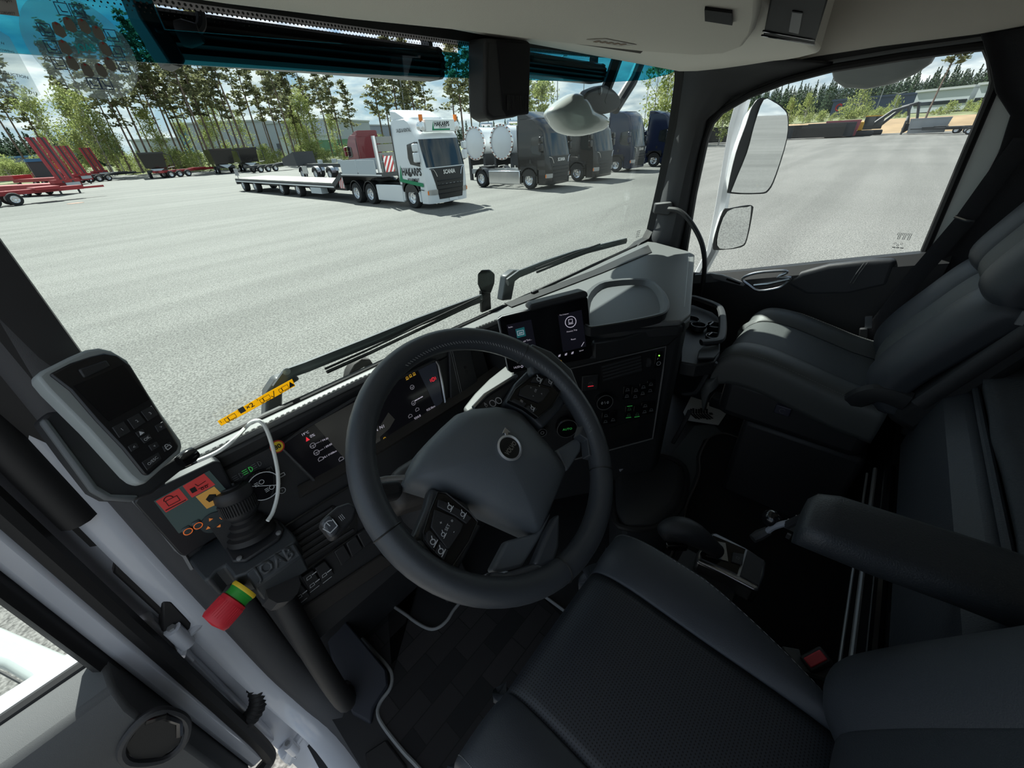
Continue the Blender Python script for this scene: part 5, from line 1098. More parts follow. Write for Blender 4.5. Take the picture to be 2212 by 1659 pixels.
q, u, v = sq((1272, 824), .05, .05); m = MB(); m.slabuv(PS, q, .006, .012); pb = m.build('parking_brake_lever', PLASTIC, dash, bevel=.003)
m = MB(); u, v = PS.loc(1273, 825); m.circ(PS, u, v, .006, .001, .0128, 16); m.text('P', PS, u, v, .007, h=.0128); m.build('symbol', PRINTDIM, pb)
m = MB(); u, v = PS.loc(1273, 830); m.line(PS, [(u - .008, v), (u + .008, v)], .0018, .0128); m.build('red_bar', LRED, pb)
def knob(c, r, txt, mt, name):
    u, v = PS.loc(*c); m = MB(); m.lathe([(r, 0), (r, .014), (r * .9, .018), (0, .018)], PS.uv(u, v, .004), PS.n, 28); k = m.build(name, GLOSS, dash)
    m = MB(); m.circ(PS, u, v, r * .95, .0014, .0225, 28); m.build('ring', PRINTDIM, k); m = MB(); m.text(txt, PS, u, v, width=r * .9, h=.0228); m.build('symbol', mt, k)
knob((1301, 862), .026, '0 \\ 0', PRINT, 'fan_knob'); knob((1221, 918), .033, 'AUTO', LGRN, 'temperature_knob'); knob((1168, 926), .014, 'o', PRINTDIM, 'dial')
q, u, v = sq((1216, 877), .06, .022); m = MB(); m.slabuv(PS, q, .006, .010); m.build('air_button', PLASTIC, dash, bevel=.002)
m = MB(); u, v = PS.loc(1398, 781); m.lathe([(.014, -.004), (.014, .004)], PS.uv(u, v, .004), PS.x, 20); m.build('vent_wheel', PLAST2, dash)
q, u, v = sq((1419, 775), .022, .05); m = MB(); m.slabuv(PS, q, .004, .010); us = m.build('socket_panel', GLOSS, dash, bevel=.0015)
m = MB(); u, v = PS.loc(1420, 765); m.lathe([(.0022, 0), (.0022, .001)], PS.uv(u, v, .0105), PS.n, 8); m.build('green_lamp', mat('lamp_green', (.2, .8, .1), .5, emit=(.3, 1, .1), estr=1.5), us)
m = MB(); u, v = PS.loc(1419, 782); m.circ(PS, u, v, .006, .001, .0108, 12); m.line(PS, [(u - .006, v + .014), (u - .003, v + .018)], .0012, .0108); m.build('symbol', PRINT, us)
m = MB(); m.slab(PS, [(1316, 922), (1380, 902), (1376, 932), (1318, 950)], .004, .006); m.build('tray_slot', INK, dash)
# storage tray on the pad
TO = [(1262, 690), (1264, 640), (1292, 612), (1330, 604), (1372, 602), (1406, 606), (1430, 626), (1442, 648), (1442, 664), (1430, 678), (1370, 692), (1300, 704), (1270, 706)]
TP = [at(*p, Z=.826) for p in TO]; c = sum(TP, Vector()) / len(TP); TP = smoothpath(TP, 3, True)
m = MB()
m.mat(1); m.loft([[Vector((p.x, p.y, .800)) for p in TP], [p + (p - c).normalized() * .004 for p in TP], [Vector((p.x, p.y, .8275)) for p in TP]], caps=False); m.mat(0); m.loft([[Vector((p.x, p.y, .828)) for p in TP], [Vector((p.x, p.y, .826)) + (c - p).normalized() * .010 for p in TP], [Vector((p.x, p.y, .810)) + (c - p).normalized() * .020 for p in TP]], caps=False)
m.prism([Vector((p.x, p.y, .810)) + (c - p).normalized() * .019 for p in TP], (0, 0, -.008)); m.build('storage_tray', [mat('tray_lit', (.105, .112, .118), .45, bump=.12, bscale=800, spec=.5), DASH], dash)  # one black plastic; lit floor and shaded wall put into two colours
# cup holder at the passenger side
cu = Plane(at(1520, 700, Z=.635), (0, 0, 1), (1, 0, 0))
m = MB(); CO = [(1484, 642), (1500, 636), (1545, 652), (1558, 662), (1564, 690), (1562, 740), (1552, 756), (1510, 762), (1474, 756), (1476, 700)]
m.prism([cu.px(*p, -.045) for p in CO], (0, 0, -.05)); ch = m.build('cup_holder', DASH, dash, bevel=.006)
m = MB(); m.tube(smoothpath([cu.px(*p, -.012) for p in [(1486, 640), (1500, 637), (1545, 652), (1559, 664), (1563, 690), (1560, 722), (1548, 730), (1516, 733)]], 4), [(.010, .014)] * 29, 8, flat=(0, 0, 1)); m.build('rim', PLAST2, ch)
m = MB()
for cx, cy, r in ((1494, 678, .036), (1547, 690, .030), (1547, 714, .030), (1512, 690, .028)): m.lathe([(r, 0), (r, .012), (r * .86, .012), (r * .8, -.01), (0, -.012)], cu.px(cx, cy, -.032), (0, 0, 1), 22)
m.build('cup_well', PLASTIC, ch)
m = MB(); m.prism([cu.px(*p, -.035) for p in [(1514, 740), (1522, 732), (1558, 728), (1560, 742), (1548, 756), (1510, 756)]], (0, 0, .006)); m.build('flap', PLAST2, ch, bevel=.004)
m = MB()
for p, q in (((1532, 700), (1540, 694)), ((1530, 722), (1538, 716))): m.tube([cu.px(*p, -.005), cu.px(*q, -.005)], .004, 6)
m.build('clip', GLOSS, ch)
m = MB(); m.tube(smoothpath([at(*p, X=.34) for p in [(1546, 782), (1532, 800), (1516, 828), (1504, 846), (1490, 850), (1474, 850)]], 4), .008, 8); m.build('pull_handle', PLAST2, dash)
m = MB(); m.tube(smoothpath([at(*p, X=.30) for p in [(1490, 888), (1472, 924), (1454, 956)]], 4), .008, 8); m.build('pull_handle', PLAST2, dash)

# ------------------------------------------------------------------ steering wheel
WP = Plane((-.62, .343, .832), (.009, -math.cos(rad(51)), math.sin(rad(51)))); RR = .206
sw = thing('steering_wheel', 'black leather steering wheel with round emblem and two button pods', 'steering wheel', WP.o)
WL = mat('wheel_leather', (.046, .052, .060), .40, bump=.15, bscale=1100); WCOV = mat('wheel_cover', (.10, .115, .13), .45, bump=.2, bscale=1300)
m = MB(); m.tube([WP.uv(RR * math.cos(2 * PI * i / 72), RR * math.sin(2 * PI * i / 72)) for i in range(72)], [(.0215, .0195)] * 72, 14, closed=True, flat=WP.n); rim = m.build('rim', WL, sw)
def wang(px): u, v = WP.loc(*px); return math.atan2(v, u)
m = MB()
for p in ((1132, 752), (800, 1178), (1318, 1022), (1232, 1268)):
    a = wang(p); d = WP.x * math.cos(a) + WP.y * math.sin(a); t = -WP.x * math.sin(a) + WP.y * math.cos(a); c = WP.o + d * RR
    m.tube([c + d * (math.cos(k) * .0198) + WP.n * (math.sin(k) * .0218) for k in [2 * PI * i / 16 for i in range(16)]], .0011, 4, closed=True)
m.build('seam', INK, rim)
m = MB()
for (p, q, n) in (((868, 790), (1130, 775), 44), ((1130, 775), (1245, 950), 26)):
    a0, a1 = wang(p), wang(q)
    if a1 > a0: a1 -= 2 * PI
    for i in range(n):
        a = a0 + (a1 - a0) * i / n; k = RR - .0165; kk = RR - .0135; h0 = .013; h1 = .0155
        m.tube([WP.uv(k * math.cos(a), k * math.sin(a), h0), WP.uv(kk * math.cos(a + .02), kk * math.sin(a + .02), h1)], .0008, 4)
m.build('stitching', mat('grey_thread', (.20, .21, .22), .6), rim)
def wslab(name, px, h, d, mt, parent=sw, bevel=.006, dome=0):
    m = MB(); m.slab(WP, px, d, h); return m.build(name, mt, parent, bevel=bevel, seg=3)
COV = [(996, 881), (1030, 870), (1082, 865), (1120, 872), (1140, 884), (1177, 927), (1212, 966), (1239, 1006), (1238, 1016), (1225, 1050), (1204, 1102), (1183, 1150), (1171, 1151), (1070, 1104), (978, 1064), (930, 1048), (895, 1037), (887, 1026), (899, 994), (916, 960), (939, 935), (966, 908)]
P0 = [WP.px(*p, -.012) for p in COV]; c = sum(P0, Vector()) / len(P0)
m = MB(); N = WP.n
rings = [[c + (p - c) * k + N * h for p in P0] for k, h in ((.95, -.06), (1.0, -.055), (1.0, -.022), (.98, -.010), (.92, .002), (.75, .014), (.5, .024), (.25, .030), (.06, .032))]
m.loft(rings); cov = m.build('airbag_cover', WCOV, sw, smooth=50)
m = MB(); m.loft([[c + (p - c) * k + N * h for p in P0] for k, h in ((.82, -.09), (.86, -.05), (.84, -.02))]); m.build('hub', PLASTIC, sw)
pod1 = [(945, 1064), (962, 1066), (1014, 1108), (1030, 1128), (1012, 1170), (974, 1228), (958, 1220), (914, 1168), (914, 1150), (928, 1104)]
pod2 = [(1140, 820), (1153, 811), (1193, 819), (1209, 835), (1207, 852), (1190, 880), (1161, 903), (1132, 882), (1098, 866), (1112, 842)]
a1 = wslab('spoke', [(936, 1046), (1016, 1082), (1040, 1130), (985, 1240), (960, 1262), (880, 1195), (870, 1180), (900, 1150), (925, 1090)], -.012, .03, WL)
a2 = wslab('spoke', [(1098, 860), (1120, 820), (1150, 790), (1200, 800), (1235, 850), (1222, 875), (1180, 920), (1150, 890)], -.012, .03, WL)
def rimfill(px, name='rim_fillet'): return wslab(name, px, .004, .022, WL)
rimfill([(868, 1148), (892, 1172), (912, 1164), (930, 1190), (962, 1226), (985, 1236), (1000, 1262), (940, 1262), (880, 1225), (846, 1176)])
rimfill([(1146, 742), (1146, 800), (1150, 812), (1172, 806), (1206, 816), (1222, 838), (1226, 862), (1262, 868), (1235, 800), (1190, 760)])
wslab('spoke', [(1204, 1102), (1183, 1152), (1140, 1222), (1085, 1236), (1072, 1230), (1106, 1164), (1170, 1148)], -.016, .022, WCOV)
wslab('spoke', [(1212, 966), (1258, 938), (1268, 952), (1266, 968), (1240, 1008), (1236, 1012)], -.016, .022, WCOV)
rimfill([(1060, 1234), (1090, 1238), (1130, 1226), (1160, 1214), (1175, 1225), (1210, 1240), (1170, 1290), (1080, 1295), (1030, 1280), (1046, 1262)])
rimfill([(1250, 940), (1266, 950), (1270, 985), (1290, 990), (1300, 1010), (1280, 950), (1262, 900)])
rimfill([(1180, 1150), (1196, 1120), (1208, 1110), (1206, 1180), (1196, 1215), (1170, 1225), (1150, 1222)], 'spoke_web')
def pod(px, name, cells):
    m = MB(); m.slab(WP, px, .012, .003); q = m.build(name, GLOSS, sw, bevel=.002)
    for cell, icon in cells:
        m = MB(); m.slab(WP, cell, .004, .006); bt = m.build('button', PLASTIC, q, bevel=.001)
        if icon:
            m = MB()
            for t, ix, iy, w_ in icon:
                if t in ('k', 'Yo', '&', '%', '~', '#', 'c'): m.picto(WP.at(ix, iy, rad(22)), 0, 0, w_ * 1.1, .0068)
                else: m.text(t, WP.at(ix, iy, rad(22)), 0, 0, size=w_, h=.0068)
            m.build('symbol', PRINT, bt)
    m = MB(); m.tube([WP.px(*p, .003) for p in px], .0012, 4, closed=True); m.build('outline', INK, q)
pod(pod1, 'button_pod', [([(944, 1080), (960, 1086), (1000, 1108), (1016, 1120), (1005, 1133), (980, 1116), (942, 1096)], (('k', 968, 1098, .007), ('Yo', 996, 1113, .007))),
    ([(936, 1102), (980, 1120), (998, 1134), (992, 1150), (968, 1186), (962, 1186), (928, 1140)], (('SET', 963, 1141, .0062), ('+', 949, 1131, .007), ('-', 977, 1151, .008), ('o', 973, 1127, .006), ('c', 954, 1156, .006))),
    ([(926, 1146), (944, 1166), (932, 1190), (918, 1172), (918, 1152)], (('&', 932, 1172, .008),)), ([(948, 1170), (966, 1190), (956, 1212), (936, 1194)], (('%', 949, 1192, .008),))])
pod(pod2, 'button_pod', [([(1150, 818), (1172, 820), (1166, 830), (1144, 828)], (('~', 1160, 823, .010),)), ([(1176, 820), (1196, 824), (1190, 838), (1170, 832)], (('#', 1184, 829, .007),)),
    ([(1136, 834), (1180, 842), (1184, 848), (1170, 868), (1160, 872), (1118, 856), (1122, 842)], (('OK', 1153, 847, .0058), ('^', 1161, 837, .007), ('<', 1143, 841, .006), ('>', 1166, 854, .006), ('v', 1148, 859, .005))),
    ([(1108, 864), (1134, 874), (1128, 882), (1102, 868)], (('|||', 1123, 870, .006),)), ([(1138, 878), (1158, 886), (1150, 894), (1132, 884)], (('c', 1146, 885, .007),))])
for px in ([(1082, 872), (1130, 884), (1114, 836), (1100, 846)],): pass
m = MB(); m.slab(WP, [(966, 1234), (1030, 1130), (1042, 1134), (985, 1244)], .02, -.004); m.build('pod_edge', PLASTIC, sw, bevel=.003)
# emblem
W3 = WP.at(1088, 977, 0); k0 = N * .0195
m = MB(); u0 = Plane(W3.o + N * .0 , N, W3.x); 
m.lathe([(.0205, 0), (.0215, .003), (.0185, .0045), (.0175, .003), (.0175, 0)], W3.o + k0, N, 36, closed=True); em = m.build('emblem', mat('brushed_silver', (.62, .63, .65), .38, .6), sw)
m = MB(); m.lathe([(.0178, 0), (.0178, .002), (0, .0022)], W3.o + k0, N, 32); m.build('emblem_disc', INK, em)
u1, v1 = W3.loc(1102, 958); u2, v2 = W3.loc(1076, 994); ang = math.atan2(u1 and (v1 - v2), u1 - u2)
m = MB(); W4 = WP.at(1090, 978, ang); m.text('VOLVO', W4, 0, 0, width=.028, bold=.035, h=.0225, sy=1.3); m.build('lettering', SATIN, em)
ua, va = W3.loc(1079, 938); d = Vector((ua, va)).normalized(); e = Vector((-d.y, d.x)); m = MB()
W5 = Plane(W3.o, N, W3.x); W5.x, W5.y = W3.x, W3.y
m.slabuv(W5, [d * .0205 - e * .003, d * .024 - e * .003, d * .024 - e * .008, d * .034, d * .024 + e * .008, d * .024 + e * .003, d * .0205 + e * .003], .003, .0235); m.build('emblem_arrow', CHROME, em, bevel=.0006)

# column and stalks
r = thing('steering_column', 'black steering column behind the wheel with switch stalks', 'steering column', (-.62, .5, .65))
m = MB(); m.lathe([(.075, -.15), (.085, -.18), (.085, -.28), (.07, -.40)], WP.o, N, 20); m.build('column_cover', PLASTIC, r)
m = MB(); m.prism([WP.px(*p, -.13) for p in [(884, 960), (1020, 880), (1110, 880), (1120, 1000), (900, 1060)]], -N * .10); m.build('switch_housing', DASHB, r, bevel=.02, seg=3)
def stalk(px, h, th, name, txt, tpx, mt=PLASTIC):
    m = MB(); m.slab(WP, px, th, h); s = m.build(name, mt, r, bevel=.007, seg=3)
    m = MB()
    for t, p, q in txt:
        if t == 'w': m.picto(WP.at(p[0] + 4, p[1] - 4, rad(22)), 0, 0, .008, h + .0008)
        else: m.textpx(t, WP, p, q, h=h + .0008)
    m.build('symbol', PRINT, s); return s
stalk([(800, 1042), (806, 1022), (850, 1014), (884, 1012), (894, 1040), (884, 1052), (850, 1060), (818, 1072), (808, 1064)], -.055, .03, 'indicator_stalk', (('<>', (822, 1045), (834, 1036)),), 0)
m = MB(); m.tube([WP.px(*p, -.05) for p in [(798, 1030), (812, 1020), (850, 1012), (892, 1010)]], .004, 6); m.build('stalk_edge', STEEL, r)
stalk([(802, 1046), (816, 1040), (828, 1058), (812, 1066)], -.05, .01, 'stalk_button', (('w', (809, 1056), (818, 1048)),), 0)
wr = stalk([(698, 1104), (716, 1086), (740, 1066), (770, 1056), (790, 1070), (780, 1100), (742, 1140), (728, 1142)], -.075, .035, 'wiper_stalk', (('|||', (748, 1096), (756, 1090)),), 0)
m = MB(); m.slab(WP, [(702, 1104), (722, 1088), (748, 1118), (734, 1138), (722, 1140)], .01, -.068); wb = m.build('washer_button', mat('grey_button', (.06, .065, .075), .5), r, bevel=.005)
m = MB(); Q = WP.at(723, 1115, rad(12)); m.circ(Q, 0, 0, .007, .0012, -.067, 12, .5, PI - .5); m.line(Q, [(-.008, .004), (-.006, -.007), (.006, -.007), (.008, .004)], .0012, -.067); m.line(Q, [(0, .007), (0, 0)], .0011, -.067); m.build('symbol', PRINT, wb)
gs = stalk([(1038, 866), (1062, 840), (1128, 798), (1136, 804), (1112, 836), (1088, 866), (1060, 874)], -.03, .03, 'gear_stalk', (('A', (1060, 858), (1064, 855)), ('D', (1063, 862), (1067, 859))), 0)
m = MB(); m.tube([WP.px(*p, -.028) for p in [(1036, 866), (1062, 838), (1130, 796)]], .004, 6); m.build('stalk_edge', SATIN, r)
m = MB()
for c in ((1079, 856), (1092, 850)): Q = WP.at(*c); m.circ(Q, 0, 0, .006, .0014, -.029, 14)
m.build('stalk_ring', PRINT, gs)

# ------------------------------------------------------------------ hand terminal on the left pillar
DV = yawel((-.985, .665, .955), 26, 24)
r = thing('hand_terminal', 'grey-edged black key terminal on the left windscreen pillar', 'terminal', (-.985, .665, .955))
SH = mat('grey_shell', (.30, .33, .33), .45)
m = MB(); OT = [(77, 812), (90, 800), (150, 770), (187, 754), (214, 750), (241, 756), (276, 777), (307, 827), (350, 892), (392, 951), (395, 964), (392, 978), (352, 1012), (315, 1045), (299, 1045), (280, 1030), (190, 930), (100, 840)]
c = sum((DV.px(*p) for p in OT), Vector()) / len(OT); m.loft([[c + (DV.px(*p, h) - c) * k for p in OT] for k, h in ((.96, -.034), (1, -.02), (1, -.006), (.985, 0))]); m.build('shell', SH, r, bevel=.003)
m = MB(); m.slab(DV, [(104, 810), (150, 786), (193, 771), (222, 764), (252, 768), (280, 790), (300, 822), (340, 888), (384, 964), (380, 974), (318, 1028), (307, 1026), (262, 970), (205, 910), (149, 845)], .006, .004); fc = m.build('face', mat('black_face', (.010, .010, .012), .3), r, bevel=.0025)
m = MB(); m.slab(DV, [(165, 800), (226, 780), (236, 794), (178, 820)], .004, .0065); m.build('top_key', PLASTIC, r, bevel=.002)
m = MB(); m.slab(DV, [(156, 836), (262, 790), (318, 865), (232, 912)], .001, .0052); m.build('screen', mat('off_screen', (.006, .006, .008), .15), r)
def dkey(px, t, tp=None, mt=PRINT):
    m = MB(); m.slab(DV, px, .002, .006); k = m.build('key', PLASTIC, r, bevel=.0008)
    m = MB(); c_ = sum((Vector(p) for p in px), Vector((0, 0))) / len(px); Q = DV.at(*c_, rad(6))
    if t == 'up': m.poly(Q, [(-.003, -.002), (.003, -.002), (0, .003)], .0068)
    elif t == 'lock': m.line(Q, [(-.003, -.003), (.003, -.003), (.003, .001), (-.003, .001)], .0008, .0068, True); m.circ(Q, 0, .002, .002, .0008, .0068, 8, 0, PI)
    else: m.text(t, Q, 0, 0, size=.0052, h=.0068)
    m.build('symbol', mt, k)
dkey([(238, 925), (264, 912), (280, 934), (254, 948)], '1'); dkey([(270, 908), (296, 894), (312, 914), (286, 930)], '2'); dkey([(300, 891), (324, 878), (338, 898), (316, 912)], '3')
dkey([(288, 936), (304, 928), (312, 938), (296, 947)], 'up'); dkey([(298, 948), (318, 938), (326, 950), (308, 960)], 'OK'); dkey([(330, 922), (348, 912), (356, 926), (338, 936)], '>'); dkey([(272, 966), (290, 957), (298, 968), (280, 978)], '<'); dkey([(316, 964), (334, 955), (342, 966), (324, 976)], 'v'); dkey([(346, 966), (364, 956), (370, 968), (352, 978)], 'lock')
dkey([(302, 1000), (338, 978), (346, 992), (314, 1018)], 'O/ESC')
# its holder
r = thing('terminal_holder', 'black curved holder behind the key terminal', 'holder', (-1.0, .8, .85)); DH = Plane(DV.o - DV.n * .06, DV.n, DV.x)
m = MB(); m.slab(DH, [(84, 908), (105, 890), (130, 886), (300, 1035), (395, 975), (410, 978), (418, 992), (400, 1010), (330, 1066), (290, 1082), (230, 1078), (200, 1062), (140, 985)], .03, 0); m.build('cradle', PLASTIC, r, bevel=.01, seg=3)
m = MB(); m.slab(DH, [(84, 910), (100, 902), (210, 1050), (240, 1068), (300, 1070), (290, 1084), (228, 1080), (196, 1062)], .012, .004); m.build('edge', mat('grey_edge', (.10, .11, .115), .5), r, bevel=.004)
m = MB(); a = DH.px(398, 990, .01); m.lathe([(.010, -.012), (.012, -.004), (.012, .004), (.010, .012)], a, DH.x, 16); m.build('hinge_pin', GLOSS, r)

# ------------------------------------------------------------------ control display
JD = Plane((-.985, .742, .72), (0, -1, 0))
r = thing('control_display', 'black control display with red and orange tiles below the left pillar', 'display', (-.985, .74, .72))
m = MB(); m.slab(JD, [(289, 1088), (294, 1078), (300, 1074), (460, 998), (470, 996), (477, 1000), (500, 1045), (533, 1110), (533, 1120), (522, 1128), (400, 1203), (390, 1200), (384, 1194)], .022, 0); m.build('case', mat('blue_black_case', (.014, .016, .020), .4), r, bevel=.003)
m = MB(); m.tube([JD.px(*p, -.016) for p in [(292, 1090), (340, 1140), (386, 1198), (404, 1212), (420, 1240)]], .003, 6); m.build('edge', STEEL, r)
m = MB(); m.slab(JD, [(332, 1082), (452, 1016), (510, 1082), (386, 1152)], .0006, .001); sc = m.build('screen', mat('green_grey_screen', (.03, .045, .045), .2, emit=(.022, .036, .036), estr=.7), r)
m = MB(); m.slab(JD, [(336, 1082), (386, 1054), (406, 1078), (358, 1106)], .0005, .002); m.slab(JD, [(394, 1049), (440, 1022), (464, 1046), (414, 1074)], .0005, .002); m.build('red_tile', mat('red_tile', (.30, .03, .03), .4, emit=(.20, .018, .018), estr=.7), sc)
m = MB(); m.slab(JD, [(422, 1072), (462, 1050), (490, 1078), (446, 1098)], .0005, .002); m.build('orange_tile', mat('orange_tile', (.35, .2, .05), .4, emit=(.24, .13, .03), estr=.7), sc)
m = MB(); Q = JD.at(370, 1077, rad(0)); m.line(Q, [(-.008, -.009), (.008, -.009), (.008, .002), (-.008, .002)], .0011, .003, True); m.circ(Q, -.003, .003, .006, .0013, .003, 12, 0, PI); m.line(Q, [(-.014, -.014), (.014, -.014)], .0016, .003)
Q = JD.at(428, 1050); m.poly(Q, [(-.012, -.006), (-.004, -.006), (-.004, .004), (-.012, .004)], .003); m.line(Q, [(-.002, .008), (0, .002), (.012, .004)], .0011, .003); m.line(Q, [(-.002, -.004), (.013, -.004)], .001, .003); m.circ(Q, .003, -.007, .002, .001, .003, 8); m.circ(Q, .009, -.007, .002, .001, .003, 8)
Q = JD.at(456, 1074); m.poly(Q, [(-.006, -.006), (.006, -.006), (.008, .003), (0, .009), (-.008, .003)], .003); m.build('pictogram', INK, sc)
OR = mat('orange_print', (.75, .25, .06), .5, emit=(.5, .14, .03), estr=.4)
for px in ([(389, 1143), (408, 1132), (420, 1146), (400, 1158)], [(410, 1130), (430, 1119), (442, 1134), (422, 1146)]):
    m = MB(); m.slab(JD, px, .006, .005); k = m.build('button', mat('slate_button', (.05, .065, .07), .4), r, bevel=.003)
    c_ = sum((Vector(p) for p in px), Vector((0, 0))) / 4; Q = JD.at(*c_); m = MB(); m.circ(Q, 0, 0, .0062, .0013, .0058, 18); m.build('ring', OR, k)
a = JD.px(462, 1126); m = MB(); m.lathe([(.021, 0), (.021, .004), (0, .005)], a, JD.n, 28); k = m.build('direction_pad', MAT['slate_button'], r)
Q = JD.at(462, 1126); m = MB()
for an in (PI / 2 + .2, PI + .2, .2, -PI / 2 + .2): d = Vector((math.cos(an), math.sin(an))); e = Vector((-d.y, d.x)); m.poly(Q, [d * .010 - e * .0035, d * .010 + e * .0035, d * .016], .006)
m.build('arrow', OR, k)
# joystick unit
JT = Plane(at(520, 1190, Z=.615), (0, -.10, 1), (1, 0, 0))
r = thing('joystick_unit', 'black joystick unit with raised letters and red stop button under the control display', 'joystick', JT.o)
jc = at(540, 1165, Z=.622)
JO = [(400, 1200), (432, 1180), (470, 1160), (560, 1100), (588, 1108), (632, 1150), (640, 1162), (636, 1172), (530, 1240), (505, 1248), (498, 1236), (486, 1222), (466, 1234), (452, 1252), (440, 1254), (422, 1232)]
m = MB(); m.prism([JT.px(*p, 0) for p in JO], -JT.n * .055); m.build('housing', mat('slate_black', (.034, .040, .045), .5, bump=.2, bscale=900), r, bevel=.007, seg=3)
ja, jb = JT.px(530, 1240), JT.px(636, 1172); jx = (jb - ja).normalized(); jo = jx.cross(JT.n); j0 = [ja - jo * .002 + JT.n * .001, jb - jo * .002 + JT.n * .001]; j1 = [p + jo * .022 - JT.n * .024 for p in j0]
m = MB(); m.loft([[a, b_, b_ - JT.n * .050, a - JT.n * .050] for a, b_ in zip(j0, j1)]); m.build('front_lip', MAT['slate_black'], r, bevel=.004)
JF = Plane((j0[0] + j0[1] + j1[0] + j1[1]) / 4, jx.cross((j0[0] - j1[0]).normalized()), jx)
m = MB(); m.text('JOAB', JF, 0, 0, width=(jb - ja).length * .80, bold=.03, h=.001, sy=1.15); o = m.build('lettering', mat('raised_letters', (.05, .055, .06), .4), r, solid=.003, soff=0)
b0 = JT.px(548, 1160, 0); kt = at(498, 1052, Z=b0.z + .108); ax = (kt - b0).normalized()
Q = Plane(b0, JT.n, JT.x); s2 = .046; m = MB(); m.slabuv(Q, [(-s2, -.03), (-.03, -s2), (.03, -s2), (s2, -.03), (s2, .03), (.03, s2), (-.03, s2), (-s2, .03)], .008, .008); fl_ = m.build('base_flange', PLASTIC, r, bevel=.003)
m = MB(); [m.lathe([(.005, 0), (.005, .003), (.002, .004)], Q.uv(a_, b_, .008), JT.n, 8) for a_, b_ in ((-.035, -.035), (.035, -.035), (.035, .035))]; m.build('screw', STEEL, fl_)
Lk = (kt - b0).length
m = MB(); m.lathe([(.042, .006), (.040, .016), (.034, .019), (.036, .026), (.028, .031), (.029, .038), (.022, .043), (.023, .049), (.018, .054)], b0, ax, 24); m.build('bellows', RUBBER, r)
m = MB(); pr = [(.019, .048), (.026, .054), (.031, .062), (.031, Lk - .022), (.0335, Lk - .018), (.0335, Lk - .004), (.031, Lk), (.020, Lk + .001), (.020, Lk + .004), (0, Lk + .004)]; m.lathe(pr, b0, ax, 36); kb = m.build('knob', PLASTIC, r)
m = MB(); 
for i in range(44):
    a_ = 2 * PI * i / 44; u_ = Vector((1, 0, 0)); u_ = (u_ - ax * u_.dot(ax)).normalized(); w_ = ax.cross(u_); q = b0 + (u_ * math.cos(a_) + w_ * math.sin(a_)) * .0315; m.tube([q + ax * .066, q + ax * (Lk - .024)], .0014, 4)
m.build('grip_ribs', RUBBER, kb)
m = MB(); u_ = (Vector((1, -.4, 0)) - ax * Vector((1, -.4, 0)).dot(ax)).normalized(); m.box(b0 + ax * (Lk + .006) + ax.cross(u_) * .006, (.022, .004, .005), u_, ax.cross(u_), ax); m.box(b0 + ax * (Lk + .006) - ax.cross(u_) * .006, (.018, .004, .005), u_, ax.cross(u_), ax); m.build('top_switch', PLASTIC, kb)
e0 = JT.px(512, 1268, -.02); ea = (JT.px(474, 1292, -.02) - e0); ea = (ea.normalized() + Vector((0, -.35, -.15))).normalized()
m = MB(); m.lathe([(.022, -.008), (.022, .002)], e0, ea, 24); m.lathe([(.021, .002), (.021, .012)], e0, ea, 24); es = m.build('stop_button', mat('green_ring', (.03, .33, .04), .4), r)
m = MB(); m.lathe([(.0225, -.009), (.0235, -.005), (.0225, -.002)], e0, ea, 24); m.build('yellow_ring', MAT['sticker_yellow'], es)
m = MB(); pr = [(.020, .012), (.0235, .014), (.0245, .048), (.022, .054), (0, .057)]; m.lathe(pr, e0, ea, 28); hd = m.build('stop_cap', mat('stop_red', (.62, .02, .035), .4), es)
m = MB(); u_ = Vector((0, 0, 1)); u_ = (u_ - ea * u_.dot(ea)).normalized(); w_ = ea.cross(u_)
for i in range(36): a_ = 2 * PI * i / 36; q = e0 + (u_ * math.cos(a_) + w_ * math.sin(a_)) * .0236; m.tube([q + ea * .020, q + ea * .046], .0011, 4)
m.build('cap_ribs', MAT['stop_red'], hd)
m = MB(); m.tube([JT.px(590, 1230, -.06), JT.px(560, 1225, -.10)], .03, 10); m.build('mount', PLASTIC, r)
# left entry grab handle
r = thing('grab_handle', 'long black rubber grab handle below the joystick', 'handle', (-.96, .62, .1)); m = MB()
m.tube(smoothpath([(-.945, .66, .53), (-.95, .64, .47), (-.955, .61, .38), (-.958, .60, .25), (-.958, .60, .14), (-.955, .615, .08), (-.95, .65, .045)], 5), [.020] + [.022] * 26 + [.024] * 4, 12); m.build('grip', RUBBER, r)
m = MB(); m.lathe([(.024, 0), (.023, .02)], (-.945, .665, .53), (0, -.3, -1), 14); m.build('socket', PLASTIC, r); m = MB(); m.lathe([(.034, 0), (.030, .03), (.02, .04)], (-.95, .68, .03), (0, -.7, .3), 14); m.build('socket', PLASTIC, r)
# white cable
cp = [at(426, 996, Z=.81), at(470, 976, Z=.812), at(505, 950, Z=.822), at(530, 924, Y=.77), at(545, 911, Y=.76), at(562, 910, Y=.75), at(576, 928, Y=.745), at(590, 970, Y=.735), at(600, 1020, Y=.725), at(600, 1065, Y=.715), at(590, 1105, Y=.70), at(578, 1125, Y=.69)]
m = MB(); m.tube(smoothpath(cp, 4), .0036, 8); wc = m.build('white_cable', CABLE); tag(wc, 'white cable looping from the windscreen corner to the joystick unit', 'cable')
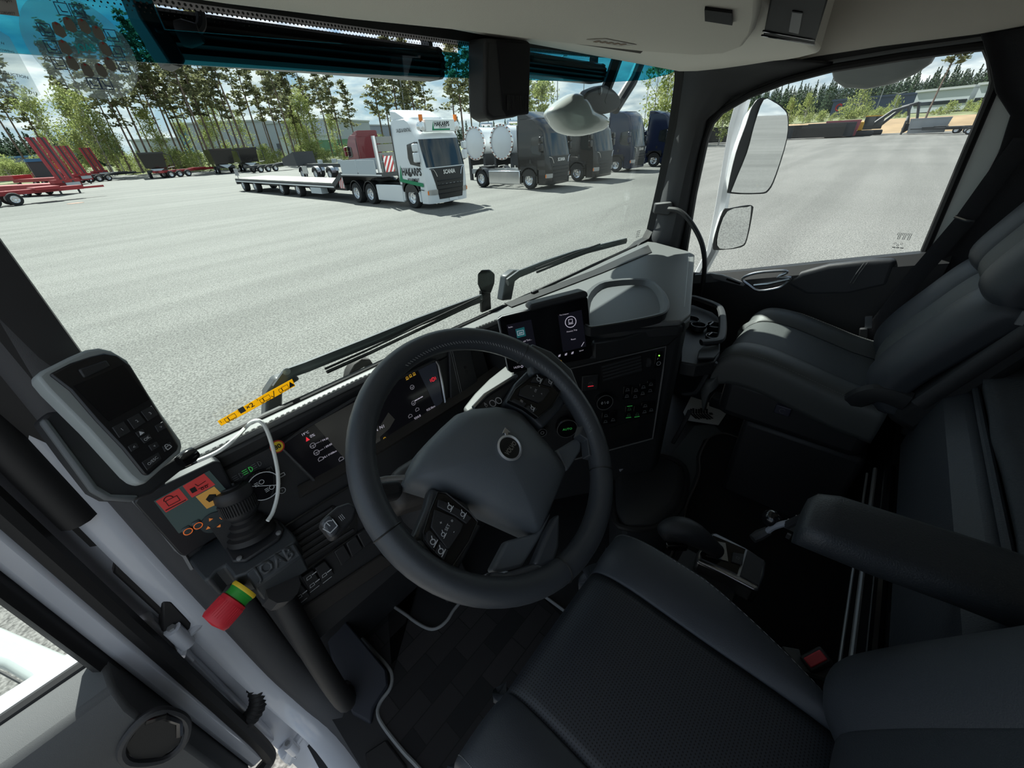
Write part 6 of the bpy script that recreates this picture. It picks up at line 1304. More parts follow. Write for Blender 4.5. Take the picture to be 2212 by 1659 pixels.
# ------------------------------------------------------------------ stickers on the windscreen
FILM = glass('clear_film', (.86, .88, .88), .5, 1.5, .3)
def sticker(name, label, pts, mt, h=.002, d=.0006):
    m = MB(); m.prism([PLG.px(*p, h) for p in pts], -PLG.n * d); o = m.build(name, mt, smooth=0); return tag(o, label, 'sticker')
SY = vinyl('yellow_vinyl', (.85, .58, .04)); TEAL = vinyl('teal_print', (.05, .42, .42), .6); OLIVE = mat('olive_print', (.13, .125, .10), .6)
y = sticker('warning_sticker', 'long yellow trailer warning strip on the windscreen above the cable', [(469, 909), (520, 880), (575, 848), (630, 818), (637, 833), (580, 864), (530, 892), (477, 919)], SY)
YP = PLG.at(552, 868, 0); m = MB(); hh = .0036
def yl(px, s=.004):
    Q = PLG.at(*px, ang_y); m.line(Q, [(-2 * s, -s), (-2 * s, s), (-.6 * s, s), (-.6 * s, -s)], .0008, hh, True); m.line(Q, [(-.4 * s, -s), (-.4 * s, 1.2 * s), (2.6 * s, 1.2 * s), (2.6 * s, -s)], .0008, hh, True)
    for k in (-1.4, .6, 1.8): m.circ(Q, k * s, -1.3 * s, .4 * s, .0007, hh, 8)
a, b_ = PLG.loc(475, 914), PLG.loc(634, 826); ang_y = math.atan2(b_[1] - a[1], b_[0] - a[0])
yl((495, 902)); yl((570, 861)); yl((610, 839))
m.textpx('1.', PLG, (475, 910), (480, 907), h=hh); m.textpx('2.', PLG, (512, 888), (517, 885), h=hh); m.textpx('×2', PLG, (530, 880), (546, 871), bold=.02, h=hh); m.textpx('3.', PLG, (552, 863), (557, 860), h=hh)
Q = PLG.at(521, 884, ang_y); m.poly(Q, [(-.005, -.006), (.005, -.006), (.005, .006), (-.005, .006)], hh); Q = PLG.at(589, 852, ang_y); m.line(Q, [(-.004, 0), (-.001, -.005), (.004, .008)], .0014, hh); Q = PLG.at(627, 829, ang_y); m.poly(Q, [(-.006, -.006), (.006, -.006), (0, .007)], hh)
m.build('print', INK, y)
u0, v0 = PLG.loc(180, 108); r1 = abs(PLG.loc(285, 112)[0] - u0) * 1.02
pts = [(u0 + r1 * math.cos(2 * PI * i / 48), v0 + r1 * math.sin(2 * PI * i / 48)) for i in range(48)]
def hazefilm():
    m = vinyl('hazy_film', (.8, .84, .84), .7); nt = m.node_tree; L = nt.links; o = nt.nodes['Material Output']; s = o.inputs['Surface'].links[0].from_socket; t = nt.nodes.new('ShaderNodeBsdfTransparent'); t.inputs['Color'].default_value = (.9, .92, .92, 1); x = nt.nodes.new('ShaderNodeMixShader'); x.inputs[0].default_value = .14
    L.new(t.outputs[0], x.inputs[1]); L.new(s, x.inputs[2]); L.new(x.outputs[0], o.inputs['Surface']); return m
FILM = hazefilm()
m = MB(); m.slabuv(PLG, pts, .0005, .001); rs = tag(m.build('round_sticker', FILM, smooth=0), 'round clear sticker with joystick pictures on the windscreen', 'sticker')
m = MB(); m.textpx('JOAB', PLG, (162, 105), (207, 106), bold=.03, h=.0022, sy=1.2); m.build('lettering', TEAL, rs)
m = MB(); caps = [(127, 65), (150, 54), (181, 57), (212, 72), (140, 103), (227, 106), (156, 137), (188, 152), (218, 152), (237, 139)]; s = r1 * .10
for c in caps: u, v = PLG.loc(*c); m.poly(PLG, [(u + s * x, v + s * y_) for x, y_ in ((-1, -.9), (.0, -1.5), (1, -.9), (1, .3), (.7, 1.2), (0, 1.5), (-.7, 1.2), (-1, .3))], .0022)
m.build('joystick_picture', OLIVE, rs)
m = MB()
for c in caps: u, v = PLG.loc(*c); m.circ(PLG, u, v + s * 1.1, s * .16, s * .12, .003, 8)
m.build('red_mark', RED, rs)
m = MB()
for c in ((135, 20), (167, 24), (98, 65), (240, 77), (112, 102), (252, 112), (127, 137), (265, 143), (202, 180), (228, 181)): u, v = PLG.loc(*c); q_ = s * 1.1; m.line(PLG, [(u - q_, v - q_), (u + q_, v - q_), (u + q_, v + q_), (u - q_, v + q_)], s * .16, .0022, True); m.line(PLG, [(u - q_ * .5, v + q_ * .5), (u - q_ * .3, v - q_ * .4), (u + q_ * .6, v - q_ * .4)], s * .2, .0022)
m.build('pictogram', vinyl('blue_grey_print', (.07, .11, .20), .4), rs)
ts = sticker('text_sticker', 'clear text sticker at the left edge of the windscreen', [(-60, 30), (20, 80), (88, 205), (60, 218), (-60, 190)], FILM)
m = MB()
for t, p, q in (('CONSTRUCTION', (-30, 150), (60, 168)), ('ING OUR', (2, 173), (42, 180)), ('JOAB', (-22, 192), (20, 200)), ('13712', (56, 199), (80, 202)), ('H', (2, 93), (8, 95)), ('OWING', (0, 108), (30, 113))): m.textpx(t, PLG, p, q, bold=.01, h=.004)
m.build('lettering', mat('dark_print', (.06, .07, .08), .6), ts)
ps = sticker('paper_sticker', 'grey paper sticker in the top left corner of the windscreen', [(-80, -60), (30, -20), (42, 36), (-80, 22)], mat('grey_paper', (.28, .27, .25), .8))
m = MB(); m.textpx('mph', PLG, (0, 0), (24, 3), h=.004); m.textpx('22834977', PLG, (0, 28), (32, 30), h=.004); m.build('lettering', INK, ps)
# ================================================================== SEATS AND FLOOR
def perforated():
    m = mat('perforated_leather', (.019, .021, .025), .5); nt = m.node_tree; L = nt.links; b = nt.nodes['Principled BSDF']
    tc = nt.nodes.new('ShaderNodeTexCoord'); mp = nt.nodes.new('ShaderNodeMapping'); mp.inputs['Scale'].default_value = (230, 230, 230); L.new(tc.outputs['Object'], mp.inputs['Vector'])
    fr = nt.nodes.new('ShaderNodeVectorMath'); fr.operation = 'FRACTION'; L.new(mp.outputs[0], fr.inputs[0])
    sb = nt.nodes.new('ShaderNodeVectorMath'); sb.operation = 'SUBTRACT'; sb.inputs[1].default_value = (.5, .5, .5); L.new(fr.outputs[0], sb.inputs[0])
    ml = nt.nodes.new('ShaderNodeVectorMath'); ml.operation = 'MULTIPLY'; ml.inputs[1].default_value = (1, 1, 0); L.new(sb.outputs[0], ml.inputs[0])
    ln = nt.nodes.new('ShaderNodeVectorMath'); ln.operation = 'LENGTH'; L.new(ml.outputs[0], ln.inputs[0])
    gt = nt.nodes.new('ShaderNodeMath'); gt.operation = 'GREATER_THAN'; gt.inputs[1].default_value = .24; L.new(ln.outputs['Value'], gt.inputs[0])
    mx = nt.nodes.new('ShaderNodeMixRGB'); mx.inputs[1].default_value = (.003, .003, .003, 1); mx.inputs[2].default_value = (.030, .034, .042, 1); L.new(gt.outputs[0], mx.inputs[0]); L.new(mx.outputs[0], b.inputs['Base Color'])
    bp = nt.nodes.new('ShaderNodeBump'); bp.inputs['Strength'].default_value = .5; bp.inputs['Distance'].default_value = .002; L.new(gt.outputs[0], bp.inputs['Height']); L.new(bp.outputs[0], b.inputs['Normal'])
    return m
PERF = perforated()
LEA2 = mat('seat_leather', (.036, .041, .050), .5, bump=.2, bscale=700)
LEA3 = mat('sunlit_leather', (.075, .080, .079), .5, bump=.2, bscale=700)  # seat leather lightened; brighter light at the passenger seat put into colour
PERF3 = mat('grey_ribbed_leather', (.068, .074, .073), .55, bump=.5, bscale=450)  # lightened likewise for the light on the passenger seat
def interp(P, t):
    t *= len(P) - 1; i = min(len(P) - 2, int(t)); f = t - i; a, b = P[i], P[i + 1]
    return tuple(x + (y - x) * f for x, y in zip(a, b))
def cushion(r, T, cx, w, inn, prof, bol, mc, mb, names, tap=lambda a: 1.0, side=.10):
    # prof: (along, height) path; T maps (x, along, height) to the world
    pr = smoothpath([(0, a, h) for a, h in prof], 5)
    def strip(fx, nu, name, mt):
        m = MB(); nv = len(pr)
        m.grid(lambda u, v: (lambda q, s: T(cx + s[0], q.y, q.z + s[1]))(pr[min(nv - 1, round(v * (nv - 1)))], fx(u, v)), nu, nv)
        return m.build(name, mt, r, smooth=60, solid=.02, soff=-1)
    c = strip(lambda u, v: ((2 * u - 1) * inn, -.003 * abs(2 * u - 1) ** 8 + .004 * math.cos((2 * u - 1) * 1.5)), 15, names[0], mc)
    for s in (-1, 1):
        B = [(inn + .0008, -.003), (inn + .004, .003), (inn + (w - inn) * .35, bol), (inn + (w - inn) * .75, bol * .9), (w * .985, bol * .1), (w, -.4 * side), (w - .004, -side)]
        Bs = smoothpath([(a, b, 0) for a, b in B], 3)
        fx = lambda u, v, s=s, Bs=Bs: (lambda p: (s * p.x, p.y))(Bs[min(len(Bs) - 1, round(u * (len(Bs) - 1)))])
        m = MB(); nv = len(pr)
        m.grid(lambda u, v: (lambda q, o: T(cx + math.copysign(inn + (abs(o[0]) - inn) * tap(q.y), o[0]), q.y, q.z + o[1]))(pr[min(nv - 1, round(v * (nv - 1)))], fx(u if s > 0 else 1 - u, v)), len(Bs), nv)
        m.build(names[1], mb, r, smooth=60, solid=.02, soff=-1)
    m = MB(); st = pr[2:-4]
    for s in (-1, 1):
        for i in range(len(st) - 1):
            for k in range(3): a = st[i].lerp(st[i + 1], k / 3); b_ = st[i].lerp(st[i + 1], (k + .6) / 3); wa, wb = [inn + (w - .012 - inn) * tap(q.y) for q in (a, b_)]; m.tube([T(cx + s * wa, a.y, a.z + bol * .62), T(cx + s * wb, b_.y, b_.z + bol * .62)], .0008, 4, caps=False)
    m.build('stitching', PRINTDIM, r)
def Tflat(x, y, z): return Vector((x, y, z))
def Tback(by, bz, rc):
    s, c = math.sin(rad(rc)), math.cos(rad(rc))
    return lambda x, a, h: Vector((x, by - a * s + h * c, bz + a * c + h * s))
def buckle(r, p, nrm, xd, name='belt_buckle'):
    q = Plane(p, nrm, xd); m = MB(); m.slabuv(q, [(-.022, -.014), (.022, -.014), (.022, .014), (-.022, .014)], .03, 0); b = m.build(name, PLASTIC, r, bevel=.004)
    m = MB(); m.slabuv(q, [(-.017, -.008), (.017, -.008), (.017, .009), (-.017, .009)], .006, .002); m.build('release_button', mat('buckle_red', (.55, .04, .06), .4), b, bevel=.002); return b
# --- driver seat
ds = thing('driver_seat', 'black perforated leather driver seat at the lower right', 'seat', (-.645, 0, 0))
zt = .55
cushion(ds, Tflat, -.66, .235, .125, [(-.235, zt - .02), (-.15, zt - .005), (0, zt), (.12, zt + .006), (.178, zt - .004), (.20, zt - .03), (.203, zt - .07), (.19, zt - .14)], .015, PERF, LEA2, ('seat_centre', 'seat_bolster'), tap=lambda a: 1 - .95 * (max(0, .03 - a) / .265) ** 1.35)
m = MB(); m.b2((-.84, -.22, .34), (-.52, .15, .50)); m.build('seat_pan', PLASTIC, ds, bevel=.03)
m = MB(); m.b2((-.84, -.24, 0), (-.53, .10, .34)); m.build('pedestal', PLASTIC, ds, bevel=.02)
cushion(ds, Tback(-.195, .55, 20), -.66, .195, .105, [(.0, -.03), (.03, .012), (.10, .018), (.25, .008), (.42, .0), (.60, -.01), (.70, -.03), (.72, -.08)], .022, LEA2, LEA2, ('back_centre', 'back_bolster'), side=.06)
m = MB(); T = Tback(-.205, .55, 20); m.loft([[T(x, a, h) for x, h in ((-.85, -.04), (-.475, -.04), (-.475, -.12), (-.85, -.12))] for a in (-.02, .3, .70)]); m.build('back_shell', PLASTIC, ds, bevel=.03)
secs = [(-.062, -.396, -.318, .742), (-.072, -.404, -.304, .750), (-.10, -.402, -.288, .750), (-.16, -.384, -.264, .738), (-.24, -.370, -.252, .738), (-.34, -.362, -.246, .742), (-.50, -.36, -.246, .744)]
m = MB(); S = []
for y, xa, xb, z in secs: S.append([Vector((xa + (xb - xa) * (.5 - .5 * math.cos(t) ** 1 if abs(math.cos(t)) < 2 else 0), y, z - .028 + .028 * math.copysign(abs(math.sin(t)) ** .5, math.sin(t)))) for t in [2 * PI * k / 16 for k in range(16)]])
m.loft(S); ar = m.build('armrest', mat('armrest_vinyl', (.024, .028, .033), .5, bump=.4, bscale=420), ds, smooth=60)
b_ = buckle(ds, at(1762, 1424, Z=.41), (-.5, .25, .9), (.8, -.55, .2))
m = MB(); m.prism([at(*p, Z=.39) for p in [(1690, 1395), (1728, 1402), (1732, 1424), (1800, 1445), (1806, 1430), (1876, 1446), (1856, 1482), (1830, 1480), (1730, 1448)]], (0, 0, -.012)); m.build('belt_guide', mat('grey_guide', (.075, .08, .085), .5), ds, bevel=.002)
m = MB(); m.prism([at(*p, Z=.40) for p in [(1925, 1320), (1942, 1298), (1950, 1300), (1952, 1324), (1958, 1330), (1925, 1390), (1918, 1392)]], (0, 0, -.01)); m.build('side_flap', MAT['grey_guide'], ds)
m = MB(); m.tube(smoothpath([at(1812, 1172, Z=.66), at(1850, 1200, Z=.655), at(1910, 1235, Z=.65), at(1970, 1252, Z=.645), at(2022, 1260, Z=.64)], 5), .0055, 8); m.build('air_hose', mat('grey_hose', (.20, .21, .24), .5), ds)
r = thing('control_lever', 'small ball-ended lever with grey hose in front of the armrest', 'lever', at(1680, 1130, Z=.66)); m = MB()
m.tube(smoothpath([at(1655, 1150, Z=.60), at(1672, 1138, Z=.625), at(1700, 1130, Z=.645), at(1735, 1128, Z=.66)], 5), .0055, 8); m.build('hose', MAT['grey_hose'], r)
m = MB(); m.tube([at(1660, 1146, Z=.605), at(1640, 1156, Z=.59), at(1626, 1164, Z=.585)], [.008, .010, .008], 10); m.build('grip', RUBBER, r)
m = MB(); m.ball(at(1667, 1120, Z=.63), .0165, 16); m.tube([at(1672, 1124, Z=.63), at(1700, 1134, Z=.64)], .004, 6); m.build('ball_knob', GLOSS, r)
m = MB(); m.box(at(1712, 1136, Z=.64), (.012, .02, .014)); m.box(at(1703, 1158, Z=.62), (.005, .006, .01)); m.box(at(1736, 1172, Z=.62), (.012, .008, .006)); m.box(at(1720, 1124, Z=.655), (.02, .006, .006)); m.build('clip', SATIN, r)
m = MB(); m.tube([at(1700, 1134, Z=.64), Vector((-.33, -.075, .715))], .007, 8); m.build('bracket', PLASTIC, r)
# --- passenger seat
ps_ = thing('passenger_seat', 'black leather passenger seat by the right door, sunlit at the front', 'seat', (.62, 0, 0)); zt = .585
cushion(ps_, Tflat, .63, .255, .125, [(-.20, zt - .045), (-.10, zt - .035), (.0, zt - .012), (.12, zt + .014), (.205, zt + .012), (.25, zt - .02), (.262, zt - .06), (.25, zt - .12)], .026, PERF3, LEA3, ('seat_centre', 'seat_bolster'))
m = MB(); m.b2((.385, -.20, .36), (.875, .22, .52)); m.build('seat_pan', PLASTIC, ps_, bevel=.03)
m = MB(); m.b2((.41, -.22, 0), (.86, .13, .36)); m.build('pedestal', PLASTIC, ps_, bevel=.02)
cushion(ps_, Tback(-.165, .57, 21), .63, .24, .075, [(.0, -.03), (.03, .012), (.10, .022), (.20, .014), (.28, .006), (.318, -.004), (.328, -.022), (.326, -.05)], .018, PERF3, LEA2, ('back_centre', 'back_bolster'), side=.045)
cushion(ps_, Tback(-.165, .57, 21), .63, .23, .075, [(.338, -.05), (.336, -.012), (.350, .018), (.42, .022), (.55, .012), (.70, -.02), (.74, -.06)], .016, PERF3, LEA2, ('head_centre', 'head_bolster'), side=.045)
T = Tback(-.165, .57, 21); m = MB(); m.loft([[T(x, a, h) for x, h in ((.365, -.035), (.895, -.035), (.895, -.12), (.365, -.12))] for a in (-.02, .3, .74)]); m.build('back_shell', PLASTIC, ps_, bevel=.025)
m = MB(); m.tube([T(.366, .06, -.06), T(.364, .30, -.06), T(.364, .62, -.06)], [(.006, .018)] * 3, 8, flat=(1, 0, 0)); m.build('side_trim', PLAST2, ps_)
m = MB(); m.tube([T(.372, .35, -.03), T(.372, .42, -.03), T(.372, .46, -.035)], .008, 8); m.box(T(.366, .33, -.03), (.008, .012, .03)); m.build('height_latch', STEEL, ps_)
a = at(1815, 866, X=.40); buckle(ps_, a, (-.6, .35, .7), (.4, -.9, .3))
m = MB(); m.tube(smoothpath([at(1828, 880, X=.40), at(1860, 858, X=.385), at(1905, 850, X=.38), at(1960, 868, X=.38)], 4), [(.016, .03)] * 13, 8, flat=(1, 0, 0)); m.build('recliner_cover', PLASTIC, ps_)
q = Plane(at(1690, 888, X=.372), (-1, 0, 0), (0, -1, 0)); m = MB(); m.slabuv(q, [(-.022, -.016), (.022, -.016), (.022, .016), (-.022, .016)], .03, 0); tb = m.build('tilt_button', mat('navy_button', (.03, .03, .05), .5), ps_, bevel=.003)
m = MB(); m.circ(q, 0, 0, .008, .0014, .001, 14, .6, 5.6); m.build('symbol', PRINTDIM, tb)
m = MB(); m.box(at(1560, 868, Z=.20), (.07, .09, .05)); m.build('slide_lever', PLASTIC, ps_, bevel=.008)
# --- seat belt on the right
bp = [at(2215, 300, X=.95), at(2150, 385, X=.945), at(2082, 478, X=.94), at(1985, 590, X=.935), at(1925, 665, X=.93), at(1892, 705, X=.92), at(1876, 730, X=.91)]
r = thing('seat_belt', 'black seat belt with metal latch beside the passenger seat', 'seat belt', bp[3]); m = MB(); m.tube(bp, [(.024, .0025)] * 7, 8, flat=(0, 1, .3)); m.build('webbing', FABRIC, r)
m = MB(); m.tube([at(2062, 468, X=.932), at(2085, 476, X=.925), at(2104, 478, X=.932)], .005, 8); m.build('guide_loop', CHROME, r)
m = MB(); m.box(at(1876, 696, X=.90), (.008, .02, .045), (1, 0, 0), (0, .95, -.3)); m.build('latch_plate', CHROME, r); m = MB(); m.box(at(1866, 722, X=.90), (.02, .026, .05), (1, 0, 0), (0, .95, -.3)); m.build('latch_cover', PLASTIC, r, bevel=.004)
# --- bunk
r = thing('bunk', 'dark bunk with quilted ribbed cover behind the seats', 'bunk', (0, -.6, .4)); QU = mat('ribbed_bunk_fabric', (.04, .045, .052), .85, bump=1.0, bscale=160); BLE = mat('bunk_leather', (.038, .043, .052), .55, bump=.35, bscale=350)
fr = [(-.30, .43), (-.285, .50), (-.285, .60), (-.30, .66)]
m = MB(); m.loft([[Vector((x, y + max(0, x - .42) * -.9, z)) for y, z in [(-.34, .40), (-.262, .44), (-.262, .56), (-.275, .64), (-.31, .675), (-.34, .66)]] for x in (-.45, -.1, .2, .42, .52, .60)]); m.build('front_pad', BLE, r, bevel=.02, seg=3)
m = MB(); m.tube([(-.45, -.315, .683), (.2, -.315, .683), (.42, -.316, .683), (.54, -.40, .68)], .007, 8); m.build('piping', BLE, r)
m = MB(); m.grid(lambda u, v: Vector((-.45 + 1.1 * u, -.325 - .8 * v, .685 + .035 * math.sin(min(1, v * 5) * PI / 2) - .012 * abs(math.sin(u * 9)) ** 6 - .010 * abs(math.sin(v * 8)) ** 8)), 60, 40); m.build('quilted_cover', QU, r, solid=.03)
m = MB(); m.b2((-1.0, -1.2, .40), (.95, -.34, .64)); m.build('mattress', FABRIC, r)
m = MB(); m.tube([(-.45, -.255, .415), (.33, -.255, .415)], .012, 10); m.build('front_rail', GLOSS, r); m = MB(); m.tube([(-.45, -.235, .375), (.36, -.235, .375)], .005, 8); m.tube([(-.45, -.225, .35), (.36, -.225, .35)], .003, 8); m.build('lower_rail', STEEL, r)
m = MB(); m.b2((-1.0, -1.2, 0), (.95, -.27, .38)); m.build('box', PLASTIC, r)
m = MB(); m.box(at(1992, 905, Z=.52), (.055, .06, .11)); lt = m.build('latch', PLASTIC, r, bevel=.01); m = MB(); m.box(at(1996, 890, Z=.575), (.05, .05, .02)); m.build('latch_tab', STEEL, lt, bevel=.004)
# --- gear selector beside the driver seat
r = thing('gear_selector', 'gear selector with black leather knob and silver-sided panel', 'gear lever', at(1570, 1210, Z=.36)); z = .38
GP = Plane(at(1590, 1215, Z=z), (0, 0, 1), (1, 0, 0))
m = MB(); m.slab(GP, [(1506, 1192), (1538, 1150), (1548, 1150), (1612, 1182), (1656, 1212), (1652, 1240), (1640, 1274), (1632, 1276), (1560, 1238), (1504, 1212)], .05, 0); m.build('housing', SATIN, r, bevel=.006, seg=3)
m = MB(); m.slab(GP, [(1512, 1196), (1540, 1158), (1610, 1188), (1592, 1242), (1516, 1208)], .004, .003); pn = m.build('panel', GLOSS, r)
m = MB(); m.slab(GP, [(1614, 1190), (1650, 1212), (1638, 1266), (1598, 1244)], .004, .003); m.build('rear_cover', PLAST2, r)
m = MB(); m.slab(GP, [(1582, 1196), (1606, 1200), (1602, 1224), (1578, 1216)], .003, .006); bt = m.build('button', PLASTIC, pn, bevel=.001); m = MB(); u, v = GP.loc(1592, 1209); m.line(GP, [(u - .003, v - .003), (u + .003, v - .003), (u + .003, v + .003), (u - .003, v + .003)], .001, .0066, True); m.build('symbol', PRINTDIM, bt)
m = MB(); m.slab(GP, [(1534, 1170), (1566, 1176), (1572, 1216), (1524, 1202)], .003, .006); m.build('collar', mat('silver_collar', (.35, .35, .34), .25, 1.0), pn)
k = [at(1548, 1190, Z=.39), at(1530, 1176, Z=.42), at(1505, 1158, Z=.445), at(1475, 1145, Z=.455), at(1448, 1146, Z=.45), at(1428, 1158, Z=.44)]
m = MB(); m.tube(smoothpath(k, 4), [.018, .018, .019, .02, .021, .022, .024, .025, .027, .028, .029, .030, .030, .030, .030, .029, .028, .026, .024, .020, .012], 14); m.build('knob', LEATHER, r, smooth=60)
m = MB(); m.box(at(1460, 1178, Z=.43), (.05, .02, .018), (.6, -.8, 0), (.8, .6, 0)); m.build('paddle', GLOSS, r, bevel=.004)
m = MB(); m.b2((-.30, -.03, .18), (-.22, .10, .345)); m.build('stand', PLASTIC, r)
# ------------------------------------------------------------------ floor things
CARP = mat('black_carpet', (.006, .006, .007), .95, bump=.6, bscale=900)
def tilecarpet():
    m = mat('patterned_carpet', (.010, .010, .011), .95); nt = m.node_tree; L = nt.links; b = nt.nodes['Principled BSDF']
    tc = nt.nodes.new('ShaderNodeTexCoord'); br = nt.nodes.new('ShaderNodeTexBrick'); L.new(tc.outputs['Object'], br.inputs['Vector'])
    br.inputs['Color1'].default_value = (.008, .008, .009, 1); br.inputs['Color2'].default_value = (.024, .022, .023, 1); br.inputs['Mortar'].default_value = (.006, .006, .006, 1)
    br.inputs['Scale'].default_value = 5.5; br.inputs['Mortar Size'].default_value = .008; br.inputs['Brick Width'].default_value = .7; br.inputs['Row Height'].default_value = .3; br.inputs['Bias'].default_value = -.1
    L.new(br.outputs['Color'], b.inputs['Base Color']); return m
def matthing(name, label, outl, z, mt, pipe=GREYPIPE, pr=.006):
    P = [at(*p, Z=z) if len(p) == 2 else Vector(p) for p in outl]; r = thing(name, label, 'floor mat', P[0]); m = MB(); m.prism(P, (0, 0, -.006)); m.build('carpet', mt, r)
    m = MB(); m.tube(smoothpath(P, 4, True), [(pr, pr * .8)] * (len(P) * 4), 8, closed=True, flat=(0, 0, 1)); m.build('piping', pipe, r); return r
matthing('floor_mat', 'dark patterned driver floor mat with grey piping, lower middle', [(-.62, .80, .008), (-.70, .80, .008), (-.745, .79, .008), (757, 1340), (800, 1398), (838, 1440), (847, 1462), (842, 1488), (822, 1516), (816, 1540), (828, 1568), (870, 1622), (905, 1659), (-.905, .30, .008), (-.905, .10, .008), (-.45, .10, .008), (-.40, .45, .008), (-.44, .60, .008), (990, 1306), (966, 1340), (944, 1357), (920, 1356), (880, 1330), (835, 1285), (-.585, .80, .008)], .008, tilecarpet())
matthing('floor_mat', 'black centre floor mat with grey piping between the seats', [(1512, 985), (1530, 948), (1552, 938), (1580, 940), (1700, 985), (1850, 1040), (1878, 1056), (1886, 1080), (1886, 1160), (1878, 1240), (1856, 1432), (-.20, -.35, .008), (-.24, .10, .008), (.10, .17, .008), (1484, 1090), (1506, 1040), (1512, 1015)], .008, CARP, mat('taupe_piping', (.10, .09, .085), .7), .005)
m = MB(); m.prism([at(*p, Z=.006) for p in [(1448, 985), (1500, 920), (1540, 915), (1560, 935), (1520, 950), (1504, 985), (1504, 1020), (1486, 1070), (1470, 1080)]], (0, 0, -.005)); tag(m.build('floor_cover', mat('grey_floor_cover', (.09, .10, .10), .8)), 'bare grey floor cover between the paper mat and the centre mat', 'floor cover')
pz = .012; r = thing('paper_mat', 'white paper foot mat with printed shoe soles by the passenger seat', 'paper mat', at(1530, 880, Z=pz)); m = MB(); m.prism([at(*p, Z=pz) for p in [(1500, 842), (1535, 820), (1580, 832), (1590, 862), (1552, 918), (1484, 908), (1476, 890)]], (0, 0, -.002)); m.build('sheet', mat('paper', (.7, .7, .67), .8), r)
m = MB(); FP = Plane(at(1530, 880, Z=pz), (0, 0, 1), (1, 0, 0))
for cx, cy in ((1524, 855), (1510, 894)):
    u, v = FP.loc(cx, cy); q0, q1 = FP.loc(cx - 22, cy + 2), FP.loc(cx + 24, cy + 2); an = math.atan2(q1[1] - q0[1], q1[0] - q0[0]); Q = FP.at(cx, cy, an)
    Ls = math.hypot(q1[0] - q0[0], q1[1] - q0[1]) / 2
    for k in range(9):
        t = -1 + 2 * k / 8; w_ = .042 * (1 - abs(t) ** 4) ** .5 * (.8 if -.4 < t < .1 else 1) + .004
        for s in (-1, 1): m.line(Q, [(t * Ls, s * .004), (t * Ls + .012, s * w_)], .010, .0015)
m.build('sole_print', INK, r)
m = MB(); m.prism([at(698, 1352, Z=.14), at(740, 1332, Z=.14), at(790, 1392, Z=.08), at(834, 1446, Z=.03), at(838, 1480, Z=.02), at(806, 1530, Z=.015), at(800, 1562, Z=.012), at(760, 1540, Z=.02), at(720, 1440, Z=.08)], (0, .0, -.02)); tag(m.build('foot_rest', mat('navy_footrest', (.012, .015, .024), .7), bevel=.005), 'dark blue footrest plate left of the driver mat', 'footrest')
r = thing('pedal', 'black pedal plate in the driver footwell', 'pedal', (-.56, .70, .15)); m = MB(); m.prism([(-.62, .62, .04), (-.52, .62, .04), (-.50, .74, .22), (-.60, .74, .22)], (0, .015, -.012)); m.build('plate', RUBBER, r, bevel=.008); m = MB(); m.tube([(-.56, .72, .17), (-.56, .79, .30)], .014, 8); m.build('arm', STEEL, r)
m = MB(); m.prism([at(*p, Z=.25) for p in [(1330, 998), (1345, 990), (1362, 988), (1356, 1004), (1340, 1018)]], (0, 0, -.004)); tag(m.build('paper_tag', mat('white_tag', (.5, .5, .55), .6)), 'small white paper tag under the centre console beside the wheel rim', 'tag')
r = thing('gear_tunnel', 'grey-topped floor console below the centre stack', 'console', at(1400, 1060, Z=.15)); m = MB()
P = [at(*p, Z=.20) for p in [(1325, 985), (1430, 985), (1478, 1010), (1482, 1060), (1460, 1110), (1410, 1140), (1350, 1140), (1326, 1110)]]; c = sum(P, Vector()) / len(P)
m.loft([[c + (p - c) * 1.0 + Vector((0, 0, -.19)) for p in P], P, [c + (p - c) * .8 + Vector((0, 0, .02)) for p in P]]); m.build('body', PLAST2, r, bevel=.01); 
m = MB(); m.tube(smoothpath(P, 3, True), .010, 8, closed=True); m.build('rubber_edge', RUBBER, r)
m = MB(); m.tube([at(1880, 955, Z=.06), at(1900, 960, Z=.06), at(1930, 966, Z=.06)], [(.03, .004)] * 3, 8, flat=(0, 1, .3)); tag(m.build('metal_strip', mat('bright_metal', (.8, .8, .74), .3, .3)), 'bright metal strip on the floor behind the passenger seat', 'metal strip')
m = MB(); m.prism([at(*p, Z=-.0) for p in [(790, 1630), (835, 1600), (880, 1659), (850, 1700), (800, 1700)]], (0, 0, .012)); tag(m.build('sill_tread', RUBBER, bevel=.004), 'ribbed black tread on the door sill at the bottom edge', 'tread')
# ================================================================== LIGHT
w = bpy.data.worlds.new('sky'); SC.world = w; w.use_nodes = True; nt = w.node_tree; nt.nodes.clear(); L = nt.links
o = nt.nodes.new('ShaderNodeOutputWorld'); bg = nt.nodes.new('ShaderNodeBackground'); L.new(bg.outputs[0], o.inputs['Surface'])
tc = nt.nodes.new('ShaderNodeTexCoord'); sx = nt.nodes.new('ShaderNodeSeparateXYZ'); L.new(tc.outputs['Generated'], sx.inputs[0])
zr = nt.nodes.new('ShaderNodeValToRGB'); L.new(sx.outputs['Z'], zr.inputs['Fac'])
e = zr.color_ramp.elements; e[0].position = 0; e[0].color = (.70, .83, .90, 1); e[1].position = .6; e[1].color = (.10, .26, .55, 1)
q = e.new(.12); q.color = (.40, .64, .86, 1); q = e.new(.28); q.color = (.20, .44, .74, 1)
ad = nt.nodes.new('ShaderNodeMath'); ad.operation = 'ADD'; ad.inputs[1].default_value = .22; L.new(sx.outputs['Z'], ad.inputs[0])
mx = nt.nodes.new('ShaderNodeMath'); mx.operation = 'MAXIMUM'; mx.inputs[1].default_value = .05; L.new(ad.outputs[0], mx.inputs[0])
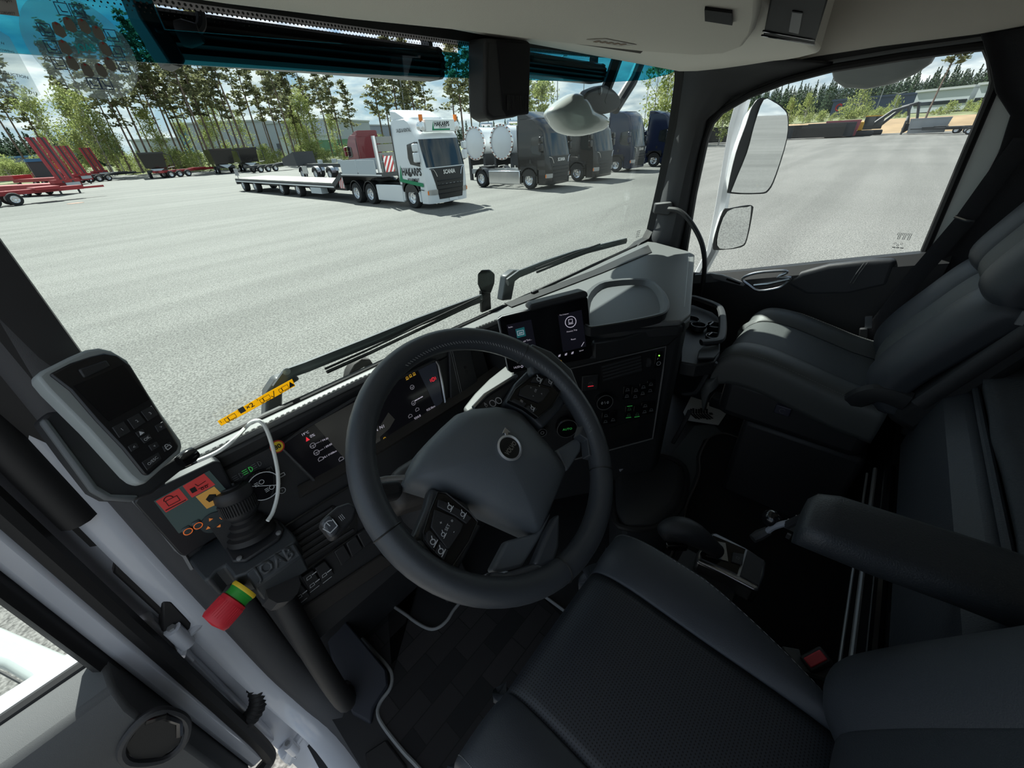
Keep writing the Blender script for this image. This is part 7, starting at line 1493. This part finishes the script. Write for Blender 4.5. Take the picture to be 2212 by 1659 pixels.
dv = nt.nodes.new('ShaderNodeVectorMath'); dv.operation = 'DIVIDE'; L.new(tc.outputs['Generated'], dv.inputs[0])
cb = nt.nodes.new('ShaderNodeCombineXYZ'); [L.new(mx.outputs[0], cb.inputs[i]) for i in range(3)]; L.new(cb.outputs[0], dv.inputs[1])
n1 = nt.nodes.new('ShaderNodeTexNoise'); n1.inputs['Scale'].default_value = 2.3; n1.inputs['Detail'].default_value = 8; n1.inputs['Roughness'].default_value = .58; n1.inputs['Distortion'].default_value = .4
L.new(dv.outputs[0], n1.inputs['Vector'])
cr = nt.nodes.new('ShaderNodeValToRGB'); L.new(n1.outputs['Fac'], cr.inputs['Fac']); cr.color_ramp.elements[0].position = .38; cr.color_ramp.elements[1].position = .56
n2 = nt.nodes.new('ShaderNodeTexNoise'); n2.inputs['Scale'].default_value = 5; n2.inputs['Detail'].default_value = 6; L.new(dv.outputs[0], n2.inputs['Vector'])
cc = nt.nodes.new('ShaderNodeValToRGB'); L.new(n2.outputs['Fac'], cc.inputs['Fac']); cc.color_ramp.elements[0].color = (.62, .72, .80, 1); cc.color_ramp.elements[1].color = (1.25, 1.28, 1.28, 1); cc.color_ramp.elements[0].position = .36; cc.color_ramp.elements[1].position = .62
mc = nt.nodes.new('ShaderNodeMixRGB'); L.new(cr.outputs['Color'], mc.inputs[0]); L.new(zr.outputs['Color'], mc.inputs[1]); L.new(cc.outputs['Color'], mc.inputs[2]); L.new(mc.outputs[0], bg.inputs['Color'])
bg.inputs['Strength'].default_value = .92
sd = bpy.data.lights.new('sun', 'SUN'); sd.energy = 11.0; sd.angle = rad(.6); sd.color = (1, .97, .92); so = bpy.data.objects.new('sun', sd); COL.objects.link(so)
SUNV = Vector((.33, .94, 1.17)).normalized()
so.rotation_euler = SUNV.to_track_quat('Z', 'Y').to_euler(); so.location = (20, 40, 60)
SC.view_settings.view_transform = 'Standard'; SC.view_settings.look = 'None'; SC.view_settings.gamma = 1.0; SC.view_settings.exposure = 0.0; SC.view_settings.use_curve_mapping = False
SC.cycles.max_bounces = 10; SC.cycles.transparent_max_bounces = 24
